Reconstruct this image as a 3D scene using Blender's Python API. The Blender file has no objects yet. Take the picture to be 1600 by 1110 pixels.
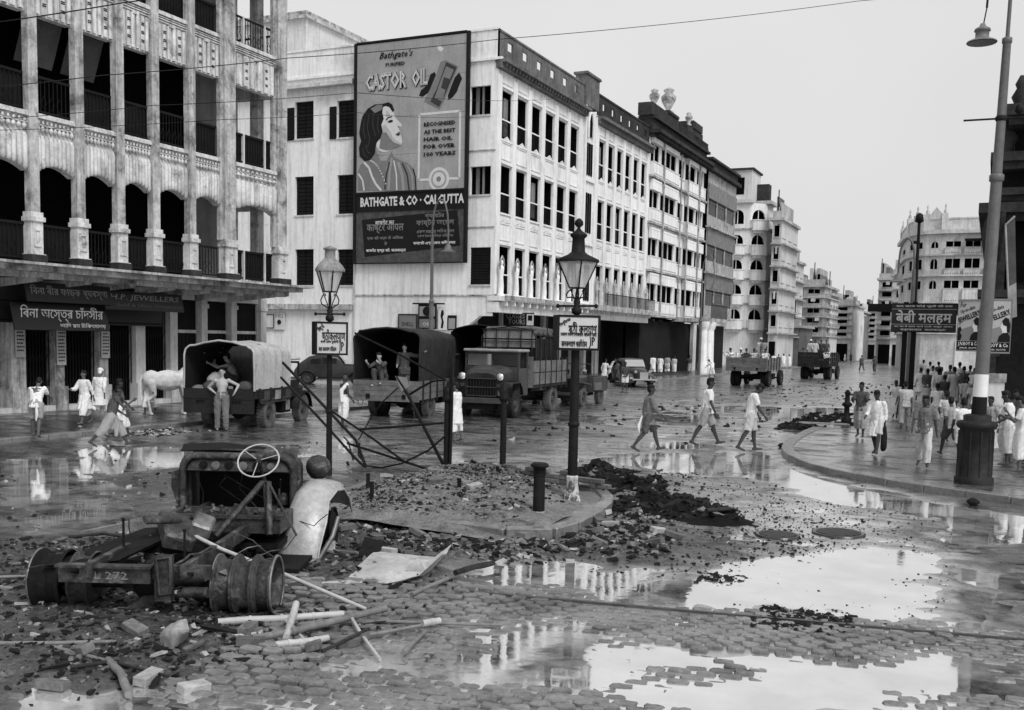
import bpy, math, random
import numpy as np
from mathutils import Matrix, Vector, Euler
from math import sin, cos, tan, atan, pi, radians, degrees, sqrt

SC = bpy.context.scene
COL = SC.collection
rnd = random.Random(7)

# ---------------------------------------------------------------- camera
F = 1620.0; CAMH = 2.6
PITCH = atan(.09); ROLL = atan(.021)
YAW = atan(750 / cos(ROLL) / (F / cos(PITCH)))
fh = Vector((-sin(YAW), cos(YAW), 0)); R0 = Vector((cos(YAW), sin(YAW), 0))
FW = fh * cos(PITCH) + Vector((0, 0, -sin(PITCH))); U0 = R0.cross(FW)
R2 = R0 * cos(ROLL) + U0 * sin(ROLL); U2 = U0 * cos(ROLL) - R0 * sin(ROLL)
PPY = 529 + F * .09
C0 = Vector((0, 0, CAMH))
cd = bpy.data.cameras.new('camera'); cam = bpy.data.objects.new('camera', cd); COL.objects.link(cam)
m = Matrix((R2, U2, -FW)).transposed().to_4x4(); m.translation = C0
cam.matrix_world = m
cd.sensor_width = 36; cd.lens = F / 1600 * 36; cd.shift_y = (PPY - 555) / 1600
cd.clip_start = .1; cd.clip_end = 3000
SC.camera = cam

# ---------------------------------------------------------------- sky, sun, exposure
W = bpy.data.worlds.new('World'); SC.world = W; W.use_nodes = True
nt = W.node_tree; nt.nodes.clear()
def N(nt, t, **k):
    n = nt.nodes.new(t)
    for a, b in k.items():
        if a in ('inp',):
            for i, v in b.items(): n.inputs[i].default_value = v
        else: setattr(n, a, b)
    return n
SUN_EL, SUN_AZ = radians(48), radians(122)      # sun to the right behind the camera, measured from +Y towards +X
sky = N(nt, 'ShaderNodeTexSky'); sky.sky_type = 'NISHITA'; sky.sun_disc = False
sky.sun_elevation = SUN_EL; sky.sun_rotation = SUN_AZ; sky.dust_density = 6; sky.air_density = 2
bw = N(nt, 'ShaderNodeRGBToBW')
mix = N(nt, 'ShaderNodeMix'); mix.data_type = 'FLOAT'; mix.inputs[0].default_value = .93
tc = N(nt, 'ShaderNodeTexCoord'); nz = N(nt, 'ShaderNodeTexNoise', inp={'Scale': 2.2, 'Detail': 3.0, 'Roughness': .5})
mr = N(nt, 'ShaderNodeMapRange', inp={1: .3, 2: .7, 3: 7.1, 4: 7.75})
bg = N(nt, 'ShaderNodeBackground', inp={'Strength': .073}); wo = N(nt, 'ShaderNodeOutputWorld')
L = nt.links.new
L(tc.outputs['Generated'], nz.inputs['Vector']); L(nz.outputs[0], mr.inputs[0])
L(sky.outputs[0], bw.inputs[0]); L(bw.outputs[0], mix.inputs[2]); L(mr.outputs[0], mix.inputs[3])
L(mix.outputs[0], bg.inputs[0]); L(bg.outputs[0], wo.inputs[0])
sl = bpy.data.lights.new('sun', 'SUN'); sl.energy = 1.5; sl.angle = radians(25); sl.color = (1, 1, 1)
so = bpy.data.objects.new('sun', sl); COL.objects.link(so)
sd = Vector((sin(SUN_AZ) * cos(SUN_EL), cos(SUN_AZ) * cos(SUN_EL), sin(SUN_EL)))
so.rotation_euler = sd.to_track_quat('Z', 'Y').to_euler()
vs = SC.view_settings; vs.view_transform = 'Standard'; vs.look = 'None'; vs.exposure = .55; vs.gamma = 1; vs.use_curve_mapping = False
try: SC.cycles.max_bounces = 6; SC.cycles.diffuse_bounces = 2; SC.cycles.glossy_bounces = 3
except Exception: pass

# ---------------------------------------------------------------- surveying helpers: where a sight line meets a real plane
def ray(x, y): return R2 * ((x - 800) / F) - U2 * ((y - PPY) / F) + FW
def G(x, y, z=0.0):
    d = ray(x, y); return C0 + d * ((z - CAMH) / d.z)
def onX(x, y, X):
    d = ray(x, y); return C0 + d * (X / d.x)
def onY(x, y, Y):
    d = ray(x, y); return C0 + d * (Y / d.y)
def proj(P):
    v = Vector(P) - C0; z = v.dot(FW); return (800 + F * v.dot(R2) / z, PPY - F * v.dot(U2) / z)
def height_at(g, ytop):
    lo, hi = 0, 40
    for _ in range(30):
        mm = (lo + hi) / 2
        if proj(g + Vector((0, 0, mm)))[1] > ytop: lo = mm
        else: hi = mm
    return lo

# ---------------------------------------------------------------- materials (the photograph is black and white: everything is grey)
MATS = {}
def mat(name, v, rough=.8, var=.35, scale=1.2, fine=14, streak=0, bump=.15, metal=0, spec=.5, coat=0, coatr=.1, dirt=None, dlo=.5, dhi=.7, lump=False):
    """grey procedural surface: base value v, two noise layers, optional vertical rain streaks and dark dirt patches"""
    if name in MATS: return MATS[name]
    M = bpy.data.materials.new(name); M.use_nodes = True; t = M.node_tree; ns = t.nodes; L = t.links.new
    b = ns['Principled BSDF']
    geo = N(t, 'ShaderNodeNewGeometry')
    n1 = N(t, 'ShaderNodeTexNoise', inp={'Scale': scale, 'Detail': 5.0, 'Roughness': .62}); L(geo.outputs['Position'], n1.inputs['Vector'])
    n2 = N(t, 'ShaderNodeTexNoise', inp={'Scale': fine, 'Detail': 4.0, 'Roughness': .6}); L(geo.outputs['Position'], n2.inputs['Vector'])
    ad = N(t, 'ShaderNodeMath', operation='MULTIPLY_ADD', inp={1: .6, 2: .2}); L(n1.outputs[0], ad.inputs[0])
    a2 = N(t, 'ShaderNodeMath', operation='MULTIPLY_ADD', inp={1: .4}); L(n2.outputs[0], a2.inputs[0]); L(ad.outputs[0], a2.inputs[2])
    # a2 ~ .3 + .3 +... centred near .7
    r = N(t, 'ShaderNodeMapRange', inp={1: .52, 2: .88, 3: v * (1 - var), 4: v * (1 + var)}); L(a2.outputs[0], r.inputs[0])
    out = r.outputs[0]
    if streak:
        mp = N(t, 'ShaderNodeMapping', inp={'Scale': (3.0, 3.0, .22)}); L(geo.outputs['Position'], mp.inputs[0])
        n3 = N(t, 'ShaderNodeTexNoise', inp={'Scale': 1.6, 'Detail': 6.0, 'Roughness': .7}); L(mp.outputs[0], n3.inputs['Vector'])
        r3 = N(t, 'ShaderNodeMapRange', inp={1: .46, 2: .72, 3: 1.0, 4: 1 - streak}); L(n3.outputs[0], r3.inputs[0])
        mu = N(t, 'ShaderNodeMath', operation='MULTIPLY'); L(out, mu.inputs[0]); L(r3.outputs[0], mu.inputs[1]); out = mu.outputs[0]
    if dirt is not None:
        n4 = N(t, 'ShaderNodeTexNoise', inp={'Scale': scale * .7, 'Detail': 8.0, 'Roughness': .75, 'Distortion': .4}); L(geo.outputs['Position'], n4.inputs['Vector'])
        r4 = N(t, 'ShaderNodeMapRange', inp={1: dlo, 2: dhi, 3: 0., 4: 1.}); L(n4.outputs[0], r4.inputs[0])
        mx = N(t, 'ShaderNodeMix'); mx.data_type = 'FLOAT'; L(r4.outputs[0], mx.inputs[0]); L(out, mx.inputs[2]); mx.inputs[3].default_value = dirt; out = mx.outputs[0]
    cc = N(t, 'ShaderNodeCombineColor')
    for i in range(3): L(out, cc.inputs[i])
    L(cc.outputs[0], b.inputs['Base Color'])
    b.inputs['Roughness'].default_value = rough; b.inputs['Metallic'].default_value = metal
    b.inputs['Specular IOR Level'].default_value = spec
    if coat: b.inputs['Coat Weight'].default_value = coat; b.inputs['Coat Roughness'].default_value = coatr
    if bump:
        bp = N(t, 'ShaderNodeBump', inp={'Strength': bump, 'Distance': .02 if not lump else .06}); L(n2.outputs[0], bp.inputs['Height']); L(bp.outputs[0], b.inputs['Normal'])
    MATS[name] = M; return M

def flat(name, v, rough=.7, metal=0, spec=None, coat=0):
    if name in MATS: return MATS[name]
    if spec is None: spec = .1 if v < .1 else .3
    return mat(name, v, rough, var=.12, scale=3, fine=30, bump=0, metal=metal, spec=spec, coat=coat)

PLASTER = mat('pale_plaster', .84, .85, .14, .35, 5, streak=.30, bump=.1, dirt=.36, dlo=.56, dhi=.78)
PLASTER2 = mat('grey_plaster', .60, .85, .2, .3, 6, streak=.38, bump=.12, dirt=.24, dlo=.5, dhi=.76)
STAIN = mat('stained_stone', .46, .85, .5, 1.6, 10, streak=.7, bump=.3, dirt=.07, dlo=.50, dhi=.66)
VALANCE = mat('stained_pale_stucco', .62, .85, .35, 1.8, 10, streak=.6, bump=.3, dirt=.12, dlo=.54, dhi=.70)
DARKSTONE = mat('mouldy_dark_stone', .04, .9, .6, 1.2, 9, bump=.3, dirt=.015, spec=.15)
DARKWALL = mat('dark_wall', .012, .9, .5, 1, 8, bump=.1, spec=.2)  # near-black; under the arcades the shade is put into this colour
VOID = mat('interior_shade_black', .004, .95, .5, 1.5, 8, bump=0, spec=.05)  # near-black colour stands in for the shade inside rooms and openings
SHUT = mat('dark_shutter', .010, .7, .4, 2, 20, bump=.1, spec=.12)
RAIL = mat('black_ironwork', .010, .7, .3, 3, 30, bump=0, spec=.15)
WHITE = mat('white_paint', .72, .6, .12, 2, 20, streak=.15, bump=.05)
GREYM = mat('grey_paint', .22, .6, .3, 2, 20, streak=.3, bump=.05)
BLACKP = mat('black_paint', .010, .6, .3, 2, 20, bump=.03, spec=.15)

# ---------------------------------------------------------------- mesh builder
class MB:
    def __init__(s, T=None): s.v = []; s.f = []; s.mi = []; s.m = 0; s.T = T; s.sm = []
    def add(s, vs, fs, smooth=False):
        o = len(s.v); T = s.T
        s.v += [tuple(T @ Vector(v)) for v in vs] if T else [tuple(v) for v in vs]
        for f in fs: s.f.append([i + o for i in f]); s.mi.append(s.m); s.sm.append(smooth)
        return s
    def box(s, x0, x1, y0, y1, z0, z1):
        return s.add([(x0,y0,z0),(x1,y0,z0),(x1,y1,z0),(x0,y1,z0),(x0,y0,z1),(x1,y0,z1),(x1,y1,z1),(x0,y1,z1)],
                     [(0,3,2,1),(4,5,6,7),(0,1,5,4),(1,2,6,5),(2,3,7,6),(3,0,4,7)])
    def obox(s, c, sz, rot=None, taper=1.0):
        hx, hy, hz = sz[0]/2, sz[1]/2, sz[2]/2
        P = [(-hx,-hy,-hz),(hx,-hy,-hz),(hx,hy,-hz),(-hx,hy,-hz),(-hx*taper,-hy*taper,hz),(hx*taper,-hy*taper,hz),(hx*taper,hy*taper,hz),(-hx*taper,hy*taper,hz)]
        Q = Euler(rot).to_matrix() if rot else Matrix.Identity(3)
        return s.add([Q @ Vector(p) + Vector(c) for p in P], [(0,3,2,1),(4,5,6,7),(0,1,5,4),(1,2,6,5),(2,3,7,6),(3,0,4,7)])
    def cyl(s, a, b, r0, r1=None, n=8, caps=True, smooth=True):
        if r1 is None: r1 = r0
        a = Vector(a); b = Vector(b); d = (b - a)
        if d.length < 1e-6: return s
        d.normalize(); u = d.orthogonal().normalized(); w = d.cross(u)
        vs = []
        for c, r in ((a, r0), (b, r1)):
            for i in range(n):
                t = 2*pi*i/n; vs.append(c + (u*cos(t) + w*sin(t))*r)
        s.add(vs, [(i, (i+1) % n, n+(i+1) % n, n+i) for i in range(n)], smooth)
        if caps: s.add(vs, [tuple(range(n-1, -1, -1)), tuple(range(n, 2*n))])
        return s
    def tube(s, pts, r, n=6, caps=True, sq=None):
        pts = [Vector(p) for p in pts]; rs = r if isinstance(r, (list, tuple)) else [r]*len(pts)
        vs = []; up = None
        for i, p in enumerate(pts):
            d = (pts[min(i+1, len(pts)-1)] - pts[max(i-1, 0)]).normalized()
            if up is None: u = d.orthogonal().normalized()
            else: u = (up - d*up.dot(d)).normalized()
            up = u; w = d.cross(u)
            for k in range(n):
                t = 2*pi*k/n; vs.append(p + (u*cos(t)*(sq or 1) + w*sin(t))*rs[i])
        fs = [(i*n+k, i*n+(k+1) % n, (i+1)*n+(k+1) % n, (i+1)*n+k) for i in range(len(pts)-1) for k in range(n)]
        s.add(vs, fs, True)
        if caps: s.add(vs, [tuple(range(n-1, -1, -1)), tuple(range(len(vs)-n, len(vs)))])
        return s
    def lathe(s, prof, n=12, c=(0,0,0), smooth=True, sx=1, sy=1):
        vs = [(c[0]+r*cos(2*pi*k/n)*sx, c[1]+r*sin(2*pi*k/n)*sy, c[2]+z) for r, z in prof for k in range(n)]
        fs = [(i*n+k, i*n+(k+1) % n, (i+1)*n+(k+1) % n, (i+1)*n+k) for i in range(len(prof)-1) for k in range(n)]
        s.add(vs, fs, smooth); s.add(vs, [tuple(range(n-1, -1, -1)), tuple(range(len(vs)-n, len(vs)))]); return s
    def grid(s, P, smooth=True, closed=False):
        nr, nc = len(P), len(P[0]); vs = [p for r in P for p in r]
        fs = [(i*nc+j, i*nc+(j+1) % nc, (i+1)*nc+(j+1) % nc, (i+1)*nc+j) for i in range(nr-1) for j in range(nc if closed else nc-1)]
        return s.add(vs, fs, smooth)
    def prism(s, poly, z0, z1):
        n = len(poly); vs = [(p[0], p[1], z0) for p in poly] + [(p[0], p[1], z1) for p in poly]
        return s.add(vs, [tuple(range(n-1, -1, -1)), tuple(range(n, 2*n))] + [(i, (i+1) % n, n+(i+1) % n, n+i) for i in range(n)])
    def mesh(s, name, mats, bevel=0):
        me = bpy.data.meshes.new(name); me.from_pydata(s.v, [], s.f)
        if not isinstance(mats, (list, tuple)): mats = [mats]
        for x in mats: me.materials.append(x)
        if len(s.f):
            me.polygons.foreach_set('material_index', s.mi); me.polygons.foreach_set('use_smooth', s.sm)
        me.update()
        if bevel:
            import bmesh
            bm = bmesh.new(); bm.from_mesh(me); bmesh.ops.remove_doubles(bm, verts=bm.verts, dist=1e-5)
            es = [e for e in bm.edges if len(e.link_faces) == 2 and e.calc_face_angle(0) > .6]
            bmesh.ops.bevel(bm, geom=es, offset=bevel, segments=1, affect='EDGES'); bm.to_mesh(me); bm.free()
        return me
    def obj(s, name, mats, parent=None, loc=None, bevel=0, **k):
        return put(name, s.mesh(name, mats, bevel), parent, loc, **k)

def put(name, me, parent=None, loc=None, rot=None, label=None, cat=None, group=None, kind=None, scale=None):
    o = bpy.data.objects.new(name, me); COL.objects.link(o)
    if parent: o.parent = parent
    if loc is not None: o.location = loc
    if rot is not None: o.rotation_euler = rot
    if scale is not None: o.scale = scale
    if label: o['label'] = label
    if cat: o['category'] = cat
    if group: o['group'] = group
    if kind: o['kind'] = kind
    return o
def thing(name, label, cat, loc=(0,0,0), rz=0, group=None, rot=None):
    o = bpy.data.objects.new(name, None); COL.objects.link(o); o.empty_display_size = .3
    o.location = loc; o.rotation_euler = rot or (0, 0, rz); o['label'] = label; o['category'] = cat
    if group: o['group'] = group
    return o
def dup(root, loc, rz=0, label=None, rot=None):
    r = root.copy(); COL.objects.link(r); r.location = loc; r.rotation_euler = rot or (0, 0, rz)
    if label: r['label'] = label
    for ch in list(root.children):
        c = ch.copy(); COL.objects.link(c); c.parent = r
        for g in list(ch.children):
            d = g.copy(); COL.objects.link(d); d.parent = c
    return r

def frame(o, u, n):
    """matrix mapping (u along wall, outward, up) to building coordinates"""
    u = Vector(u).normalized(); n = Vector(n).normalized(); z = Vector((0,0,1))
    M = Matrix((u, n, z)).transposed().to_4x4(); M.translation = Vector(o); return M

def text_mesh(s, size, mat_, width=None, height=None, ext=.004, shear=0, bold=0, res=1):
    c = bpy.data.curves.new('t', 'FONT'); c.body = s; c.size = size; c.extrude = ext; c.resolution_u = res; c.shear = shear; c.offset = bold
    c.align_x = 'CENTER'; c.align_y = 'CENTER'
    o = bpy.data.objects.new('t', c); COL.objects.link(o)
    dg = bpy.context.evaluated_depsgraph_get(); me = bpy.data.meshes.new_from_object(o.evaluated_get(dg))
    bpy.data.objects.remove(o); bpy.data.curves.remove(c)
    n = len(me.vertices); co = np.empty(n*3); me.vertices.foreach_get('co', co); co = co.reshape(-1, 3)
    mn, mx = co.min(0), co.max(0); cen = (mn+mx)/2; cen[2] = 0; co -= cen
    sx = width/(mx[0]-mn[0]) if width else 1; sy = height/(mx[1]-mn[1]) if height else (sx if width else 1)
    co[:, 0] *= sx; co[:, 1] *= sy
    me.vertices.foreach_set('co', co.ravel()); me.materials.clear(); me.materials.append(mat_); me.update(); return me
def letters(parent, s, x, z, w, h, mat_, d=.02, rot=0, name='lettering', size=1, bold=0, shear=0, M=None, dy=-1):
    """flat lettering standing a few mm proud of a board whose face is the parent's XZ plane looking to -Y"""
    me = text_mesh(s, size, mat_, w, h, bold=bold, shear=shear)
    o = put(name, me, parent, (x, dy*d, z)); o.rotation_euler = Euler((pi/2, -rot, 0)) if not M else M
    return o

# ---------------------------------------------------------------- value noise for terrain
_rs = np.random.RandomState(5); _LAT = _rs.rand(256, 256)
def vnoise(x, y, s):
    x = x/s + 1000.3; y = y/s + 1000.7
    xi = np.floor(x).astype(int); yi = np.floor(y).astype(int); fx = x-xi; fy = y-yi
    fx = fx*fx*(3-2*fx); fy = fy*fy*(3-2*fy); a = lambda i, j: _LAT[i % 256, j % 256]
    return (a(xi, yi)*(1-fx)+a(xi+1, yi)*fx)*(1-fy)+(a(xi, yi+1)*(1-fx)+a(xi+1, yi+1)*fx)*fy
def fbm(x, y, s, o=4, g=.5):
    r = 0; a = 1; t = 0
    for i in range(o): r = r + a*vnoise(x+i*17.3, y-i*9.1, s/2**i); t += a; a *= g
    return r/t
def polymask(X, Y, poly, soft):
    """1 inside, 0 outside, smooth over soft metres"""
    n = len(poly); ins = np.zeros(X.shape, bool); dm = np.full(X.shape, 1e9)
    for i in range(n):
        x0, y0 = poly[i]; x1, y1 = poly[(i+1) % n]
        cnd = ((y0 > Y) != (y1 > Y)) & (X < (x1-x0)*(Y-y0)/((y1-y0) or 1e-9)+x0); ins ^= cnd
        dx, dy = x1-x0, y1-y0; t = np.clip(((X-x0)*dx+(Y-y0)*dy)/(dx*dx+dy*dy+1e-9), 0, 1)
        dm = np.minimum(dm, np.hypot(X-x0-t*dx, Y-y0-t*dy))
    sd = np.where(ins, dm, -dm); t = np.clip(sd/soft*.5+.5, 0, 1); return t*t*(3-2*t)
def gpoly(pts): return [tuple(G(*p)[:2]) for p in pts]
# ================================================================ GROUND
def ground_mat(name, v, seed=0, film=.6, puds=True):
    M = bpy.data.materials.new(name); M.use_nodes = True; t = M.node_tree; L = t.links.new; b = t.nodes['Principled BSDF']
    geo = N(t, 'ShaderNodeNewGeometry')
    def math(op, a, b_, c=None):
        n = N(t, 'ShaderNodeMath', operation=op)
        for k, x in enumerate((a, b_, c)):
            if x is None: continue
            if isinstance(x, (int, float)): n.inputs[k].default_value = x
            else: L(x, n.inputs[k])
        return n.outputs[0]
    def rng(x, a, b_, c, d):
        n = N(t, 'ShaderNodeMapRange', inp={1: a, 2: b_, 3: c, 4: d}); L(x, n.inputs[0]); return n.outputs[0]
    def noise(sc, det, rough, dist=0, scale3=None):
        n = N(t, 'ShaderNodeTexNoise', inp={'Scale': sc, 'Detail': det, 'Roughness': rough, 'Distortion': dist})
        if scale3:
            mp = N(t, 'ShaderNodeMapping', inp={'Scale': scale3, 'Rotation': (0, 0, radians(-12))}); L(geo.outputs['Position'], mp.inputs[0]); L(mp.outputs[0], n.inputs['Vector'])
        else: L(geo.outputs['Position'], n.inputs['Vector'])
        return n.outputs[0]
    big = noise(.35, 8, .68, .4); mid = noise(1.3, 8, .72, .6, (.75, 1.25, 1)); fine = noise(14, 6, .75); grit = noise(60, 3, .6)
    mud = N(t, 'ShaderNodeAttribute', attribute_name='mud').outputs['Fac']; wet = N(t, 'ShaderNodeAttribute', attribute_name='wet').outputs['Fac']
    base = math('MULTIPLY', rng(big, .35, .65, v*.6, v*1.5), math('MULTIPLY', rng(fine, .35, .65, .45, 1.6), rng(grit, .3, .7, .6, 1.4)))
    base = math('MULTIPLY', base, math('SUBTRACT', 1.0, math('MULTIPLY', mud, .35))); base = math('ADD', base, math('MULTIPLY', mud, rng(fine, .5, .72, 0, .07)))
    cc = N(t, 'ShaderNodeCombineColor'); [L(base, cc.inputs[i]) for i in range(3)]; L(cc.outputs[0], b.inputs['Base Color'])
    b.inputs['Roughness'].default_value = .75; b.inputs['Specular IOR Level'].default_value = .3
    bp = N(t, 'ShaderNodeBump', inp={'Strength': .6, 'Distance': .025}); L(fine, bp.inputs['Height']); bp2 = N(t, 'ShaderNodeBump', inp={'Strength': .5, 'Distance': .006}); L(grit, bp2.inputs['Height']); L(bp.outputs[0], bp2.inputs['Normal']); L(bp2.outputs[0], b.inputs['Normal'])
    gl = N(t, 'ShaderNodeBsdfGlossy'); gl.inputs['Color'].default_value = (.82, .82, .82, 1)
    L(rng(mid, .4, .62, .34, .13), gl.inputs['Roughness'])
    bp3 = N(t, 'ShaderNodeBump', inp={'Strength': .16, 'Distance': .02}); L(fine, bp3.inputs['Height']); L(bp3.outputs[0], gl.inputs['Normal'])
    fr = N(t, 'ShaderNodeFresnel', inp={'IOR': 1.9})
    wm_ = math('MULTIPLY', rng(mid, .40, .60, .10, 1.0), rng(big, .35, .6, .45, 1.0))
    wm_ = math('MAXIMUM', wm_, wet)
    wm_ = math('MULTIPLY', wm_, math('SUBTRACT', 1.0, math('MULTIPLY', mud, .88)))
    dots = rng(fine, .30, .42, .25, 1.0); wm_ = math('MULTIPLY', wm_, dots)
    fac = math('MULTIPLY', math('MULTIPLY', wm_, film), math('ADD', fr.outputs[0], .12)); 
    fac = math('MAXIMUM', fac, math('MULTIPLY', wet, .8)); fac = math('MINIMUM', fac, .9)
    ms = N(t, 'ShaderNodeMixShader'); L(fac, ms.inputs[0]); L(b.outputs[0], ms.inputs[1]); L(gl.outputs[0], ms.inputs[2]); L(ms.outputs[0], t.nodes['Material Output'].inputs['Surface'])
    return M
ROAD = ground_mat('wet_asphalt', .060, film=2.6)
PAVE = ground_mat('wet_pavement', .045, film=2.0)
MUD = mat('muddy_rubble', .14, .6, .6, 2.2, 18, bump=.5, dirt=.03, dlo=.48, dhi=.62, coat=.25)
def water_mat():
    M = bpy.data.materials.new('puddle_water'); M.use_nodes = True; t = M.node_tree; L = t.links.new; b = t.nodes['Principled BSDF']
    b.inputs['Base Color'].default_value = (.80, .80, .80, 1); b.inputs['Metallic'].default_value = .92; b.inputs['Roughness'].default_value = .025
    geo = N(t, 'ShaderNodeNewGeometry'); n = N(t, 'ShaderNodeTexNoise', inp={'Scale': 3.5, 'Detail': 2.0}); L(geo.outputs['Position'], n.inputs['Vector'])
    n5 = N(t, 'ShaderNodeTexNoise', inp={'Scale': 1.1, 'Detail': 7.0, 'Roughness': .7}); L(geo.outputs['Position'], n5.inputs['Vector']); q5 = N(t, 'ShaderNodeMapRange', inp={1: .38, 2: .62, 3: .62, 4: .95}); L(n5.outputs[0], q5.inputs[0]); L(q5.outputs[0], b.inputs['Metallic']); b.inputs['Base Color'].default_value = (.78, .78, .78, 1)
    q6 = N(t, 'ShaderNodeMapRange', inp={1: .4, 2: .6, 3: .07, 4: .02}); L(n5.outputs[0], q6.inputs[0]); L(q6.outputs[0], b.inputs['Roughness'])
    bp = N(t, 'ShaderNodeBump', inp={'Strength': .05, 'Distance': .02}); L(n.outputs[0], bp.inputs['Height']); L(bp.outputs[0], b.inputs['Normal'])
    return M
WATER = water_mat()

PUD = [
 [(560,1012),(640,985),(790,977),(930,990),(955,1003),(1020,1003),(1090,1018),(1210,1025),(1290,1047),(1440,1035),(1540,1062),(1620,1066),(1640,1125),(1135,1122),(1010,1097),(860,1072),(700,1062),(575,1040)],
 [(715,893),(790,874),(860,882),(940,884),(1030,885),(1046,884),(1000,906),(930,926),(880,917),(760,914),(700,905)],
 [(1050,893),(1200,858),(1330,850),(1470,872),(1475,965),(1300,958),(1100,950),(985,935)],
 [(1195,702),(1228,722),(1300,747),(1420,772),(1520,792),(1640,806),(1640,858),(1480,855),(1400,805),(1290,790),(1200,757),(1110,743),(1040,744),(900,716),(1000,706),(1100,710)],
 [(1470,884),(1640,905),(1640,992),(1545,998),(1478,978)],
 [(130,692),(300,700),(330,730),(200,745),(60,735)],
 [(0,715),(120,712),(200,760),(230,830),(100,850),(0,842)],
 [(180,1062),(250,1075),(330,1082),(420,1090),(560,1118),(480,1140),(100,1140),(20,1090)],
 [(1080,838),(1150,828),(1250,838),(1290,850),(1200,852),(1090,852)],
 [(940,690),(1060,690),(1180,697),(1100,703),(960,700)],
 [(1000,648),(1120,655),(1160,668),(1040,664)], [(1190,640),(1330,636),(1330,700),(1210,690)], [(1300,590),(1400,592),(1340,606),(1290,602)],
 [(360,700),(480,690),(500,715),(400,735)], [(560,706),(620,700),(650,712),(600,722)], [(820,640),(940,650),(960,664),(840,662)],
]
PUDG = [gpoly(p) for p in PUD]
PUD2G = [gpoly(p) for p in ([(980,800),(1180,765),(1330,790),(1430,825),(1480,870),(1330,850),(1150,858),(1040,850)], [(560,700),(700,690),(1000,715),(1150,745),(1000,745),(760,735),(600,730)], [(960,880),(1060,890),(1000,950),(900,930)], [(1100,610),(1300,605),(1330,640),(1200,690),(1000,690),(900,660)], [(60,760),(280,760),(280,830),(100,850)], [(420,690),(560,680),(690,690),(520,735),(400,740)])]
isl = gpoly([(545,800),(580,765),(700,748),(830,752),(900,760),(945,783),(952,797),(925,818),(880,842),(820,850),(760,838),(680,830),(600,826)])
heap = gpoly([(890,742),(925,733),(968,738),(1010,752),(1060,772),(1105,795),(1150,818),(1085,815),(1030,806),(985,805),(945,790),(915,768)])
rubble_zone = gpoly([(0,860),(300,830),(520,800),(700,835),(860,850),(1010,800),(1180,850),(1100,880),(960,880),(760,878),(700,930),(560,1000),(330,1060),(0,1090)])
settband = gpoly([(430,905),(700,915),(960,915),(1100,948),(1300,965),(1640,985),(1640,1150),(0,1180),(0,1045),(300,1050),(450,990)])
corner = gpoly([(1228,705),(1232,716),(1260,730),(1300,742),(1400,762),(1500,777),(1600,792)])
def terrain(X, Y, lower=True):
    h = .030 + (fbm(X, Y, 2.6, 4)-.5)*.055 + (fbm(X, Y, .5, 3)-.5)*.03
    near = np.clip((Y-9)/6, 0, 1)
    h = np.where(Y > 14, h*.8+.012, h)
    pm = np.zeros(X.shape)
    for p in PUDG: pm = np.maximum(pm, polymask(X+(vnoise(X, Y, .6)-.5)*.6+(vnoise(X+7, Y, .17)-.5)*.25, Y+(vnoise(Y, X, .5)-.5)*.6+(vnoise(Y+3, X, .15)-.5)*.25, p, .8))
    for p in PUD2G: pm = np.maximum(pm, .62*polymask(X+(vnoise(X, Y, .6)-.5)*.8, Y+(vnoise(Y, X, .5)-.5)*.8, p, 1.2))
    h = h*(1-pm*.45) - pm*.036 + (fbm(X+5, Y+2, .22, 3)-.5)*.022*(1-pm*.3)
    rz = polymask(X, Y, rubble_zone, .8)*(1-pm)
    h = h + rz*(.02+(fbm(X+40, Y, .35, 3)-.35)*.11)
    if lower: h = h - .020*polymask(X, Y, settband, .5)
    return h
def sheet(x0, x1, y0, y1, st, name, mats, hf, **k):
    nx = int((x1-x0)/st)+1; ny = int((y1-y0)/st)+1
    xs = np.linspace(x0, x1, nx); ys = np.linspace(y0, y1, ny); X, Y = np.meshgrid(xs, ys); Z = hf(X, Y)
    me = bpy.data.meshes.new(name); v = np.stack([X, Y, Z], -1).reshape(-1, 3)
    i = np.arange(nx*ny).reshape(ny, nx); f = np.stack([i[:-1, :-1], i[:-1, 1:], i[1:, 1:], i[1:, :-1]], -1).reshape(-1, 4)
    me.vertices.add(len(v)); me.vertices.foreach_set('co', v.ravel()); me.loops.add(f.size); me.loops.foreach_set('vertex_index', f.ravel())
    me.polygons.add(len(f)); me.polygons.foreach_set('loop_start', np.arange(0, f.size, 4)); me.polygons.foreach_set('loop_total', np.full(len(f), 4))
    me.polygons.foreach_set('use_smooth', np.ones(len(f), bool)); me.update(); me.validate()
    for x in mats: me.materials.append(x)
    if name == 'road':
        a = me.attributes.new('wet', 'FLOAT', 'POINT'); w_ = np.clip(1-(Z.ravel()-.0)/.026, 0, 1)**1.3; a.data.foreach_set('value', w_*.9*(1-.85*polymask(X, Y, rubble_zone, 1.2).ravel()))
        a = me.attributes.new('mud', 'FLOAT', 'POINT'); a.data.foreach_set('value', polymask(X, Y, rubble_zone, 1.2).ravel())
    return put(name, me, **k)
ROADO = sheet(-14, 8, 2, 17, .05, 'road', [ROAD], terrain, kind='structure')
sheet(-26, 8, 17, 45, .12, 'road', [ROAD], lambda X, Y: np.where(X < -19.9, -.03, terrain(X, Y)), kind='structure')
sheet(-26, -14, 2, 17, .12, 'road', [ROAD], lambda X, Y: np.where(X < -19.9, -.03, terrain(X, Y)), kind='structure')
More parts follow.
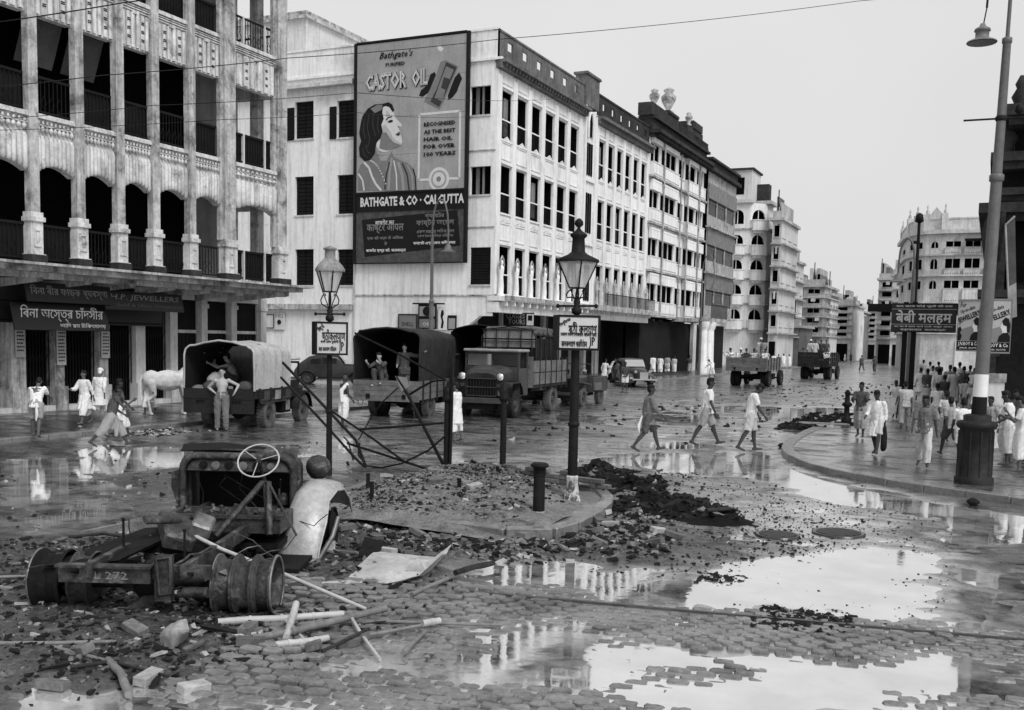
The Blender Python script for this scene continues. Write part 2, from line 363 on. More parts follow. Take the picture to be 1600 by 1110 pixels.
# far road: ring of flat sheets reaching the horizon
mb = MB()
for a in [(-600,-26,-300,1500),(8,600,-300,1500),(-26,8,45,1500),(-26,8,-300,2)]:
    x0,x1,y0,y1 = a; mb.add([(x0,y0,.012),(x1,y0,.012),(x1,y1,.012),(x0,y1,.012)], [(0,1,2,3)])
mb.obj('ground', ROAD, kind='structure')
mb = MB(); mb.add([(-25.9,2.1,0),(7.9,2.1,0),(7.9,44.9,0),(-25.9,44.9,0)], [(0,1,2,3)]); mb.obj('puddle_water', WATER, kind='structure')

# left pavement and kerb stones
mb = MB(); mb.box(-60, -20.1, -20, 39, -.05, .13); mb.box(-60, -20.1, 49.0, 200, -.05, .13)
mb.obj('pavement', PAVE, kind='structure')
KERB = mat('kerb_stone', .16, .5, .5, 2, 16, bump=.3, coat=.5)
root = ROADO
kp = MB().box(-.15, .15, -.48, .48, -.1, .155).mesh('kerb_stone', KERB, bevel=.015)
y = 6.0
while y < 44:
    if not (38.6 < y < 49.3): put('kerb_stone', kp, root, (-19.95+rnd.uniform(-.01, .01), y, rnd.uniform(-.012, .008)), (0, 0, rnd.uniform(-.01, .01)))
    y += .98
mb = MB(); mb.box(-20.1, -19.8, 49.3, 200, -.1, .15); mb.obj('kerb', KERB, kind='structure')
# right corner pavement with curved kerb
cn = [Vector((p[0], p[1])) for p in corner]
far = gpoly([(1245,690),(1290,668),(1330,655),(1400,630),(1460,610)])
poly = [tuple(p) for p in reversed(far)] + [tuple(p) for p in cn] + [(12, cn[-1].y-3.5), (30, 12), (30, 90), (far[-1][0]+.5, 90)]
mb = MB(); mb.prism(poly, -.04, .12); mb.obj('pavement', PAVE, kind='structure')
line = [Vector((p[0], p[1], 0)) for p in [far[1], far[0]]+[tuple(c) for c in cn]+[(4.5, cn[-1].y-1.5), (12, cn[-1].y-3.4)]]
def resample(pts, st):
    out = [pts[0]]; acc = 0
    for a, b in zip(pts, pts[1:]):
        d = (b-a).length; t = st-acc
        while t <= d: out.append(a+(b-a)*(t/d)); t += st
        acc = (acc+d) % st
    return out
def smoothp(pts, k=2):
    for _ in range(k):
        q = [pts[0]]
        for a, b in zip(pts, pts[1:]): q += [a*.75+b*.25, a*.25+b*.75]
        pts = q+[pts[-1]]
    return pts
rs_ = resample(smoothp(line), .8)
ck = MB().box(-.40, .40, -.14, .14, -.1, .15).mesh('kerb_stone', KERB, bevel=.015)
for a, b in zip(rs_, rs_[1:]):
    c = (a+b)/2; d = b-a; put('kerb_stone', ck, root, (c.x, c.y, rnd.uniform(-.008, .01)), (0, 0, math.atan2(d.y, d.x)+rnd.uniform(-.01, .01)))

# tram rails
RAILM = mat('worn_steel_rail', .10, .35, .3, 2, 20, metal=.6, bump=.05)
rl = [G(500, 905), G(860, 938), G(1080, 956), G(1300, 977), G(1600, 1003)]
p0, p1 = G(860, 938), G(1400, 985); dirr = (p1-p0).normalized()
for off in (0,):
    nrm = Vector((-dirr.y, dirr.x, 0))*off
    a = p0-dirr*5.0+nrm; b = p0+dirr*9+nrm
    mb = MB(); sd_ = Vector((-dirr.y, dirr.x, 0))
    for w0, w1, zt in ((-.028, -.008, .026), (.010, .026, .022)):
        mb.add([a+sd_*w0+Vector((0,0,-.05)), b+sd_*w0+Vector((0,0,-.05)), b+sd_*w1+Vector((0,0,-.05)), a+sd_*w1+Vector((0,0,-.05)), a+sd_*w0+Vector((0,0,zt)), b+sd_*w0+Vector((0,0,zt)), b+sd_*w1+Vector((0,0,zt)), a+sd_*w1+Vector((0,0,zt))],
               [(0,3,2,1),(4,5,6,7),(0,1,5,4),(1,2,6,5),(2,3,7,6),(3,0,4,7)])
    mb.obj('tram_rail', RAILM, root)
# stone setts beside the rails: 300 as single parts, the rest joined
SETT = mat('stone_sett', .17, .5, .6, 2.0, 22, bump=.5, coat=.5, coatr=.3, dirt=.05, dlo=.48, dhi=.64)
band = gpoly([(430,900),(700,915),(960,915),(1100,948),(1300,965),(1640,985),(1640,1150),(0,1180),(0,1030),(300,1040),(420,990)])
ax = dirr; ay = Vector((-dirr.y, dirr.x, 0)); setts = []
org = p0
for i in range(-85, 95):
    for j in range(-66, 15):
        c = org + ax*(i*.198+(j % 2)*.097) + ay*(j*.124) + Vector((rnd.uniform(-.015, .015), rnd.uniform(-.01, .01), 0))
        if abs(j*.124) < .05 or abs(j*.124+1.43) < .05: continue
        setts.append(c)
P = np.array([(c.x, c.y) for c in setts]); ms_ = polymask(P[:, 0], P[:, 1], band, .3); tz = terrain(P[:, 0], P[:, 1], False)
inpud = np.maximum.reduce([polymask(P[:, 0], P[:, 1], p, .5) for p in PUDG[:6]])
patch = fbm(P[:, 0]+3, P[:, 1], 1.1, 3)
keep = []
for k, c in enumerate(setts):
    if ms_[k] < .5: continue
    px, py = proj(c)
    if not (-60 < px < 1680 and py < 1180): continue
    if inpud[k] > .5:
        top = -.030 + (patch[k]-(.475 if P[k, 1] < 9.5 else .42))*.19
        if top < -.012: continue
    else:
        if patch[k] < (.30 if proj(c)[0] > 520 else .56): continue
        top = tz[k] + .002 + (patch[k]-.5)*.03
    keep.append((c, top+rnd.uniform(-.006, .008)))
keep.sort(key=lambda q: (q[0]-C0).length)
def sett_mb(sd):
    r = random.Random(sd); mb = MB(); hx, hy = .090+r.uniform(-.014, .005), .054+r.uniform(-.009, .003); n = 12
    jit = [(1+r.uniform(-.09, .04), r.uniform(-.004, .004)) for _ in range(n)]
    def ring(sc, z): return [((hx*sc*jit[i][0])*max(-1, min(1, 1.25*cos(2*pi*(i+.5)/n))), (hy*sc*jit[i][0])*max(-1, min(1, 1.25*sin(2*pi*(i+.5)/n))), z+jit[i][1]*(sc > .5)) for i in range(n)]
    mb.grid([ring(1, -.08), ring(1, -.012), ring(.88, -.001)], smooth=False, closed=True)
    mb.add(mb.v[-n:], [tuple(range(n))], False); return mb
SM = [sett_mb(i).mesh('sett', SETT) for i in range(5)]
ang = math.atan2(dirr.y, dirr.x)
for c, t in keep[:290]: put('sett', SM[rnd.randrange(5)], root, (c.x, c.y, t), (rnd.uniform(-.05, .05), rnd.uniform(-.05, .05), ang+rnd.uniform(-.06, .06)))
mb = MB()
for c, t in keep[290:]:
    M = Matrix.Translation((c.x, c.y, t)) @ Euler((rnd.uniform(-.05, .05), rnd.uniform(-.05, .05), ang+rnd.uniform(-.06, .06))).to_matrix().to_4x4()
    q = sett_mb(rnd.randrange(5)); mb.T = M; mb.add(q.v, q.f, False)
mb.T = None; mb.obj('far_setts', SETT, root, kind='stuff')
print('setts', len(keep))

# traffic island: raised kerb platform and mound
ISL = mat('island_concrete', .17, .6, .5, 2.5, 20, bump=.4, dirt=.05, dlo=.5, dhi=.65, coat=.4)
mb = MB(); mb.prism(isl, -.1, .13)
islo = mb.obj('traffic_island', ISL, kind='structure')
ip = [Vector((p[0], p[1], 0)) for p in isl]; seq = ip[3:]+[ip[0]]
rs_ = resample(smoothp(seq, 2), .62)
ik = MB().box(-.30, .30, -.1, .1, -.1, .17).mesh('kerb_stone', KERB, bevel=.015)
for a, b in zip(rs_, rs_[1:]):
    c = (a+b)/2; d = b-a; put('kerb_stone', ik, islo, (c.x, c.y, rnd.uniform(-.01, .01)), (0, 0, math.atan2(d.y, d.x)+rnd.uniform(-.02, .02)))
mound = gpoly([(555,800),(600,770),(690,752),(800,752),(850,765),(860,800),(830,826),(700,826),(600,822)])
def mound_h(X, Y):
    m_ = polymask(X, Y, mound, 1.3); return .05 + m_*.36 + m_*(fbm(X, Y, .5, 4)-.5)*.22
def sub(hf, base=0.):
    return lambda X, Y: hf(X, Y)
mo = np.array(mound); x0, y0 = mo.min(0)-.4; x1, y1 = mo.max(0)+.4
RUB = mat('rubble_earth', .17, .75, .6, 3.0, 24, bump=.8, dirt=.04, dlo=.5, dhi=.62, lump=True)
sheet(x0, x1, y0, y1, .05, 'rubble_mound', [RUB], mound_h, kind='stuff', label='low mound of earth and broken masonry heaped on the traffic island', cat='rubble')
hp = np.array(heap); x0, y0 = hp.min(0)-.5; x1, y1 = hp.max(0)+.5
def heap_h(X, Y):
    m_ = polymask(X, Y, heap, 1.1); return -.06 + m_*.28*(.35+1.5*np.clip(fbm(X+9, Y, .9, 3)-.25, 0, 1)) + m_*(fbm(X, Y, .28, 3)-.5)*.30
CHAR = mat('charred_debris', .006, .85, .5, 3, 24, bump=.8, lump=True, spec=.15)
sheet(x0, x1, y0, y1, .045, 'charred_heap', [CHAR], heap_h, kind='stuff', label='long black heap of charred debris beside the traffic island', cat='heap')
# ================================================================ BUILDINGS
def wall_grid(mb, u0, u1, z0, z1, ops, dep=.35, back=True):
    """wall front face at d=0 in the current frame (u, d, z) with rectangular openings and reveals going inwards"""
    us = sorted(set([u0, u1]+[round(o[0], 4) for o in ops]+[round(o[1], 4) for o in ops])); zs = sorted(set([z0, z1]+[round(o[2], 4) for o in ops]+[round(o[3], 4) for o in ops]))
    us = [u for u in us if u0 <= u <= u1]; zs = [z for z in zs if z0 <= z <= z1]
    for j in range(len(zs)-1):
        i = 0
        while i < len(us)-1:
            uc = (us[i]+us[i+1])/2; zc = (zs[j]+zs[j+1])/2
            inside = lambda uu: any(o[0] < uu < o[1] and o[2] < zc < o[3] for o in ops)
            if inside(uc): i += 1; continue
            k = i+1
            while k < len(us)-1 and not inside((us[k]+us[k+1])/2): k += 1
            mb.add([(us[i],0,zs[j]),(us[k],0,zs[j]),(us[k],0,zs[j+1]),(us[i],0,zs[j+1])], [(0,1,2,3)]); i = k
    for a, b, c, d in ops:
        mb.add([(a,0,c),(b,0,c),(b,0,d),(a,0,d),(a,-dep,c),(b,-dep,c),(b,-dep,d),(a,-dep,d)], [(0,4,5,1),(1,5,6,2),(2,6,7,3),(3,7,4,0)])
def arch_fill(mb, a, b, zt, rise, d0=-.25, d1=0.0, n=8, drop=0):
    """fills the corners above a segmental/round arch in an opening a..b whose top is zt"""
    c = (a+b)/2; r = (b-a)/2
    for sgn in (-1, 1):
        P = [(c+sgn*r, zt-rise)]
        for i in range(n+1):
            t = i/n; x = c+sgn*r*(1-t); P.append((x, zt-rise+rise*sqrt(max(0, 1-(1-t)**2))))
        for i in range(1, len(P)-1):
            q = [(P[i][0], d1, P[i][1]), (P[i+1][0], d1, P[i+1][1]), (P[i+1][0], d1, zt), (P[i][0], d1, zt)]
            q2 = [(x, d0, z) for x, _, z in q]
            mb.add(q+q2, [(0,1,2,3) if sgn > 0 else (3,2,1,0), (0,4,5,1) if sgn < 0 else (1,5,4,0)])
def place(name, me, parent, M, u, d, z, rz=0, **k):
    o = bpy.data.objects.new(name, me); COL.objects.link(o); o.parent = parent
    for a, b in k.items(): o[a] = b
    o.matrix_local = M @ Matrix.Translation((u, d, z)) @ Matrix.Rotation(rz, 4, 'Z'); return o
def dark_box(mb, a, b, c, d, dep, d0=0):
    """near-black box standing in for the unlit room behind an opening"""
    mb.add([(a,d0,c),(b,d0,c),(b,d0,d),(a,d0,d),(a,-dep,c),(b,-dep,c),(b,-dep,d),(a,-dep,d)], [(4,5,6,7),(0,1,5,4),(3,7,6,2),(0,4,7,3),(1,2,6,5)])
def bars(mb, a, b, z0, z1, d, st=.12, r=.012):
    n = max(1, int((b-a)/st))
    for i in range(n+1):
        u = a+(b-a)*i/n; mb.box(u-r, u+r, d-r, d+r, z0, z1)
def balusters(mb, a, b, z0, z1, d, st=.18, r=.045, n=6):
    k = max(1, int((b-a)/st)); h = z1-z0
    for i in range(k+1):
        mb.lathe([(r*.6, 0), (r, h*.3), (r*.5, h*.7), (r*.8, h)], n, (a+(b-a)*i/k, d, z0))

# ---------------- 1. arcaded building on the left
bl = thing('arcade_building', 'stained arcaded building on the left with tall pillars and dark verandas over shuttered shops', 'building', (-24, 0, 0))
FX = frame((0,0,0), (0,1,0), (1,0,0))       # u = world Y, d = outwards (+X) from X=-24
PIL = [16.9, 18.65, 20.49, 22.06, 23.57, 25.01, 26.62, 28.45, 31.3]
lev = [(4.42, 7.12, 8.36), (8.42, 11.15, 12.3), (12.36, 15.1, 16.25), (16.3, 18.9, 20.2)]   # sill, head, next floor
U1 = 31.62; U0 = 6.0
PILX = [6.0, 7.9, 9.7, 11.5, 13.3, 15.1]+PIL
mb = MB(FX); mb.m = 0
for k, (s, h, t) in enumerate(lev):     # floor slabs, ends
    mb.box(U0, U1-.05, -4.5, -.10, s-.32, s-.02)
    if k == 3: mb.box(U0, U1, -9, .1, t, t+.4)
mb.box(U0, U1-.05, -4.5, -.1, 20.0, 20.4)
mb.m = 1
mb.box(U0, 29.2, -2.3, -2.05, 4.4, 20.3)  # veranda back wall, its shade put into the near-black colour
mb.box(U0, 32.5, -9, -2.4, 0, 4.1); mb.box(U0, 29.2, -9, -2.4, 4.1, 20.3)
mb.m = 2
mb.box(29.25, 29.5, -2.3, -.5, 4.4, 20.3)          # cross wall of the corner veranda, pale
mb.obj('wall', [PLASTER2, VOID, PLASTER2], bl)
# cornice over the shops
mb = MB(FX); mb.box(U0, 32.15, -.4, .45, 4.14, 4.30); mb.box(U0, 32.45, -.4, .70, 4.30, 4.37)
mb.box(U0, 31.9, -.4, .0, 3.98, 4.14); mb.box(31.9, 32.3, -6, -.4, 3.98, 4.37)
mb.obj('cornice', STAIN, bl)
# pillars
def pillar_mb(w, dp):
    mb = MB(); mb.box(-w/2, w/2, -.08, dp, 5.72, 20.3)
    if w > .5: mb.box(-w/2-.16, -w/2, -.08, dp-.08, 5.72, 20.3); mb.box(w/2, w/2+.12, -.08, dp-.08, 5.72, 20.3)
    return mb
def pedestal_mb(w, dp):
    mb = MB(); a = w/2+.09
    mb.box(-a, a, -.12, dp+.10, 4.37, 4.62); mb.box(-a+.04, a-.04, -.10, dp+.04, 4.62, 5.5); mb.box(-a, a, -.12, dp+.10, 5.5, 5.62); mb.box(-a+.04, a-.04, -.11, dp+.06, 5.62, 5.75)
    e = dp+.04     # raised panel rim
    mb.box(-.12, .12, e, e+.035, 5.25, 5.32); mb.box(-.12, .12, e, e+.035, 4.82, 4.89); mb.box(-.12, -.07, e, e+.03, 4.89, 5.25); mb.box(.07, .12, e, e+.03, 4.89, 5.25); mb.box(-.03, .03, e, e+.02, 4.95, 5.2)
    return mb
pm = {}; 
for i, u in enumerate(PILX):
    w = .52 if i in (len(PILX)-2, len(PILX)-1) else .30
    if w not in pm: pm[w] = (pillar_mb(w, .15).mesh('pillar', STAIN), pedestal_mb(w, .15).mesh('pedestal', VALANCE), MB().box(-w/2-.11, w/2+.11, -.13, .28, 4.372, 4.60).mesh('pedestal_base', DARKSTONE))
    p = place('pillar', pm[w][0], bl, FX, u, 0, 0)
    q = put('pedestal', pm[w][1], p); put('pedestal_base', pm[w][2], p)
# back pillar of the corner veranda and side pilasters
for d in (-1.1, -2.3):
    mb = MB(FX); mb.box(U1-.35, U1, d-.2, d+.15, 4.4, 20.3); mb.obj('pillar', STAIN, bl)
# bays: valance band of fluted stucco, mouldings, railing
def valance(w, style, nr=9):
    mb = MB(); mb.box(0, w, -.14, .0, 0, 1.18)
    mb.box(0, w, -.14, .12, 1.18, 1.27); mb.box(0, w, -.14, .08, 1.27, 1.31)
    st = w/nr
    if style == 0:      # hanging flutes with scalloped foot and a bead row
        for i in range(nr):
            x = (i+.5)*st; t = abs((i+.5)/nr-.5)*2; zb = -.05-.22*t*t
            mb.tube([(x, .02, .72), (x, .05, .6), (x, .045, .1), (x, .05, zb+.05), (x, 0.03, zb)], [st*.35, st*.5, st*.5, st*.52, st*.3], 6)
            mb.lathe([(.01, 0), (st*.42, .05), (st*.42, .1), (.02, .17)], 6, (x, .05, .82))
            mb.lathe([(.01, 0), (st*.32, .03), (.02, .1)], 6, (x, .07, 1.02))
        mb.box(0, w, 0, .07, .99, 1.02); mb.box(0, w, -.22, .02, -.28, 0) if 0 else None
        P = []
        for i in range(nr*2+1):
            t = abs(i/(nr*2)-.5)*2; P.append((w*i/(nr*2), -.05-.22*t*t))
        for (xa, za), (xb, zb) in zip(P, P[1:]): mb.add([(xa, .02, za), (xb, .02, zb), (xb, .02, .02), (xa, .02, .02), (xa, -.22, za), (xb, -.22, zb)], [(0,1,2,3), (0,4,5,1)])
    else:               # upright panels with slits
        for i in range(6):
            x = w*(i+.5)/6; mb.box(x-w*.055, x+w*.055, .0, .07, -.08, .92)
            if i % 2: mb.cyl((x, .05, -.08), (x, .05, .92), .05, n=6)
        for z in (.98, 1.05, 1.12): mb.box(0, w, 0, .06+.02*(z > 1), z, z+.03)
        mb.box(w/2-.12, w/2+.12, .0, .10, .9, 1.0); mb.box(0, w, -.22, .02, -.12, 0)
        mb.m = 1
        for i in (1, 4):
            x = w*(i+.5)/6
            for z in (.15, .4, .65):
                for e in (0, .05): mb.box(x-.06, x+.06, .088 if i % 2 else .06, .105 if i % 2 else .085, z+e, z+e+.025)
    return mb.mesh('valance', [VALANCE, VOID])
def rail_mesh(w, solid):
    mb = MB()
    mb.box(0, w, -.10, -.06, .98, 1.05); mb.box(0, w, -.10, -.06, .08, .12)
    if solid: mb.box(0, w, -.16, -.13, .05, 1.0)
    bars(mb, 0, w, .1, 1.0, -.08, .13, .010)
    for i in range(int(w/.26)):
        x = .13+i*.26; mb.tube([(x-.09, -.08, .35), (x, -.08, .55), (x+.09, -.08, .35), (x, -.08, .18), (x-.09, -.08, .35)], .01, 4)
    return mb.mesh('railing', RAIL)
bm_cache = {}
for i in range(len(PILX)-1):
    a = PILX[i]+(.15 if i < len(PILX)-2 else .39); b = PILX[i+1]-(.15 if i < len(PILX)-3 else .43 if i == len(PILX)-3 else .27)
    w = round(b-a, 2)
    for k, (s, h, t) in enumerate(lev):
        st = 1 if k == 1 else 0
        kk = (w, st)
        if kk not in bm_cache: bm_cache[kk] = valance(w, st)
        if w not in bm_cache: bm_cache[w] = (rail_mesh(w, True), rail_mesh(w, False))
        v = place('valance', bm_cache[kk], bl, FX, a, 0, h)
        v2 = place('railing', bm_cache[w][0 if (i+k) % 3 else 1], bl, FX, a, 0, s)
    # half-lowered blinds inside some bays
    if i in (8, 9):
        mb = MB(FX); mb.add([(a, -.3, 11.1), (b, -.3, 11.1), (b, -.75, 9.9), (a, -.75, 9.9), (a, -.32, 11.1), (b, -.32, 11.1), (b, -.77, 9.9), (a, -.77, 9.9)], [(0,3,2,1),(4,5,6,7),(2,3,7,6),(0,1,5,4),(1,2,6,5),(3,0,4,7)])
        mb.obj('blind', mat('dark_canvas_blind', .05, .9, .4, 2, 12), bl)
# side end of the corner veranda: rails and valances facing the side street
FY = frame((0, U1, 0), (1,0,0), (0,1,0))
for k, (s, h, t) in enumerate(lev):
    mb = MB(FY); mb.box(-2.1, -.5, -.3, 0, h, t); mb.obj('valance', VALANCE, bl)
    mb = MB(FY); bars(mb, -2.0, -.3, s, s+1.0, -.1, .14, .01); mb.box(-2.1, -.3, -.13, -.07, s+.98, s+1.04); mb.obj('railing', RAIL, bl)
    for uu in (29.35, 30.5):
        mb = MB(FX); mb.box(uu, uu+.06, -.12, -.02, s, s+1.05); mb.obj('baluster', PLASTER2, bl)
# ground floor: shop piers, pavement wall, gates
piers_px = [(24, .5), (88, .36), (157, .36), (215, .42), (267, .36), (315, .3), (361, .3), (407, .34)]
pu = [onX(px, 600, -26).y for px, _ in piers_px]
FS = frame((-2, 0, 0), (0,1,0), (1,0,0))
mb = MB(FS); mb.m = 0
mb.box(U0, 32.85, -.45, .02, 3.72, 4.05)
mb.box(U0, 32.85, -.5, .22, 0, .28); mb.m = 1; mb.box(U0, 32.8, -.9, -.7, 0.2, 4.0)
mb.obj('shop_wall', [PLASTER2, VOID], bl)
for u, (px, w) in zip(pu, piers_px):
    mb = MB(FS); mb.box(u-w/2, u+w/2, -.45, .16, .0, 3.9); mb.box(u-w/2-.05, u+w/2+.05, -.40, .26, 0, .85); mb.box(u-w/2-.04, u+w/2+.04, -.4, .2, 3.45, 3.6)
    mb.obj('shop_pier', STAIN if px < 200 else PLASTER2, bl)
STRIP = mat('lettered_strip', .42, .8, .2, 2, 20)
for px, (zt, zb) in ((24, (3.1, 1.75)), (157, (3.1, 1.7)), (88, (3.1, 1.5))):
    u = onX(px, 600, -26).y
    mb = MB(FS); mb.box(u-.17, u+.17, .225, .25, zb, zt); s_ = mb.obj('sign_strip', STRIP, bl)
    mb = MB(FS)
    z = zt-.12
    while z > zb+.08:
        x = u-.12
        while x < u+.1: ww = rnd.uniform(.03, .07); mb.box(x, min(x+ww, u+.13), .251, .256, z, z+.045); x += ww+.02
        z -= .105
    mb.obj('lettering', BLACKP, s_)
for i in range(len(pu)-1):
    a, b = pu[i]+.22, pu[i+1]-.22
    gate = MB(); w = b-a
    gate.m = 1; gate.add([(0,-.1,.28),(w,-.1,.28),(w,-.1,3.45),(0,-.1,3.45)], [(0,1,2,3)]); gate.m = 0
    bars(gate, 0, w, .28, 3.4, 0, .11, .013)
    for z in (.9, 1.7, 2.5):
        k = int(w/.11)
        for q in range(k): gate.add([(q*.11, .015, z-.15), (q*.11+.02, .015, z-.15), ((q+1)*.11+.02, .015, z+.15), ((q+1)*.11, .015, z+.15)], [(0,1,2,3)])
    if i < 4: place('folding_gate', gate.mesh('folding_gate', [RAIL, VOID]), bl, FS, a, -.05, 0)
    else:
        g2 = MB(); g2.box(0, w, -.1, -.05, .28, 3.7); g2.m = 1; g2.box(0, w, -.06, .0, 2.55, 2.66)
        g2.m = 0
        for q in range(6): g2.box(.04+q*w/6, (q+1)*w/6-.02, -.05, -.02, .35, 2.5)
        for q in range(8): g2.box(.04, w-.04, -.05, -.02, 2.75+q*.11, 2.83+q*.11)
        place('shop_shutter', g2.mesh('shop_shutter', [SHUT, PLASTER2]), bl, FS, a, -.02, 0)
mb = MB(frame((-2, 32.85, 0), (0,1,0), (1,0,0))); mb.box(-.3, 0, -8, 0, 0, 4.0); mb.obj('side_wall', PLASTER2, bl)
# eave brackets
for u in np.arange(7, 32.5, 1.7):
    mb = MB(FX); mb.add([(u-.04,-2,3.7),(u+.04,-2,3.7),(u+.04,-2,4.0),(u-.04,-2,4.0),(u-.04,.2,4.0),(u+.04,.2,4.0),(u-.04,.2,3.9),(u+.04,.2,3.9)], [(0,3,4,6),(1,7,5,2),(0,6,7,1)]); mb.obj('eave_bracket', STAIN, bl)

# shop signboards hanging under the cornice
BOARD = mat('black_signboard', .012, .5, .3, 2, 15, bump=.05)
OLDW = mat('faded_sign_white', .78, .7, .15, 3, 20, bump=0); DIM = mat('worn_sign_grey', .24, .8, .3, 3, 20, bump=0)
def signboard(name, label, pts, X, lines, tilt=0, frame_m=None, board=BOARD, group=None, th=.05, border=None):
    """board in the plane X=const between the sight lines of its left and right ends"""
    (x0, ya, yb), (x1, yc, yd) = pts      # left end (px, top, bottom), right end
    A = onX(x0, ya, X); B = onX(x0, yb, X); Cc = onX(x1, yc, X); D = onX(x1, yd, X)
    zt = (A.z+Cc.z)/2; zb = (B.z+D.z)/2; w = Cc.y-A.y; h = zt-zb
    t = thing(name, label, 'sign', (X, (A.y+Cc.y)/2, (zt+zb)/2), pi/2, group, rot=Euler((radians(tilt), 0, pi/2), 'XYZ'))
    mb = MB(); mb.box(-w/2, w/2, 0, th, -h/2, h/2); mb.obj('board', board, t, bevel=.008)
    if border:
        mb = MB()
        for a in ((-w/2, w/2, h/2-.04, h/2), (-w/2, w/2, -h/2, -h/2+.04), (-w/2, -w/2+.04, -h/2+.04, h/2-.04), (w/2-.04, w/2, -h/2+.04, h/2-.04)): mb.box(a[0], a[1], -.02, -.003, a[2], a[3])
        mb.obj('frame', border, t)
    for s, cx, cz, lw, lh, mt_, *rest in lines:
        letters(t, s, cx*w/2, cz*h/2, lw*w, lh*h, mt_, d=.004, shear=rest[0] if rest else 0)
    return t, w, h
signboard('signboard', 'upper black shop signboard with faded Bengali lettering, left of the jewellers board', ((40, 440, 470), (174, 448, 478)), -24.7,
   [('িবনা বীর ফাড়ক ব্যবস্থা', 0, .1, .9, .62, DIM)], tilt=-12)
signboard('signboard', 'lower black shop signboard with large white Bengali lettering above the folding gates', ((19, 472, 515), (168, 478, 519)), -24.95,
   [('িবনা অেস্ত্র চাঁদসীর', .04, .25, .88, .60, OLDW, .25), ('আিদ মত িচিকৎসালয়', .42, -.62, .5, .22, OLDW, .1)], tilt=-14)
signboard('signboard', 'dark jewellers signboard with dim slanting letters beside the black Bengali boards', ((163, 452, 482), (286, 462, 490)), -24.75,
   [('H.P. JEWELLERS', .02, .3, .88, .38, DIM, .2), ('Gold & Silver Ornaments', .1, -.45, .85, .2, flat('very_dim_sign', .12))], tilt=-12)

# ---------------- 2. corner building with the castor oil hoarding
YW = 49.3
bb = thing('corner_building', 'pale corner building with rows of narrow tall windows and blank side wall behind the hoarding', 'building', (-24, YW, 0))
FS2 = frame((0,0,0), (0,1,0), (1,0,0)); FF = frame((0,0,0), (1,0,0), (0,-1,0))
YE = 75.2-YW
cols = [.55+i*1.93 for i in range(6)]; cw = 1.36
cols2 = [15.15+i*1.78 for i in range(6)]; cw2 = 1.22
rows = [(4.95, 7.45), (9.2, 11.65), (13.0, 15.5)]
ops = [(u, u+cw, a, b) for u in cols for a, b in rows]+[(u, u+cw2, a, b) for u in cols2 for a, b in rows]
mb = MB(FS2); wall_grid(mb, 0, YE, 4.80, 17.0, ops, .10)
wall_f = [PLASTER, DARKWALL]
# front wall openings
def fx(px, y): return onY(px, y, YW).x+24
def fz(px, y): return onY(px, y, YW).z
fo = []
for (xa, xb), rws in (((461, 490), ((160, 218), (277, 337), (390, 446))), ((527, 553), ((158, 216), (274, 335), (390, 446))), ((735, 767), ((136, 181), (261, 305), (387, 445)))):
    for a, b in rws: fo.append((fx(xa, a), fx(xb, a), fz(xa, b), fz(xa, a)))
mb.T = FF; wall_grid(mb, -26, 0, 3.9, 17.0, fo, .35)
wall_grid(mb, -26, -1.75, -.2, 3.9, [], .3)
mb.add([(-1.75,0,3.9),(-.0,0,3.9),(-.0,0,3.75),(-.75,0,3.75),(-1.75,0,3.0)], [(0,4,3,2,1)])   # chamfered head of the arcade opening
mb.add([(-1.75,0,3.0),(-.75,0,3.75),(-.75,-.35,3.75),(-1.75,-.35,3.0)], [(0,1,2,3)]); mb.add([(-.75,0,3.75),(0,0,3.75),(0,-.35,3.75),(-.75,-.35,3.75)], [(0,1,2,3)]); mb.add([(-1.75,0,-.2),(-1.75,0,3.0),(-1.75,-.35,3.0),(-1.75,-.35,-.2)], [(0,1,2,3)])
mb.T = None
mb.box(-25.7, -.32, .4, YE, 16.85, 17.0)
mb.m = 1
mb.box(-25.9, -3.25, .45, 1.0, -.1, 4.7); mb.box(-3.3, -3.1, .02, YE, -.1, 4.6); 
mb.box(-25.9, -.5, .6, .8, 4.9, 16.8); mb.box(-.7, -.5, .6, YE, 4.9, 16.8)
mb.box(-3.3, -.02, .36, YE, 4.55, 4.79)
mb.obj('wall', wall_f, bb)
# parapet with square holes, coping, cornice
def zr(z): return z
mb = MB(FS2); holes = [(1.2+i*1.93, 1.85+i*1.93, 17.6, 18.05) for i in range(6)]
wall_grid(mb, 0, 12.4, 17.0, 18.35, holes, .10)
mb.box(-.02, 12.4, -.25, .05, 18.35, 18.45); mb.obj('parapet', mat('sooty_plaster', .14, .9, .5, 1.0, 8, streak=.5, dirt=.05), bb)
mb = MB(FS2); mb.box(12.4, 14.7, -.6, .15, 17.2, 19.05); mb.box(12.3, 14.8, -.7, .25, 19.05, 19.2); mb.obj('stair_tower_cap', MATS['sooty_plaster'], bb)
mb = MB(FS2); holes = [(15.8+i*1.78, 16.3+i*1.78, 17.5, 17.95) for i in range(6)]
wall_grid(mb, 14.7, YE+.0, 17.0, 18.3, holes, .10); mb.box(14.7, YE, -.25, .05, 18.3, 18.42); mb.obj('parapet', DARKSTONE, bb)
mb = MB(FF); wall_grid(mb, -13.4, 0, 17.0, 18.38, [], .2); mb.box(-13.4, 0, -.25, -.01, 17, 18.38); mb.box(-13.45, .05, -.28, .05, 18.38, 18.48); mb.box(-13.4, .3, -.1, .12, 16.85, 16.98)
mb.obj('parapet', PLASTER, bb)
mb = MB(FF); mb.box(-26, -8.7, -.3, .45, 16.3, 16.5); mb.box(-26, -8.7, -.1, .25, 16.5, 16.62); wall_grid(mb, -26, -13.4, 17.0, 17.9, [], .2); mb.box(-26, -13.4, -.3, .04, 17.9, 18.0); mb.obj('cornice', PLASTER2, bb)
mb = MB(FS2)
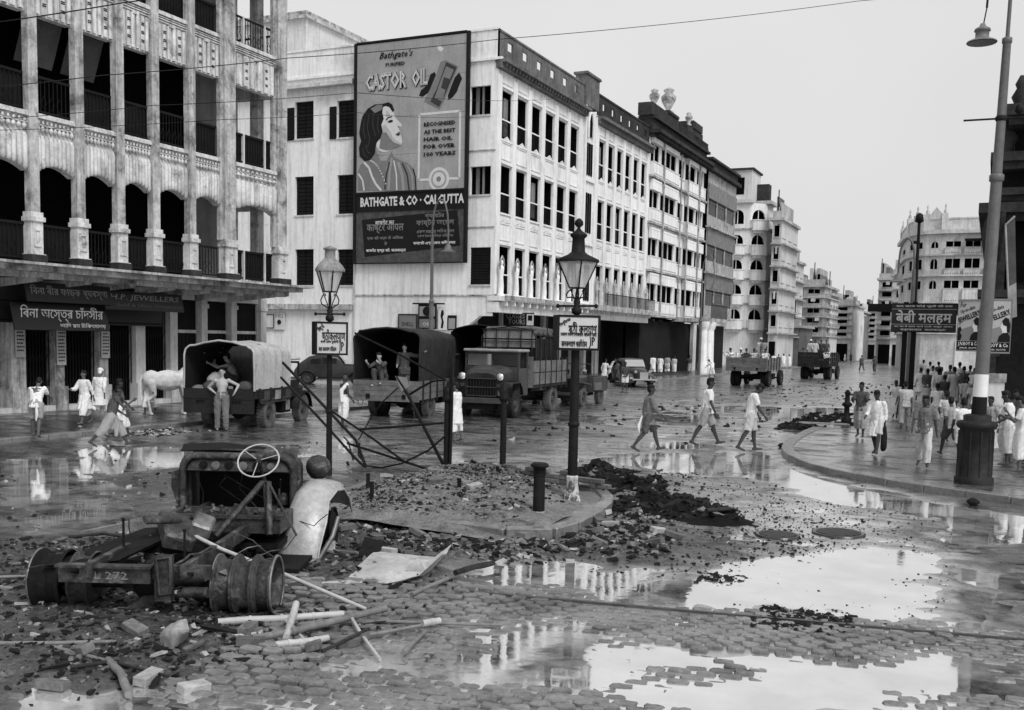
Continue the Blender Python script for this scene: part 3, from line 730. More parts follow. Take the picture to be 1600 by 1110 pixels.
mb.box(-.05, 12.5, -.1, .55, 16.72, 16.9); mb.box(-.05, 12.5, -.05, .3, 16.45, 16.72)
mb.box(14.6, YE, -.1, .55, 16.72, 16.9); mb.box(14.6, YE, -.05, .3, 16.45, 16.72)
for i in range(30): mb.box(.2+i*.41, .32+i*.41, .0, .45, 16.55, 16.72)
mb.obj('cornice', MATS['sooty_plaster'], bb)
# pilasters along the street side, panels above the windows
pcs = [cols[0]-.56]+[u+cw for u in cols]
plm = MB(); plm.box(0.02, .12, 0, .06, 4.9, 16.4); plm.box(.45, .55, 0, .06, 4.9, 16.4); plm.box(.12, .45, 0, .09, 4.9, 16.2); plm = plm.mesh('pilaster', PLASTER)
for u in pcs: place('pilaster', plm, bb, FS2, u, .001, 0)
pl2 = MB(); pl2.box(0.02, .53, 0, .08, 4.9, 16.4); pl2 = pl2.mesh('pilaster', PLASTER)
for u in [cols2[0]-.56]+[u+cw2 for u in cols2]: place('pilaster', pl2, bb, FS2, u, .001, 0)
def spandrel(w, gable):
    mb = MB(); mb.box(0, w, 0, .10, 0, .12); mb.box(.05, w-.05, 0, .05, .25, .29)
    mb.box(.08, .12, 0, .04, .3, 1.15); mb.box(w-.12, w-.08, 0, .04, .3, 1.15); mb.box(.12, w-.12, 0, .04, 1.1, 1.15)
    if gable: mb.add([(.1, .06, 1.22), (w/2, .06, 1.48), (w-.1, .06, 1.22), (.1, .0, 1.18), (w-.1, 0, 1.18), (w/2, .06, 1.40)], [(0,5,1),(5,2,1),(0,3,4,2,5)])
    return mb.mesh('spandrel_panel', PLASTER)
for cs, w in ((cols, cw), (cols2, cw2)):
    sp1, sp2 = spandrel(w, True), spandrel(w, False)
    for u in cs:
        place('spandrel_panel', sp1, bb, FS2, u, .0, 7.52); place('spandrel_panel', sp1, bb, FS2, u, .0, 11.72)
        place('spandrel_panel', sp2, bb, FS2, u, 0, 15.6)
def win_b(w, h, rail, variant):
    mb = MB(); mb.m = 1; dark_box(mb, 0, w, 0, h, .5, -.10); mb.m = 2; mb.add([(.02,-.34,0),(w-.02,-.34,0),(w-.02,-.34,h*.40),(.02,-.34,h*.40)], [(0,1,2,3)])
    mb.m = 0; mb.box(0, w, -.12, -.06, h*.40, h*.40+.07); mb.box(0, w, -.1, .06, -.1, .0)
    if variant == 1: mb.m = 3; mb.box(.02, w*.42, -.34, -.26, h*.42, h)
    if variant == 2: mb.m = 3; mb.box(w*.6, w-.02, -.30, -.25, h*.1, h*.9)
    return mb
wm = {}
def add_win(parent, M, u, z, w, h, v=0, col=PLASTER):
    k = (round(w, 2), round(h, 2), v, col.name)
    if k not in wm:
        r = MB(); bars(r, 0, w, 0, h*.38, -.10, .13, .011); r.box(0, w, -.12, -.08, h*.38, h*.40)
        wm[k] = (win_b(w, h, True, v).mesh('window', [col, VOID, SHUT, GREYM]), r.mesh('railing', RAIL))
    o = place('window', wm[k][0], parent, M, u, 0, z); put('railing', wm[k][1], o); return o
for k, (a, b) in enumerate(rows):
    for cs, w in ((cols, cw), (cols2, cw2)):
        for i, u in enumerate(cs): add_win(bb, FS2, u, a, w, b-a, [0, 0, 1, 0, 2, 0][(i+k*2) % 6])
# front wall windows: openings with frames, some with open shutters
for j, (a, b, c, d) in enumerate(fo):
    mb = MB(); w = b-a; h = d-c; mb.m = 1; dark_box(mb, 0, w, 0, h, .5, -.2)
    mb.m = 0; mb.box(-.04, w+.04, -.02, .06, -.09, 0)
    if j >= 6:
        if j < 8: mb.m = 2; mb.box(w*.52, w*.60, -.3, -.2, 0, h); mb.box(w*.12, w*.3, -.45, -.4, 0, h)
        else:
            mb.m = 3
            for q in range(14): mb.box(.02, w-.02, -.12, -.07, q*h/14+.01, (q+1)*h/14-.02)
    else:
        mb.m = 3
        for q in range(2):
            for z in range(10): mb.box(.03+q*w/2, (q+1)*w/2-.02, -.2, -.15, z*h/10+.02, (z+1)*h/10-.01)
    o = place('window', mb.mesh('window', [PLASTER2, VOID, GREYM, SHUT]), bb, FF, a, 0, c)
    if j in (0, 3):
        mb = MB(); mb.box(-w*.42, -.02, .02, .07, -.05, h*.85)
        for z in range(9): mb.box(-w*.40, -.05, .07, .085, z*h*.09, z*h*.09+h*.06)
        put('shutter', mb.mesh('shutter', SHUT), o)
# string courses on front wall
mb = MB(FF); mb.box(-8.7, 0, 0, .05, 4.78, 4.86); mb.box(-1.75, 0, 0, .05, 12.3, 12.36); mb.box(-1.75, 0, 0, .05, 8.35, 8.41); mb.box(-26, -8.7, 0, .3, 4.0, 4.3)
mb.obj('string_course', STAIN, bb)
mb = MB(FF); mb.box(-8.66, -8.55, 0, .07, 0, 17); mb.obj('wall_edge', PLASTER2, bb)
# stair bay with arched niche
mb = MB(FS2); mb.box(12.45, 12.75, 0, .14, 4.9, 17.4); mb.box(14.35, 14.65, 0, .14, 4.9, 16.8)
for z in (8.6, 12.6): mb.box(12.75, 14.35, 0, .12, z, z+.15)
mb.m = 1
for z0, z1 in ((5.1, 7.4), (9.4, 11.9), (13.0, 15.0)):
    for q in range(3): mb.box(13.05+q*.38, 13.30+q*.38, .02, .05, z0, z1)
mb.add([(13.25, .06, 15.4), (13.85, .06, 15.4), (13.85, .06, 16.3), (13.7, .06, 16.65), (13.55, .06, 16.75), (13.4, .06, 16.65), (13.25, .06, 16.3)], [(0,1,2,3,4,5,6)])
mb.m = 0; mb.tube([(13.15, .08, 15.3), (13.15, .08, 16.3), (13.32, .08, 16.75), (13.55, .08, 16.9), (13.78, .08, 16.75), (13.95, .08, 16.3), (13.95, .08, 15.3)], .08, 5)
mb.obj('stair_bay', [PLASTER, VOID], bb)
# first-floor ledge over the arcade with brackets, and figures at each pilaster
mb = MB(FS2); mb.box(-.1, 12.5, -.3, .75, 4.55, 4.80); mb.box(12.5, YE, -.3, 1.0, 4.50, 4.80); mb.box(-.05, YE, -.3, .35, 3.95, 4.5)
for i in range(26): mb.box(.3+i, .42+i, .35, .68, 4.3, 4.55) if .3+i < YE-.3 else None
mb.m = 1; mb.box(-.12, 12.5, .75, .79, 4.60, 4.83); mb.box(12.5, YE, 1.0, 1.05, 4.5, 4.85)
mb.obj('ledge', [PLASTER, STAIN], bb)
fm = MB()
fm.lathe([(.20, 0), (.20, .1), (.15, .14), (.16, .5), (.12, 1.0), (.16, 1.35), (.17, 1.5), (.07, 1.62)], 8); fm.lathe([(.02, 0), (.10, .05), (.12, .15), (.10, .26), (.02, .32)], 8, (0, 0, 1.58))
fm.m = 1; fm.tube([(-.15, 0, 1.4), (-.24, .05, 1.6), (-.17, .05, 1.9), (0, .04, 2.08), (.17, .05, 1.9), (.24, .05, 1.6), (.15, 0, 1.4)], .05, 5)
fm = fm.mesh('pilaster_figure', [PLASTER, STAIN])
for u in pcs: place('pilaster_figure', fm, bb, FS2, u+.28, .32, 4.80, 0)
fm2 = MB(); fm2.lathe([(.14, 0), (.14, .1), (.11, .2), (.10, .9), (.13, 1.3), (.05, 1.45)], 6); fm2.lathe([(.02, 0), (.10, .12), (.02, .28)], 6, (0, 0, 1.42)); fm2.tube([(-.12, 0, 1.3), (-.2, 0, 1.6), (0, 0, 1.9), (.2, 0, 1.6), (.12, 0, 1.3)], .05, 4)
fm2 = fm2.mesh('pilaster_figure', STAIN)
for u in [cols2[0]-.28]+[u+cw2+.28 for u in cols2]: place('pilaster_figure', fm2, bb, FS2, u, .3, 4.80)
mb = MB(FS2); bars(mb, 14.9, YE-.2, 4.8, 5.6, .9, .16, .012); mb.box(14.9, YE-.2, .88, .92, 5.6, 5.65); mb.obj('railing', RAIL, bb)
# arcade shop fronts seen under the ledge
FSI = frame((-3.1, 0, 0), (0,1,0), (1,0,0))
for u in (3.5, 7.2, 10.8, 13.5, 16.2, 18.6, 21, 23.4):
    mb = MB(FSI); mb.box(u, u+.45, 0, .25, 0, 4.5); mb.obj('shop_pier', PLASTER2, bb)
for u in (18.7, 22.5):
    mb = MB(FSI); w = 1.5; mb.box(u+.5, u+.62, .1, .2, 0, 3.0); mb.box(u+1.6, u+1.72, .1, .2, 0, 3.0); mb.box(u+.5, u+1.72, .1, .2, 3, 3.6); mb.obj('door_frame', WHITE, bb)
for u in (0.2, 25.4, 25.9-.7):
    pass
# rooftop room behind
rr = onY(447, 100, 60.0); 
rt = thing('rooftop_room', 'small plastered rooftop room with a dark doorway rising behind the parapet next to the hoarding', 'rooftop room', (0, 60, 17.9))
x0_, x1_ = onY(440, 60, 60).x-4, onY(478, 60, 60).x; ztop = onY(470, 18, 60).z-17.9
mb = MB(); mb.box(x0_, x1_, 0, 8, -.5, ztop-.5); mb.obj('wall', PLASTER2, rt)
mb = MB(); mb.box(x0_-.2, x1_+.25, -.25, 8.2, ztop-.5, ztop-.3); mb.box(x0_-.1, x1_+.12, -.1, 8.1, ztop-.3, ztop); mb.obj('cornice', STAIN, rt)
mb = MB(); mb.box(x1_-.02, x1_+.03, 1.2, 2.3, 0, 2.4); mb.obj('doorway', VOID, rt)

# ---------------- generic storeyed house with verandas
def house(name, label, wallm, facades, zbase=0, top=None, roof=None, group=None, slabm=None):
    """facades: list of dicts M, w, levels [(floor, sill, head, top)], bays [(u0,u1,kind)]"""
    t = thing(name, label, 'building', group=group); slabm = slabm or STAIN
    mbw = MB(); mbs = MB()
    for f in facades:
        M = f['M']; mbw.T = M; mbs.T = M; w = f['w']; ops = []
        for (fl, sill, head, tp) in f['levels']:
            for (a, b, *k) in f['bays']: ops.append((a, b, sill, head))
        z0 = f.get('z0', f['levels'][0][0]); z1 = f.get('z1', f['levels'][-1][3])
        wall_grid(mbw, 0, w, z0, z1, ops, .10)
        for (fl, sill, head, tp) in f['levels']:
            pj = f.get('proj', .35); mbs.box(-.05, w+.05, -.1, pj, fl-.16, fl)
            for (a, b, *k) in f['bays']:
                kind = k[0] if k else 'w'; key = ('h', round(b-a, 2), round(head-sill, 2), kind, wallm.name)
                if key not in wm:
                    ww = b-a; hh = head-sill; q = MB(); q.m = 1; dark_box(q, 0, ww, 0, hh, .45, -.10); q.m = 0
                    if kind == 'v':
                        for i in range(1, max(2, int(ww/1.1))): q.box(ww*i/max(2, int(ww/1.1))-.035, ww*i/max(2, int(ww/1.1))+.035, -.12, -.05, 0, hh)
                    elif kind == 'w':
                        q.box(-.05, ww+.05, 0, .08, -.08, 0); q.m = 1; q.box(ww*.1, ww*.46, -.19, -.15, 0, hh)
                    elif kind == 'g':
                        q.m = 2
                        for i in range(0, int(ww/.45)+1): q.box(i*ww/int(ww/.45+1)-.03, i*ww/int(ww/.45+1)+.03, -.15, -.08, 0, hh)
                        q.box(0, ww, -.15, -.08, hh*.5, hh*.5+.05)
                    elif kind == 'a':
                        arch_fill(q, 0, ww, hh, ww/2, -.2, .0); q.box(ww/2-.04, ww/2+.04, -.15, -.1, 0, hh)
                    wm[key] = q.mesh('window', [wallm, VOID, GREYM])
                place('window', wm[key], t, M, a, 0, sill)
                if kind in 'v':
                    key2 = ('p', round(b-a, 2), round(sill-fl, 2), round(f['levels'][0][3]-f['levels'][0][2], 2), wallm.name)
                    if key2 not in wm:
                        q = MB(); ww = b-a; hh = sill-fl; q.box(-.06, ww+.06, .02, .30, 0, hh); q.box(-.08, ww+.08, .0, .34, hh, hh+.06)
                        q.m = 1
                        for i in range(int(ww/.22)): q.box(.1+i*.22, .18+i*.22, .30, .31, .08, .17)
                        wm[key2] = q.mesh('balcony_panel', [wallm, DARKSTONE])
                        th = f['levels'][0][3]-f['levels'][0][2]-.25; q = MB(); q.box(-.06, ww+.06, .05, .28, 0, th); q.box(.0, ww, .28, .30, th*.8, th*.86); wm[key2+('s',)] = q.mesh('sunshade_panel', wallm)
                    place('balcony_panel', wm[key2], t, M, a, 0, fl)
                    if 'noshade' not in f: place('sunshade_panel', wm[key2+('s',)], t, M, a, 0, head)
        if 'back' in f: mbw.box(0.02, w-.02, -f['back'], -.7, z0, z1)
    mbw.T = None; mbs.T = None
    mbw.obj('wall', wallm, t); mbs.obj('floor_band', slabm, t)
    return t
def lv(base, n, st, sill=.9, head=2.7): return [(base+i*st, base+i*st+sill, base+i*st+head, base+(i+1)*st) for i in range(n)]

# ---------------- 3. veranda house next along the street
Y2 = 75.25
F2 = frame((-24, Y2, 0), (0,1,0), (1,0,0))
def u2(px): return onX(px, 350, -24).y-Y2
L2 = [(4.55+i*3.62, 4.55+i*3.62+.95, 4.55+i*3.62+2.4, 4.55+(i+1)*3.62) for i in range(3)]
L2 = []
zz = [4.62, 8.0, 11.55, 14.95, 17.7]
for i in range(4): L2.append((zz[i], zz[i]+.95, zz[i]+2.35 if i < 3 else zz[i]+2.4, zz[i+1]))
h2 = house('veranda_house', 'grimy pale house with stacked white veranda panels and a ruinous dark parapet with rooftop urns', PLASTER,
   [dict(M=F2, w=16.0, levels=L2, bays=[(.4, 2.6, 'v'), (3.2, 7.2, 'v'), (8.0, 9.6, 'w'), (10.0, 13.2, 'v'), (13.7, 15.6, 'v')], back=10)])
for u in (2.9, 7.6, 9.8, 13.45):
    mb = MB(F2); mb.cyl((u, .38, 4.6), (u, .38, 17.6), .07, n=6); mb.obj('drainpipe', STAIN, h2)
mb = MB(F2); mb.box(0, 16, -1, .4, 17.7, 17.95); mb.box(-.1, 16.1, -1, .9, 17.95, 18.2); mb.box(0, 16, -.8, .2, 18.2, 19.0); mb.box(-.1, 16.1, -.9, .5, 19.0, 19.2)
for i in range(36): mb.box(.2+i*.44, .4+i*.44, .2, .75, 17.7, 17.95)
mb.box(-.5, 6.5, -.8, .3, 19.2, 20.1); mb.box(3.5, 6.3, -1.2, .4, 20.1, 20.3); mb.box(10.5, 15.5, -1.4, -.1, 19.2, 20.6); mb.box(12, 15, -1.4, 0, 20.6, 21.2)
balusters(mb, -.3, 16, 19.2, 19.9, .2, .4, .12, 5)
mb.obj('parapet', DARKSTONE, h2)
for u, z, s in ((1.5, 20.1, 1.0), (5.2, 20.3, 1.5), (6.8, 19.2, .9), (11.2, 20.6, .8), (15.7, 19.2, .7)):
    mb = MB(F2); mb.lathe([(.3*s, 0), (.3*s, .15*s), (.12*s, .25*s), (.38*s, .7*s), (.42*s, .9*s), (.2*s, 1.1*s), (.3*s, 1.25*s), (.05, 1.4*s)], 8, (u, -.2, z)); mb.obj('roof_urn', STAIN, h2)
mb = MB(F2); mb.box(0, 16, -1.6, -1.4, 0, 4.5); mb.obj('shop_wall', DARKWALL, h2)
for u, w_, hh_, m_ in ((.4,.35,4.4,PLASTER2), (2.6,.3,4.4,PLASTER), (4.2,.9,2.9,WHITE), (6.0,.35,4.4,PLASTER2), (8.2,.35,4.4,PLASTER), (9.6,1.0,3.1,PLASTER), (11.4,.35,4.4,PLASTER2), (13.0,1.2,3.0,WHITE), (15.0,.35,4.4,PLASTER2)):
    mb = MB(F2); mb.box(u, u+w_, -1.35, -1.1, 0, hh_); 
    if w_ > .5: mb.m = 1; mb.box(u+.18, u+w_-.18, -1.09, -1.07, .1, hh_-.9); mb.box(u+.18, u+w_-.18, -1.09, -1.07, hh_-.7, hh_-.3)
    mb.obj('shop_door' if w_ > .5 else 'shop_pier', [m_, VOID], h2)
mb = MB(F2); mb.box(3.2, 5.6, -1.05, -.95, 3.3, 3.9); mb.obj('shop_board', SHUT, h2)
# ---------------- 4. glazed veranda house
Y3 = Y2+16.0
F3 = frame((-24, Y3, 0), (0,1,0), (1,0,0))
w3 = onX(1140, 400, -24).y-Y3
n3 = 3
GL = mat('weathered_glazed_screen', .20, .5, .5, 3, 14, streak=.4)
L3 = [(4.9, 5.9, 8.2, 8.9), (8.9, 9.9, 12.2, 12.9), (12.9, 13.9, 16.2, 16.9)]
h3 = house('glazed_veranda_house', 'narrow dark house with glazed wooden veranda fronts beside the urn-topped house', mat('weathered_grey_wall', .38, .8, .4, 1.5, 9, streak=.5, dirt=.06),
   [dict(M=frame((-23.6, Y3, 0), (0,1,0), (1,0,0)), w=w3, levels=L3, bays=[(.4, w3*.32, 'g'), (w3*.34, w3*.64, 'g'), (w3*.67, w3-.4, 'g')], back=9, z1=17.6)])
for z in (7.3, 11.3, 15.3):
    mb = MB(F3)
    for i in range(int(w3/.3)): mb.box(.15+i*.3, .38+i*.3, .42, .50, z, z+1.3)
    mb.obj('screen', GL, h3)
mb = MB(F3); mb.box(-.1, w3+.1, -6, .9, 17.6, 17.9); mb.box(0, w3, -6, .5, 17.9, 18.6); mb.box(-.1, w3+.1, -6, .8, 18.6, 18.8); mb.obj('parapet', DARKSTONE, h3)
# projecting first-floor balcony over the pavement, on columns
bal = thing('pavement_balcony', 'long dark first floor balcony carried over the pavement on tall pale columns', 'balcony', (0, 0, 0))
cpos = [G(1103, 585), G(1117.5, 585.5), G(1064, 585)]
xb = -20.7
mb = MB(); mb.box(-24, xb, Y2+7.5, cpos[1].y+4, 4.25, 4.55); mb.obj('floor', STAIN, bal)
mb = MB(); bars(mb, 0, 1, 0, .01, 0, 1, .001); y_ = Y2+7.5
mb = MB(frame((xb, Y2+7.5, 4.55), (0,1,0), (1,0,0))); W_ = cpos[1].y+4-Y2-7.5; balusters(mb, 0, W_, 0, 1.1, -.05, .35, .07, 5); mb.box(0, W_, -.12, .04, 1.1, 1.2); mb.box(0, W_, -.1, -.05, 0, 1.0); mb.obj('railing', mat('weathered_railing', .10, .8, .5, 3, 20, streak=.4), bal)
cm = MB(); cm.lathe([(.42, 0), (.42, .9), (.36, 1.0), (.34, 1.1), (.30, 3.5), (.28, 3.55), (.40, 3.75), (.48, 4.1), (.50, 4.25)], 12); cm = cm.mesh('column', PLASTER)
for c in cpos: put('column', cm, bal, (xb-.4, c.y, 0))
put('column', cm, bal, (xb-.4, Y2+8.2, 0))
mb = MB(); mb.box(-24.2, -23.9, Y3+2, Y3+2.8, 0, 4.3); mb.box(-24.2, -23.9, Y3-2, Y3-1, 0, 4.3); mb.m = 1; mb.box(-28, -24.3, Y2, Y3+w3, 0, 4.2); mb.obj('shop_front', [PLASTER2, DARKWALL], bal)
# ---------------- 5. round-cornered white house
YR = onX(1141, 500, -24.5).y+8; zf = 0
A_ = onY(1140, 500, YR); B_ = onY(1166, 500, YR); 
zs5 = lambda y: onY(1150, y, YR).z
Fa = frame((A_.x-4, YR, 0), (1,0,0), (0,-1,0)); wa = B_.x-A_.x+4
cx_ = B_.x; ch = 1.5
Fb = frame((cx_, YR, 0), (1,1,0), (1,-1,0)); wb = ch*1.414
Fc = frame((cx_+ch, YR+ch, 0), (0,1,0), (1,0,0)); yend = onX(1201, 500, cx_+ch).y; wc = yend-YR-ch
L5 = [(zs5(513)-.2, 0, 0, 0)]
b5 = zs5(512); st5 = (zs5(396)-zs5(512))/3.0
L5 = [(b5+i*st5, b5+i*st5+.45, b5+i*st5+st5*.74, b5+(i+1)*st5) for i in range(5)]
top5 = b5+5*st5
h5 = house('white_corner_house', 'white round-cornered house with arched windows, curved balconies and a small rooftop room', PLASTER,
  [dict(M=Fa, w=wa, levels=L5, bays=[(wa-2.1, wa-.7, 'a')], back=8, z0=0, proj=.12),
   dict(M=Fb, w=wb, levels=L5, bays=[(.25, wb-.25, 'a')], back=2, z0=0, proj=.3),
   dict(M=Fc, w=wc, levels=L5, bays=[(.8+i*1.7, 2.0+i*1.7, 'g') for i in range(int((wc-1.5)/1.7))], back=8, z0=0, proj=.5)])
bp = MB(); n = 10
bp.prism([(-1.0, 0), (-.95, .45), (-.6, .8), (0, .9), (.6, .8), (.95, .45), (1.0, 0)], -.3, .72); bp.prism([(-1.05, 0), (-1.0, .5), (-.62, .86), (0, .96), (.62, .86), (1.0, .5), (1.05, 0)], .72, .82); bp.prism([(-.7, 0), (-.6, .4), (0, .6), (.6, .4), (.7, 0)], -.6, -.3)
bp = bp.mesh('balcony', PLASTER)
for i in range(4): place('balcony', bp, h5, Fa, wa-1.4, .0, L5[i][0]+.1); 
for i in range(5): place('balcony', bp, h5, Fb, wb/2, .0, L5[i][0]+.05)
mb = MB(Fa); mb.box(-.1, wa+.3, -4, .4, top5, top5+.35); mb.T = Fc; mb.box(-.2, wc, -4, .5, top5, top5+.35); mb.T = None; mb.obj('cornice', PLASTER2, h5)
mb = MB(Fa); mb.box(wa-4.2, wa-.1, -5, -.5, top5+.35, top5+3.6); mb.m = 1; mb.box(wa-2.6, wa-.9, -.5, -.46, top5+1.0, top5+2.8); mb.m = 2; mb.box(wa-4.4, wa+.1, -5.2, -.3, top5+3.6, top5+3.8); mb.T = Fc; mb.m = 2; mb.box(2, wc*.6, -3, -.3, top5+.35, top5+1.6); mb.box(wc*.55, wc, -4, -.3, top5+.3, top5+2.4); mb.obj('rooftop_room', [PLASTER2, VOID, DARKSTONE], h5)

# ---------------- farther houses of the left row (one entry per house, each at its own distance)
WG = mat('far_pale_wall', .66, .85, .25, .3, 3, streak=.35, dirt=.25, dlo=.5, dhi=.7); WG2 = mat('far_grey_wall', .42, .85, .35, .4, 3, streak=.4, dirt=.12); WG3 = mat('far_dark_wall', .15, .85, .4, .4, 2, streak=.3, dirt=.05)
def farhouse(label, x0, x1, ytop, zdist, depth, storeys, wm_, group=None, side=None, balcony=True, groundh=3.8, kind='w', dome=False, skirt=0, nb=None):
    """house facing the camera's end of the street; x0,x1,ytop = its outline as surveyed in the photograph at distance zdist"""
    Ya = zdist; A = onY(x0, 545, Ya); B = onY(x1, 545, Ya); w = B.x-A.x; H = onY((x0+x1)/2, ytop, Ya).z
    Mf = frame((A.x, Ya, 0), (1,0,0), (0,-1,0)); st = (H-groundh)/storeys
    nb = nb or max(1, int(w/2.4)); bw_ = w/nb
    fac = [dict(M=Mf, w=w, levels=[(groundh+i*st, groundh+i*st+st*.28, groundh+i*st+st*.78, groundh+(i+1)*st) for i in range(storeys)], bays=[(bw_*(i+.22), bw_*(i+.78), kind) for i in range(nb)], back=depth, z0=0, proj=.45 if balcony else .15, noshade=1)]
    if side:
        nb2 = max(1, int(depth/3)); b2 = depth/nb2
        fac.append(dict(M=frame((B.x, Ya, 0), (0,1,0), (1,0,0)), w=depth, levels=fac[0]['levels'], bays=[(b2*(i+.2), b2*(i+.8), kind) for i in range(nb2)], z0=0, proj=.45 if balcony else .15, noshade=1))
    t = house('far_house', label, wm_, fac, group=group, slabm=WG2)
    mb = MB(Mf); mb.box(-.3, w+.3, -depth, .3, H, H+.3); mb.box(0, w, -.4, 0, H+.3, H+1.0); mb.obj('parapet', WG2, t)
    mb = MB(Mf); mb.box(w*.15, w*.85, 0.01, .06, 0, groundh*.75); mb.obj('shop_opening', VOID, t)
    rq_ = random.Random(int(x0))
    for _ in range(3):
        u_ = rq_.uniform(0, w*.7); ww_ = rq_.uniform(w*.12, w*.3); mb = MB(Mf); mb.box(u_, u_+ww_, -rq_.uniform(3, depth), -.5, H+.3, H+rq_.uniform(1.2, 3.0)); mb.obj('roof_shed', [WG2, WG3, PLASTER2][_], t)
    mb = MB(Mf); u_ = rq_.uniform(.1, .9)*w; mb.cyl((u_, -.2, H+.9), (u_, -.2, H+3.2), .06, n=5); mb.obj('flag_pole', SHUT, t)
    for _ in range(storeys):
        u_ = rq_.uniform(.05, .7)*w; z_ = groundh+_*st; mb = MB(Mf); mb.box(u_, u_+w*.22, .0, .5, z_+st*.80, z_+st*.84); mb.box(u_, u_+w*.22, .46, .5, z_+st*.5, z_+st*.80) if _ % 2 else None; mb.obj('awning', [WG3, PLASTER2][_ % 2], t)
    if dome:
        mb = MB(Mf); r = w*.2; mb.lathe([(r, 0), (r, r*.4), (r*1.08, r*.5), (r*1.0, r*1.0), (r*.7, r*1.5), (r*.25, r*1.8), (.1, r*2.0), (.08, r*2.8), (.02, r*3)], 14, (w-r, -r*1.2, H+.3)); mb.obj('dome', WG2, t)
    return t
farhouse('tall pale house end just past the round-cornered white house', 1199, 1213, 345, 112, 10, 5, PLASTER2, side=True)
farhouse('pale narrow house stepping down beyond the round-cornered row', 1205, 1223, 405, 122, 12, 4, WG, side=True)
farhouse('low dark-roofed shop house with a deep canopy in the left row', 1195, 1247, 512, 126, 10, 1, WG3, balcony=True, groundh=3.5)
farhouse('grey house with a tall blank gable in the far left row', 1227, 1253, 450, 146, 10, 4, WG2, kind='w', nb=2, balcony=False)
farhouse('six storey balconied grey house in the far left row, a ragged roof on top', 1252, 1284, 449, 140, 12, 5, WG2, kind='v', side=True)
farhouse('slim white tower house beside the balconied house', 1285, 1294, 462, 144, 8, 6, WG, nb=1, balcony=False)
farhouse('white far house with a dome on its right corner', 1294, 1329, 478, 172, 16, 5, WG, dome=True)
farhouse('dark grey house closing the end of the street, left one', 1328, 1347, 489, 205, 14, 5, WG3, balcony=False)
farhouse('lighter grey house closing the end of the street, right one', 1346, 1370, 488, 215, 14, 5, WG2, balcony=False)
farhouse('grey stepped house left of the big curved white building', 1368, 1394, 438, 165, 12, 6, WG2, kind='w', side=True)
farhouse('pale house with square windows against the big curved white building', 1390, 1418, 432, 150, 12, 5, WG, kind='w')
farhouse('small pale house peeping between the domed house and the grey end house', 1318, 1336, 492, 190, 12, 4, WG)
farhouse('low white house in the gap at the very end of the street', 1340, 1360, 499, 240, 14, 4, PLASTER)
farhouse('pale block just behind the six storey balconied house', 1276, 1300, 470, 185, 12, 5, PLASTER2)
# ---------------- big curved white building on the right
YC = 118.0
def cz(y): return onY(1475, y, YC).z
P_ = [onY(1402, 500, YC+14), onY(1412, 500, YC+4), onY(1424, 500, YC+1.2), onY(1440, 500, YC), onY(1468, 500, YC-.4), onY(1560, 500, YC-.4)]
P_ = [(p.x, p.y) for p in P_]
lvl = [cz(572), cz(520), cz(466), cz(420), cz(385)]
Ht = cz(357)
hr = []; 
f_ = []
kinds = ['w', 'w', 'w', 'w', 'v']
for i in range(len(P_)-1):
    (xa, ya), (xb_, yb_) = P_[i], P_[i+1]; w = math.hypot(xb_-xa, yb_-ya)
    M = frame((xa, ya, 0), (xb_-xa, yb_-ya, 0), (yb_-ya, -(xb_-xa), 0))
    if i < 4: bays = [(w*.3, w*.7, 'a' if i == 3 else 'w')]
    else: nb = 3; bays = [(w*(k+.12)/nb, w*(k+.88)/nb, 'v') for k in range(nb)]
    levs = []
    levs = [(cz(a), cz(b), cz(c), cz(d)) for a, b, c, d in ((520,506,486,472),(472,452,439,430),(430,421,405,398),(398,388,378,372))]
    f_.append(dict(M=M, w=w, levels=levs, bays=bays, z0=0, z1=Ht-.6, proj=.3, noshade=1))
f_[-1]['back'] = 12
hc = house('curved_white_building', 'large white building with a curved corner and stacked columned verandas behind the black Hindi signboard', mat('white_stucco', .60, .85, .22, .5, 4, streak=.35, dirt=.28), f_, slabm=PLASTER2)
mb = MB()
for i, f in enumerate(f_): mb.T = f['M']; mb.box(-.1, f['w']+.1, -.5, .45, Ht-.6, Ht-.2); mb.box(0, f['w'], -.3, 0, Ht-.2, Ht+.9); mb.box(-.05, f['w']+.05, -.35, .06, Ht+.9, Ht+1.05)
mb.T = None; mb.obj('parapet', MATS['white_stucco'], hc)
for i, f in enumerate(f_):
    for u in ([0] if i < 4 else [0, 4, 8]):
        mb = MB(f['M']); mb.box(u-.3, u+.3, -.4, .15, Ht-.2, Ht+1.5); mb.lathe([(.1, 0), (.22, .2), (.05, .5), (.12, .7), (.02, 1.0)], 6, (u, -.1, Ht+1.5)); mb.obj('roof_finial', PLASTER2, hc)
mb = MB(f_[3]['M']); w = f_[3]['w']; mb.add([(0,0,Ht+1.05),(w,0,Ht+1.05),(w/2,0,Ht+2.2),(0,-.3,Ht+1.05),(w,-.3,Ht+1.05),(w/2,-.3,Ht+2.2)], [(0,1,2),(3,5,4),(0,2,5,3),(1,4,5,2)]); mb.obj('gable', PLASTER2, hc)
mb = MB(f_[-1]['M'])
for u in (2, 4.5, 7): mb = MB(f_[-1]['M']); mb.box(u-.35, u+.35, .05, .15, 0, 3.4); mb.obj('door_jamb', WHITE, hc)
mb = MB(f_[-1]['M']); mb.box(2, f_[-1]['w'], .0, 1.4, cz(378), cz(376)); mb.obj('roof_awning', SHUT, hc)
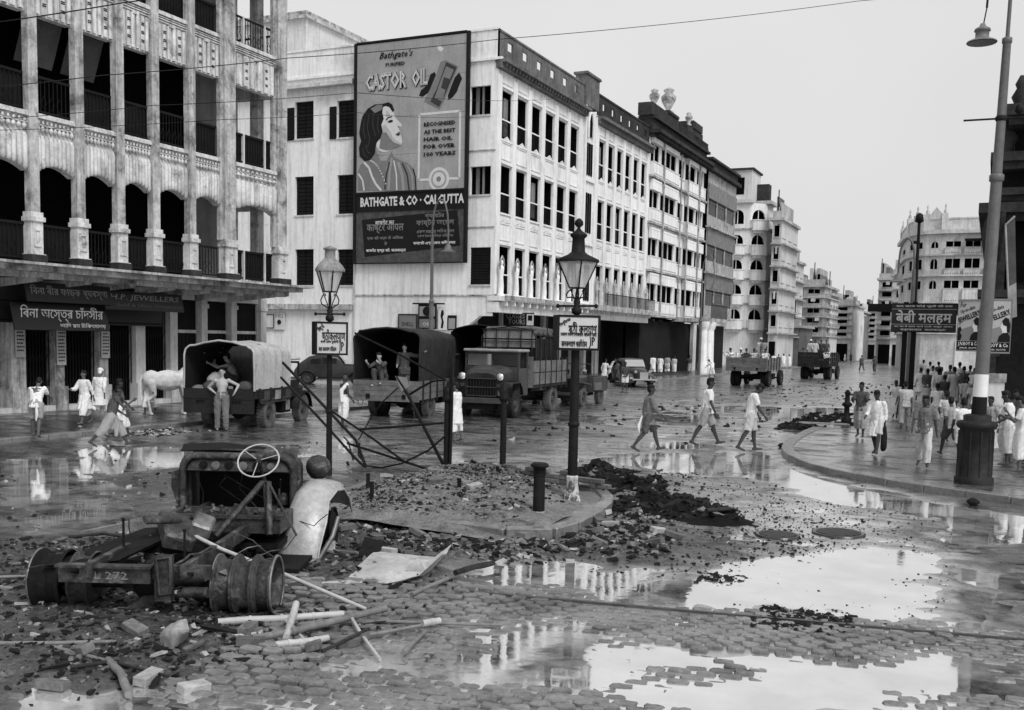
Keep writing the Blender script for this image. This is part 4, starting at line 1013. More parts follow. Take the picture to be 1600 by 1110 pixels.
# ---------------- dark building at the right edge
rb = thing('dark_right_building', 'dark bracketed building at the right edge behind the jewellery posters', 'building')
YB = 33.0
def xr(px, y): return onY(px, y, YB).x
def zb_(y): return onY(1560, y, YB).z
z1_, z2_, z3_, z4_ = zb_(335), zb_(292), zb_(255), zb_(185)
x1_, x2_, x3_ = xr(1549, 450), xr(1566, 300), xr(1588, 200)
mb = MB(); mb.box(x1_, 14, YB, YB+30, 0, z1_); mb.box(x2_, 14, YB+.6, YB+30, z1_, z3_); mb.box(x3_, 14, YB+1.0, YB+30, z3_, z4_); mb.obj('wall', DARKWALL, rb)
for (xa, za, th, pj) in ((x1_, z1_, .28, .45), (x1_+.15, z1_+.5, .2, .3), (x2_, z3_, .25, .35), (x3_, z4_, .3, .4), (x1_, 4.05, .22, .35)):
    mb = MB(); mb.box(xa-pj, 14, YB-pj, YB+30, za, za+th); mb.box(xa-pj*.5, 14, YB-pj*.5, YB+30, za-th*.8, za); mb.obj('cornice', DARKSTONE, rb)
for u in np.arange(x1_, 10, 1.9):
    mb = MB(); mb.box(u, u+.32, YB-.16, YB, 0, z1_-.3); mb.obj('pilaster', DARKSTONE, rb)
    mb = MB(); mb.tube([(u+.16, YB-.8, z1_), (u+.16, YB-.7, z1_-.5), (u+.16, YB-.3, z1_-.8), (u+.16, YB-.05, z1_-1.4)], .1, 6); mb.obj('bracket', DARKSTONE, rb)
    for z in (4.5,):
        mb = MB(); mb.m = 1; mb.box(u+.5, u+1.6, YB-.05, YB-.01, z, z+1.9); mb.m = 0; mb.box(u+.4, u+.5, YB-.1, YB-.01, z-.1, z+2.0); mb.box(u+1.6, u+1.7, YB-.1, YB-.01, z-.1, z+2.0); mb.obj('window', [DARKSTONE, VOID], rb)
for px, yb, s_ in ((1563, 288, .5), (1572, 255, .7), (1593, 185, .6)):
    p = onY(px, yb, YB+.8); mb = MB(); mb.lathe([(.35*s_, -.3), (.35*s_, .4*s_), (.2*s_, .5*s_), (.42*s_, 1.0*s_), (.2*s_, 1.4*s_), (.28*s_, 1.6*s_), (.05, 2.0*s_)], 8, p); mb.obj('roof_urn', DARKSTONE, rb)
mb = MB(); p = onY(1541, 335, YB); mb.tube([(p.x+.5, YB-.3, p.z-.1), (p.x+.1, YB-.3, p.z-.05), (p.x, YB-.3, p.z-.5), (p.x+.08, YB-.3, p.z-1.2), (p.x+.25, YB-.3, p.z-2.2)], .09, 6); mb.obj('drainpipe', DARKSTONE, rb)
LT = mat('pale_banner', .30, .8, .3, 3, 20)
A_, B_, C_, D_ = onY(1571, 352, YB-.9), onY(1586, 338, YB-.9), onY(1589, 495, YB-.9), onY(1577, 498, YB-.9)
ban = thing('hanging_banner', 'tall narrow framed banner hanging on the dark right-hand building', 'banner', (A_.x, YB-.9, 0))
def bq(mb, a, b, c, d, y0, y1): mb.add([(a[0]-A_.x, y0, a[1]), (b[0]-A_.x, y0, b[1]), (c[0]-A_.x, y0, c[1]), (d[0]-A_.x, y0, d[1]), (a[0]-A_.x, y1, a[1]), (b[0]-A_.x, y1, b[1]), (c[0]-A_.x, y1, c[1]), (d[0]-A_.x, y1, d[1])], [(0,3,2,1),(4,5,6,7),(0,1,5,4),(1,2,6,5),(2,3,7,6),(3,0,4,7)])
pa, pb, pc_, pd = [(p.x, p.z) for p in (A_, B_, C_, D_)]
mb = MB(); bq(mb, pa, pb, pc_, pd, 0, .06); mb.obj('cloth', mat('dark_banner_cloth', .06, .8, .5, 1.5, 10), ban)
lp = lambda a, b, t: (a[0]+(b[0]-a[0])*t, a[1]+(b[1]-a[1])*t)
mb = MB(); bq(mb, lp(pa, pd, .66), lp(pb, pc_, .66), pc_, pd, -.012, -.004); mb.obj('lower_panel', LT, ban)
for a, b in ((pa, pb), (pa, pd)):
    mb = MB(); mb.cyl((a[0]-A_.x, -.01, a[1]), (b[0]-A_.x, -.01, b[1]), .03, n=5); mb.obj('frame', LT, ban)
# ================================================================ HOARDING on the side wall
YH = YW-.32
HC = onY(642, 240, YH)
hd = thing('painted_hoarding', 'huge castor oil hoarding showing a dark-haired woman in a sari, fixed to the blank wall', 'hoarding', HC)
def hp_(px, py):
    p = onY(px, py, YH); return (p.x-HC.x, p.z-HC.z)
def z7(x, y): return hp_(550+x/4.442, 60+y/4.442)
def z4(x, y): return hp_(430+x/4.268, 260+y/4.268)
def flatpoly(name, pts, m, parent, layer, conv=z7, th=.004):
    P = [conv(*p) for p in pts]; d = -.0-layer*.006; n = len(P)
    ar = sum(P[i][0]*P[(i+1) % n][1]-P[(i+1) % n][0]*P[i][1] for i in range(n))
    if ar < 0: P = P[::-1]
    mb = MB(); mb.add([(x, d, z) for x, z in P]+[(x, d+th, z) for x, z in P], [tuple(range(n))]+[(i, n+i, n+(i+1) % n, (i+1) % n) for i in range(n)])
    return mb.obj(name, m, parent)
def stroke(name, pts, w, m, parent, layer, conv=z7):
    P = [Vector((conv(*p)[0], 0, conv(*p)[1])) for p in pts]; mb = MB(); d = -layer*.006
    for a, b in zip(P, P[1:]):
        t = (b-a).normalized(); n = Vector((-t.z, 0, t.x))*w/2
        vs = [a-n, b-n, b+n, a+n]; mb.add([(v.x, d, v.z) for v in vs]+[(v.x, d+.004, v.z) for v in vs], [(0,1,2,3)] if (b-a).cross(n).y < 0 else [(3,2,1,0)])
        mb.add([(v.x, d-.0005, v.z) for v in vs], [(0,1,2,3)])
    return mb.obj(name, m, parent)
HG = mat('hoarding_grey', .33, .7, .2, .8, 9, bump=0, streak=.15, spec=.2); HG2 = mat('hoarding_shade', .19, .7, .2, 1, 9, bump=0, spec=.2); HL = flat('hoarding_light', .62, .6); HD = flat('hoarding_black', .014, .5); HM = flat('hoarding_mid', .30, .6); HS = flat('hoarding_sari', .19); HB = flat('hoarding_dark', .05)
A, B, Cq, D = hp_(555, 68), hp_(730, 50), hp_(730, 412), hp_(555, 412)
xl, xr_, zt, zb = (A[0]+D[0])/2, (B[0]+Cq[0])/2, (A[1]+B[1])/2, (Cq[1]+D[1])/2
zm1 = (hp_(555, 301)[1]+hp_(730, 297)[1])/2; zm2 = (hp_(555, 327)[1]+hp_(730, 324)[1])/2
mb = MB(); mb.box(xl, xr_, .0, .06, zb, zt); mb.m = 0; mb.obj('backing', HD, hd)
for i in range(4):      # painted sheets with visible joints
    za = zm1+(zt-.10-zm1)*i/4; zb_q = zm1+(zt-.10-zm1)*(i+1)/4
    mb = MB(); mb.box(xl+.10, xr_-.14, -.008, -.001, za+.006, zb_q-.006); mb.obj('painted_sheet', HG, hd)
for a, b, c, d in ((xl-.08, xl+.08, zb, zt), (xr_-.1, xr_+.06, zb, zt)):
    mb = MB(); mb.box(a, b, -.06, .12, c, d); mb.obj('frame_post', HD, hd)
for z in (zt, zm1, zm2-.06): mb = MB(); mb.box(xl+.08, xr_-.1, -.05, -.012, z-.06, z+.04); mb.obj('frame_rail', HD, hd)
for xx in np.arange(xl+.4, xr_, 1.2): mb = MB(); mb.box(xx, xx+.1, .06, .31, zb+.3, zb+.4); mb.obj('wall_bracket', HD, hd)
flatpoly('painted_hair', [(60,600),(75,540),(110,490),(160,460),(215,455),(255,445),(280,460),(295,500),(285,515),(262,480),(235,470),(215,480),(212,520),(222,560),(205,600),(215,650),(200,690),(170,730),(160,800),(130,845),(90,855),(55,820),(50,760),(65,715),(52,660)], HD, hd, 4)
flatpoly('painted_neck', [(165,770),(200,850),(240,850),(285,770),(262,850),(240,900),(225,1060),(42,1060),(42,930),(60,880),(100,850),(130,845)], HG2, hd, 2)
flatpoly('painted_face', [(215,475),(262,472),(290,510),(300,550),(325,575),(348,600),(340,620),(325,625),(333,645),(328,655),(338,668),(345,690),(350,725),(330,750),(290,765),(270,770),(245,790),(215,790),(190,780),(170,750),(175,720),(200,700),(215,650),(205,600),(222,560),(212,520)], HL, hd, 3)
flatpoly('painted_shading', [(215,655),(240,655),(262,690),(290,722),(340,742),(330,752),(290,767),(240,780),(190,765),(200,700)], HG2, hd, 4)
flatpoly('painted_midtone', [(232,600),(262,640),(285,690),(330,722),(345,735),(338,745),(290,725),(255,690),(225,660),(212,640),(215,610)], flat('hoarding_cheek', .44), hd, 3.6)
flatpoly('painted_midtone', [(240,500),(262,520),(270,548),(252,552),(236,540)], flat('hoarding_cheek', .44), hd, 3.6)
for pts in ([(90,560),(80,640),(95,700)], [(120,530),(108,620),(125,700),(110,760)], [(150,520),(145,600),(165,680)], [(185,540),(178,620),(190,660)], [(75,760),(85,810),(110,830)], [(95,740),(110,790),(130,800)]): stroke('painted_hair_strand', pts, .05, HB, hd, 5)
flatpoly('painted_eye', [(246,583),(262,570),(282,566),(286,578),(268,588)], HD, hd, 4.5)
stroke('painted_brow', [(238,570),(252,552),(280,545)], .06, HD, hd, 4.5)
flatpoly('painted_lips', [(303,668),(322,655),(334,648),(330,660),(338,668),(322,680)], HB, hd, 4.5)
stroke('painted_brow', [(318,610),(330,618),(338,616)], .05, HG2, hd, 4.5)
flatpoly('painted_highlight', [(130,490),(180,462),(215,462),(205,500),(160,520)], HG2, hd, 5)
flatpoly('painted_sari', [(275,785),(290,820),(340,850),(385,865),(425,900),(445,960),(450,1058),(228,1058),(235,960),(255,880)], HS, hd, 3.5)
for k, (pts, m_, w_) in enumerate([([(278,830),(262,930),(255,1055)], HM, .14), ([(292,850),(310,950),(312,1055)], HL, .08), ([(320,860),(350,950),(358,1055)], HM, .16), ([(350,868),(385,950),(398,1055)], HB, .10), ([(385,880),(418,950),(425,1055)], HM, .09), ([(262,860),(240,950),(230,1050)], HB, .1), ([(425,905),(440,960),(446,1055)], HD, .07)]):
    stroke('painted_fold', pts, w_, m_, hd, 4)
stroke('painted_braid', [(85,862),(120,900),(140,960),(165,1010),(205,1058)], .13, HL, hd, 4)
stroke('painted_braid', [(45,940),(75,985),(86,1058)], .10, HL, hd, 4)
mb = MB()
for i in range(12):
    t = i/11; x, y = 130+t*105, 850+t*160-35*sin(t*pi); c = z7(x, y)
    mb = MB(); mb.cyl((c[0], -.026, c[1]), (c[0], -.018, c[1]), .045, n=6); mb.obj('painted_bead', HL, hd)
c = z7(185, 797); mb = MB(); mb.cyl((c[0], -.036, c[1]), (c[0], -.028, c[1]), .10, n=10); mb.obj('painted_earring', HM, hd)
flatpoly('painted_leaf', [(575,235),(545,250),(520,330),(480,360),(465,400),(490,408),(530,380),(560,320),(585,260)], HD, hd, 2)
flatpoly('painted_leaf', [(745,238),(765,280),(740,340),(730,370),(700,410),(670,430),(665,400),(690,330),(715,270)], HD, hd, 2)
flatpoly('painted_carton', [(650,152),(738,195),(700,290),(655,400),(610,495),(500,440),(545,350),(590,240),(615,165)], HG2, hd, 3)
flatpoly('painted_carton_face', [(655,165),(728,202),(690,290),(645,398),(606,478),(545,440),(590,350),(630,240)], HB, hd, 4)
flatpoly('painted_carton_label', [(655,195),(708,220),(655,345),(628,440),(575,415),(615,300)], HS, hd, 5)
flatpoly('painted_carton_label', [(640,270),(680,285),(655,360),(620,345)], HB, hd, 6)
flatpoly('painted_patch', [(592,62),(610,48),(638,72),(622,92),(600,85)], HL, hd, 2)
def htext(s, x, y, w, h, m, rot=.10, layer=3, conv=z7, sc=4.442, **k):
    c = conv(x, y); ppm = 1620/54.5/ (1)   # only to convert the surveyed letter height
    a = conv(x-w/2, y); b = conv(x+w/2, y); e = conv(x, y-h/2); f = conv(x, y+h/2)
    r = 0
    return letters(hd, s, c[0], c[1], b[0]-a[0], e[1]-f[1], m, d=.02+layer*.006, **k)
htext("Bathgate's", 308, 118, 232, 62, HD, shear=.35, bold=.01)
htext('PURIFIED', 303, 180, 134, 26, HD, bold=.02)
for i, (chs, w) in enumerate((('CASTOR', 285), ('OIL', 110))):
    x = 238 if i == 0 else 472; y = 298 if i == 0 else 272
    htext(chs, x+5, y+4, w, 128, HD, bold=.05); htext(chs, x, y, w, 122, HL, bold=.035, layer=4); htext(chs, x, y, w*.98, 112, HM, bold=-.02, layer=5)
for s, x, y, w in (('RECOGNISED', 610, 592, 218), ('AS THE BEST', 610, 645, 218), ('HAIR OIL', 600, 697, 200), ('FOR OVER', 608, 748, 218), ('100 YEARS', 610, 802, 220)): htext(s, x, y, w, 29, HD, bold=.03)
for a, b in (((470,530),(752,505)), ((752,505),(746,972)), ((746,972),(655,974)), ((555,980),(463,984)), ((463,984),(470,530))): stroke('painted_border', [a, b], .13, HL, hd, 3)
c = z7(604, 978)
for r_, m_, l_ in ((.62, HL, .02), (.46, HG, .028), (.36, HL, .034), (.14, HG2, .04)):
    mb = MB(); mb.cyl((c[0], -l_, c[1]), (c[0], -l_+.006, c[1]), r_, n=24, smooth=False); mb.obj('painted_seal', m_, hd)
htext('BATHGATE & CO · CALCUTTA', 908, 228, 690, 66, HL, conv=z4, bold=.035, layer=2)
FR_ = mat('brushed_border_paint', .055, .6, .8, 3, 16, bump=0)
mb = MB(); mb.box(xl+.1, xr_-.12, -.008, -.001, zb+.06, zm2-.12); mb.obj('painted_sheet', FR_, hd)
flatpoly('painted_panel', [(578,358),(1215,292),(1235,530),(597,606)], HD, hd, 2, z4)
HT = flat('hoarding_dim_text', .20)
for s, x, y, w, h, m_ in (('बाथगेट का', 732, 372, 126, 34, HL), ('काष्टर आयल', 735, 418, 246, 64, HT), ('एक सौ वर्ष से अिधक', 735, 480, 240, 30, HT), ('है', 740, 516, 20, 24, HT), ('बाथगेट एण्ड को. कलकत्ता', 740, 562, 264, 30, OLDW),
      ('বাথেগেটর', 1065, 325, 128, 34, HT), ('কাষ্টর অেয়ল', 1068, 376, 252, 58, HT), ('একশ বছেরর অিধক কাল', 1070, 432, 252, 30, HT), ('েকশ ৈতল বিলয়া পিরিচত', 1068, 464, 240, 26, HT), ('বাথেগট এণ্ড েকাং কিলকাতা', 1062, 512, 280, 30, OLDW)):
    htext(s, x, y, w, h, m_, conv=z4, layer=3, bold=.012)

# ---------------- ground floor posters on the side wall
def wallbox(name, label, cat, px0, px1, py0, py1, Y, m_, th=.06):
    a = onY(px0, py1, Y); b = onY(px1, py0, Y); t = thing(name, label, cat, ((a.x+b.x)/2, Y, (a.z+b.z)/2)); w, h = b.x-a.x, b.z-a.z
    mb = MB(); mb.box(-w/2, w/2, 0, th, -h/2, h/2); mb.obj('board', m_, t, bevel=.01); return t, w, h
t, w, h = wallbox('oil_poster', 'grey framed oil company poster low on the pale side wall left of the canvas trucks', 'poster', 622, 652, 491, 516, YW-.1, HG2)
letters(t, 'SHELL', .0, -h*.12, w*.62, h*.25, HD, d=.004); mb = MB(); [mb.box(*q) for q in ((-w/2,w/2,-.02,0,h/2-.06,h/2),(-w/2,-w/2+.05,-.02,0,-h/2,h/2-.06),(w/2-.05,w/2,-.02,0,-h/2,h/2-.06))]; mb.obj('frame', BLACKP, t)
t, w, h = wallbox('tall_poster_frame', 'tall dark poster frame with a round emblem and a top bar on the side wall', 'poster', 653, 682, 476, 514, YW-.2, BLACKP)
mb = MB(); mb.box(-w*.42, w*.42, -.01, -.002, h*.02, h*.42); mb.obj('panel', HM, t); mb = MB(); mb.lathe([(.26, 0), (.26, .02)], 16, (0, 0, 0)); o = mb.obj('emblem', BLACKP, t, loc=(0, -.012, h*.22)); o.rotation_euler = (pi/2, 0, 0)
mb = MB(); mb.box(-w*.42, w*.42, -.01, -.002, -h*.45, -h*.1); mb.obj('panel', HG2, t); letters(t, 'OIL', 0, -h*.3, w*.5, h*.15, HL, d=.014); mb = MB(); mb.box(-w*.8, w*.95, -.05, .0, h*.5, h*.56); mb.obj('top_bar', BLACKP, t)
t, w, h = wallbox('white_poster', 'narrow white poster with a black figure beside the tall dark poster frame', 'poster', 684, 698, 480, 516, YW-.12, WHITE)
mb = MB(); mb.add([(x*w, -.008, z*h) for x, z in ((-.1,.35),(.12,.38),(.2,.2),(.05,.05),(.2,-.15),(.1,-.42),(-.15,-.4),(-.05,-.1),(-.2,.1))], [tuple(range(9))]); mb.add([(x*w, -.009, z*h) for x, z in ((-.1,.35),(.12,.38),(.2,.2),(.05,.05),(.2,-.15),(.1,-.42),(-.15,-.4),(-.05,-.1),(-.2,.1))], [tuple(range(8,-1,-1))]); mb.obj('figure', BLACKP, t)
t, w, h = wallbox('dark_poster', 'dark framed poster with a pale smudge just left of the arcade opening', 'poster', 699, 713, 493, 516, YW-.1, BLACKP)
mb = MB(); mb.box(-w*.38, w*.38, -.01, -.002, -h*.42, h*.3); mb.obj('panel', HM, t)
t, w, h = wallbox('shop_sign', 'pale block-lettered shop sign inside the arcade above the loaded truck', 'sign', 786, 834, 489, 509, YW+3.0, DARKWALL)
letters(t, 'CLASSES', -w*.1, h*.25, w*.62, h*.38, HM, d=.004); letters(t, 'TOURS', -w*.05, -h*.2, w*.55, h*.38, HM, d=.004); mb = MB(); mb.box(w*.28, w*.5, -.02, -.003, -h*.45, h*.4); mb.obj('panel', HL, t); mb = MB(); mb.box(w*.32, w*.46, -.03, -.021, -h*.1, h*.3); mb.obj('panel', BLACKP, t)
t, w, h = wallbox('round_sign_board', 'small square outline board with faded oil sign lettering on the wall left of the truck', 'sign', 411, 445, 489, 515, YW-.1, PLASTER2, .04)
letters(t, 'SHELL', w*.25, h*.32, w*.4, h*.2, HG2, d=.004); mb = MB(); mb.tube([(-w*.5, -.02, h*.4), (0, -.02, h*.4), (0, -.02, -h*.4), (-w*.5, -.02, -h*.4), (-w*.5, -.02, h*.4)], .03, 4); mb.obj('outline', BLACKP, t)
mb = MB(); mb.lathe([(.14, 0), (.14, .02)], 10); o = mb.obj('emblem', BLACKP, t, loc=(w*.25, -.01, -.05)); o.rotation_euler = (pi/2, 0, 0)

# ================================================================ LAMP POSTS ON THE ISLAND
IRON = mat('painted_iron', .012, .6, .6, 3, 18, bump=.1, spec=.15); CAST = mat('chipped_white_base', .55, .7, .4, 5, 20, dirt=.06, dlo=.5, dhi=.58)
def glass_mat():
    M = bpy.data.materials.new('lamp_glass'); M.use_nodes = True; t = M.node_tree; b = t.nodes['Principled BSDF']
    b.inputs['Base Color'].default_value = (.75, .75, .75, 1); b.inputs['Roughness'].default_value = .15; b.inputs['Alpha'].default_value = .38; return M  # pale base colour stands in for bright sky in the panes
GLASS = glass_mat()
def lamp_post(label, P, zbox0, zbox1, boxw, boxd, boxrz, ztop, r, base, tall, lines, zg0, zg1, rg0, rg1):
    t = thing('lamp_post', label, 'street lamp', P)
    mb = MB(); mb.cyl((0,0,0), (0,0,zbox0), r, r*.82, 12); mb.cyl((0,0,zbox0), (0,0,zg0-.35), r*.6, r*.5, 10); mb.lathe([(r*.9,0),(r*1.15,.02),(r*1.15,.06),(r*.9,.08)], 12, (0,0,zbox0*.52)); mb.obj('post', IRON, t)
    if base:
        mb = MB(); mb.lathe([(r*2.2, 0), (r*2.3, .05), (r*1.9, .10), (r*1.5, .22), (r*1.15, .42), (r*1.2, .5), (r*1.05, .52)], 8, smooth=False); mb.obj('base', CAST, t)
    bx = bpy.data.objects.new('sign_box', None)
    mb = MB(); w, d = boxw, boxd; z0, z1 = zbox0, zbox1; Rz = Matrix.Rotation(boxrz, 4, 'Z'); mb.T = Rz
    mb.box(-w/2, w/2, -d/2, d/2, z0, z1); sb = mb.obj('sign_box', IRON, t, bevel=.008)
    mb = MB(Rz); mb.box(-w/2+.035, w/2-.035, -d/2-.008, -d/2-.001, z0+.035, z1-.035); mb.obj('sign_face', flat('enamel_sign_face', .50, .45), sb)
    for s, cx, cz, lw, lh, rot in lines:
        me = text_mesh(s, 1, BLACKP, lw*w, lh*(z1-z0), bold=.012); o = put('lettering', me, sb); o.matrix_local = Rz @ Matrix.Translation((cx*w/2, -d/2-.014, (z0+z1)/2+cz*(z1-z0)/2)) @ Matrix.Rotation(-rot, 4, 'Y') @ Matrix.Rotation(pi/2, 4, 'X')
    mb = MB(Rz); [mb.box(*q) for q in ((-w/2, w/2, -d/2-.02, -d/2, z1-.03, z1), (-w/2, w/2, -d/2-.02, -d/2, z0, z0+.03), (-w/2, -w/2+.03, -d/2-.02, -d/2, z0+.03, z1-.03), (w/2-.03, w/2, -d/2-.02, -d/2, z0+.03, z1-.03))]; mb.obj('frame', IRON, sb)
    # cross bar, scrolls
    zc = zbox1+.14
    mb = MB(); mb.lathe([(.03, 0), (.075, .03), (.075, .09), (.04, .14), (.055, .2), (.03, .28)], 10, (0,0,zbox1)); mb.tube([(-.30,0,zc), (.30,0,zc)], .016, 6)
    for s in (-1, 1): mb.lathe([(.005, 0), (.03, .02), (.03, .05), (.005, .07)], 6, (s*.31, 0, zc-.035))
    mb.obj('ladder_bar', IRON, t)
    for k in range(4):
        a = k*pi/2+.5; f = lambda rr, z: (rr*cos(a), rr*sin(a), z); h = zg0-zc
        mb = MB(); mb.tube([f(.03, zc+.1), f(.07, zc+.13), f(.15, zc+h*.45), f(.165, zc+h*.62), f(.13, zc+h*.82), f(.09, zc+h*.92), f(.075, zc+h*.8)], .012, 5); mb.tube([f(.03, zc+.12), f(.05, zc+h*.5), f(rg0, zg0)], .009, 4); mb.obj('scroll', IRON, t)
    n = 6 if not tall else 4; a0 = .3 if not tall else .55
    top = MB()
    ring = lambda rr, z: [(rr*cos(a0+2*pi*i/n), rr*sin(a0+2*pi*i/n), z) for i in range(n)]
    ln = MB()
    for i in range(n):
        A, B = Vector(ring(rg0, zg0)[i]), Vector(ring(rg1, zg1)[i]); A2, B2 = Vector(ring(rg0, zg0)[(i+1) % n]), Vector(ring(rg1, zg1)[(i+1) % n])
        ln.tube([A, B], .013, 4); ln.tube([B, B2], .014, 4); ln.tube([A, A2], .013, 4)
    lo = ln.obj('lantern', IRON, t)
    for i in range(n):
        A, B = Vector(ring(rg0-.006, zg0)[i]), Vector(ring(rg1-.006, zg1)[i]); A2, B2 = Vector(ring(rg0-.006, zg0)[(i+1) % n]), Vector(ring(rg1-.006, zg1)[(i+1) % n])
        nn = (B2-B).cross(A-B).normalized()*.003
        mb = MB(); vs = [A, A2, B2, B]; mb.add([v-nn for v in vs]+[v+nn for v in vs], [(3,2,1,0), (4,5,6,7), (0,1,5,4), (1,2,6,5), (2,3,7,6), (3,0,4,7)]); mb.obj('pane', GLASS, lo)
    mb = MB(); mb.tube([(0,0,zg0-.1), (0,0,zg0+.12), (.03,0,zg0+.2)], .010, 5); mb.lathe([(.012, 0), (.022, .03), (.012, .08)], 6, (.03, 0, zg0+.19)); mb.obj('burner', IRON, lo)
    rf = MB(); rt_ = rg1*1.06
    if not tall: prof = [(rt_, zg1-.01), (rt_*1.02, zg1+.03), (rt_*.85, zg1+.10), (rt_*.5, zg1+.2), (rt_*.36, zg1+.23), (rt_*.36, ztop-.08), (rt_*.46, ztop-.07), (rt_*.46, ztop-.04), (rt_*.2, ztop-.01), (.02, ztop)]
    else: prof = [(rt_*1.03, zg1-.01), (rt_*1.05, zg1+.02), (rt_*.5, zg1+.10), (rt_*.34, zg1+.14), (rt_*.30, zg1+.34), (rt_*.42, zg1+.38), (rt_*.42, zg1+.40), (rt_*.15, zg1+.46), (rt_*.07, zg1+.5), (rt_*.22, zg1+.55), (rt_*.2, zg1+.6), (rt_*.06, zg1+.64), (.008, ztop)]
    rf.lathe(prof, 12 if not tall else 10); rf.obj('lamp_roof', mat('weathered_lamp_roof', .22, .7, .6, 6, 20) if not tall else IRON, t)
gl = G(514, 745); glB = G(893, 795)
lamp_post('slender island lamp post with a hexagonal lantern over a small Hindi sign box', gl, 2.23, 2.83, .60, .26, radians(50), 4.19, .058, False, False,
  [('िशशु के', -.66, .62, .22, .20, radians(40)), ('षठीकलयाण', .12, .22, .72, .34, 0), ('सभी उतम दुकानों में', -.05, -.20, .62, .12, 0), ('बाल कलयाण पितठान', -.25, -.60, .54, .16, 0), ('JP', .60, -.55, .16, .36, 0)], 3.37, 3.74, .13, .25)
lamp_post('stouter island lamp post with tall-finial lantern, Bengali sign box and white flared base', glB, 2.44, 2.97, .66, .34, radians(34), 4.40, .080, True, True,
  [('িশশুিদেগর', -.64, .58, .28, .14, radians(34)), ('ষঠী কলযাণ', .18, .28, .66, .34, 0), ('সকল ভাল েদাকােন পাওয়া যায়', 0, -.12, .84, .13, 0), ('বালকলযাণ পরিতঠান', -.20, -.58, .60, .22, 0), ('JP', .64, -.55, .14, .32, 0)], 3.38, 3.78, .12, .30)
# bollards and stakes
def bollard(label, P, h, r, cap, base=False):
    t = thing('bollard', label, 'post', P, group=None)
    mb = MB(); mb.cyl((0,0,-.1), (0,0,h*.82), r, r*.92, 10); mb.obj('post', IRON, t)
    mb = MB()
    if cap == 'pointed': mb.lathe([(r*1.0, h*.80), (r*1.5, h*.82), (r*1.5, h*.85), (r*1.25, h*.87), (r*1.35, h*.90), (r*1.2, h*.94), (r*.5, h*.98), (r*.4, h*1.0), (.005, h*1.03)], 10)
    else: mb.lathe([(r*1.0, h*.80), (r*1.0, h*.92), (r*1.45, h*.94), (r*1.45, h*.97), (r*1.1, h), (r*.9, h)], 12)
    mb.obj('cap', IRON, t)
    if base: mb = MB(); mb.lathe([(r*1.28, 0), (r*1.28, .06), (r*1.06, .09), (r*1.02, .22), (r*.99, .25)], 10, (0,0,-.02)); mb.obj('white_base', CAST, t)
    return t
bollard('tall iron bollard with a pointed cap standing among the trucks', G(785, 747), 1.78, .062, 'pointed')
bollard('pale worn iron bollard beside the wrecked barricade frame', G(698, 745), 1.74, .07, 'pointed')
bollard('short thick broken iron column with a flanged top and white base', G(841, 824), .90, .088, 'flange', True)
for i, (px, py, h_, lb) in enumerate(((574, 790, .3, 'short black iron stake in the rubble nearest the wrecked lorry'), (580, 806, .3, 'short pale iron stake in the rubble below another stake'), (716, 803, .33, 'small black stake standing in the middle of the rubble mound'), (776, 770, .25, 'stubby broken stake on the mound near the pointed bollard'))):
    P = G(px, py); t = MB(); t.cyl((0,0,-.2), (0.01,0,h_+.2), .035, .03, 8); t.obj('iron_stake', IRON, loc=P, label=lb, cat='stake')

# wrecked barricade frame
gA, gB = G(693, 744), G(545, 728); dn = Vector((gB-gA)); pn = Vector((-dn.y, dn.x, 0)).normalized()
def onbar(px, py, off=0):
    d = ray(px, py); t = (gA-C0+pn*off).dot(pn)/d.dot(pn); return C0+d*t
RUST = mat('twisted_iron', .015, .7, .6, 4, 20, bump=.3, spec=.15)
br = thing('wrecked_barricade', 'collapsed barricade of twisted iron bars between the two lamp posts', 'barricade', gA)
segs = [([(442,567),(500,628),(556,688),(562,704),(572,730)], .040, -.1), ([(439,590),(500,655),(555,716),(572,732)], .035, .12), ([(520,644),(580,684),(634,723),(682,737)], .032, .06), ([(543,693),(600,711),(682,738)], .036, -.12), ([(542,722),(547,731),(634,738),(684,744)], .035, .0), ([(562,692),(560,711),(572,728),(596,731),(629,724),(669,704),(695,682)], .014, .1), ([(562,671),(620,667),(693,661)], .018, .2), ([(620,590),(638,618),(664,670),(693,727)], .045, -.05), ([(638,618),(657,606),(676,596),(697,594)], .020, -.06), ([(555,521),(620,552),(693,592)], .03, .15), ([(560,688),(579,654),(596,630),(622,606)], .010, -.2), ([(707,560),(706,640),(703,737)], .038, .08), ([(537,683),(544,690),(552,720)], .02, 0)]
for pts, r_, off in segs:
    mb = MB(); r_ *= 1.35; mb.tube([onbar(*p, off)-gA for p in pts], r_, 4 if r_ > .025 else 5, sq=.55 if r_ > .025 else 1); mb.obj('iron_bar', RUST, br)
mb = MB(); P = [onbar(*p, -.03)-gA for p in ((618,588),(636,590),(640,604),(628,612))]; mb.add(P, [(0,1,2,3)]); mb.add([p+pn*.01 for p in P], [(3,2,1,0)]); mb.obj('torn_plate', mat('bright_torn_tin', .35, .4, .3, 3, 18, metal=.5), br)
P = [G(735, 742)+Vector((0,0,.05))]
mb = MB(); mb.obox((0,0,.12), (.35,.03,.3), (.3, .5, .3)); mb.obj('iron_plate', RUST, loc=G(744, 745), label='small black iron plate stuck upright at the edge of the mound', cat='plate')

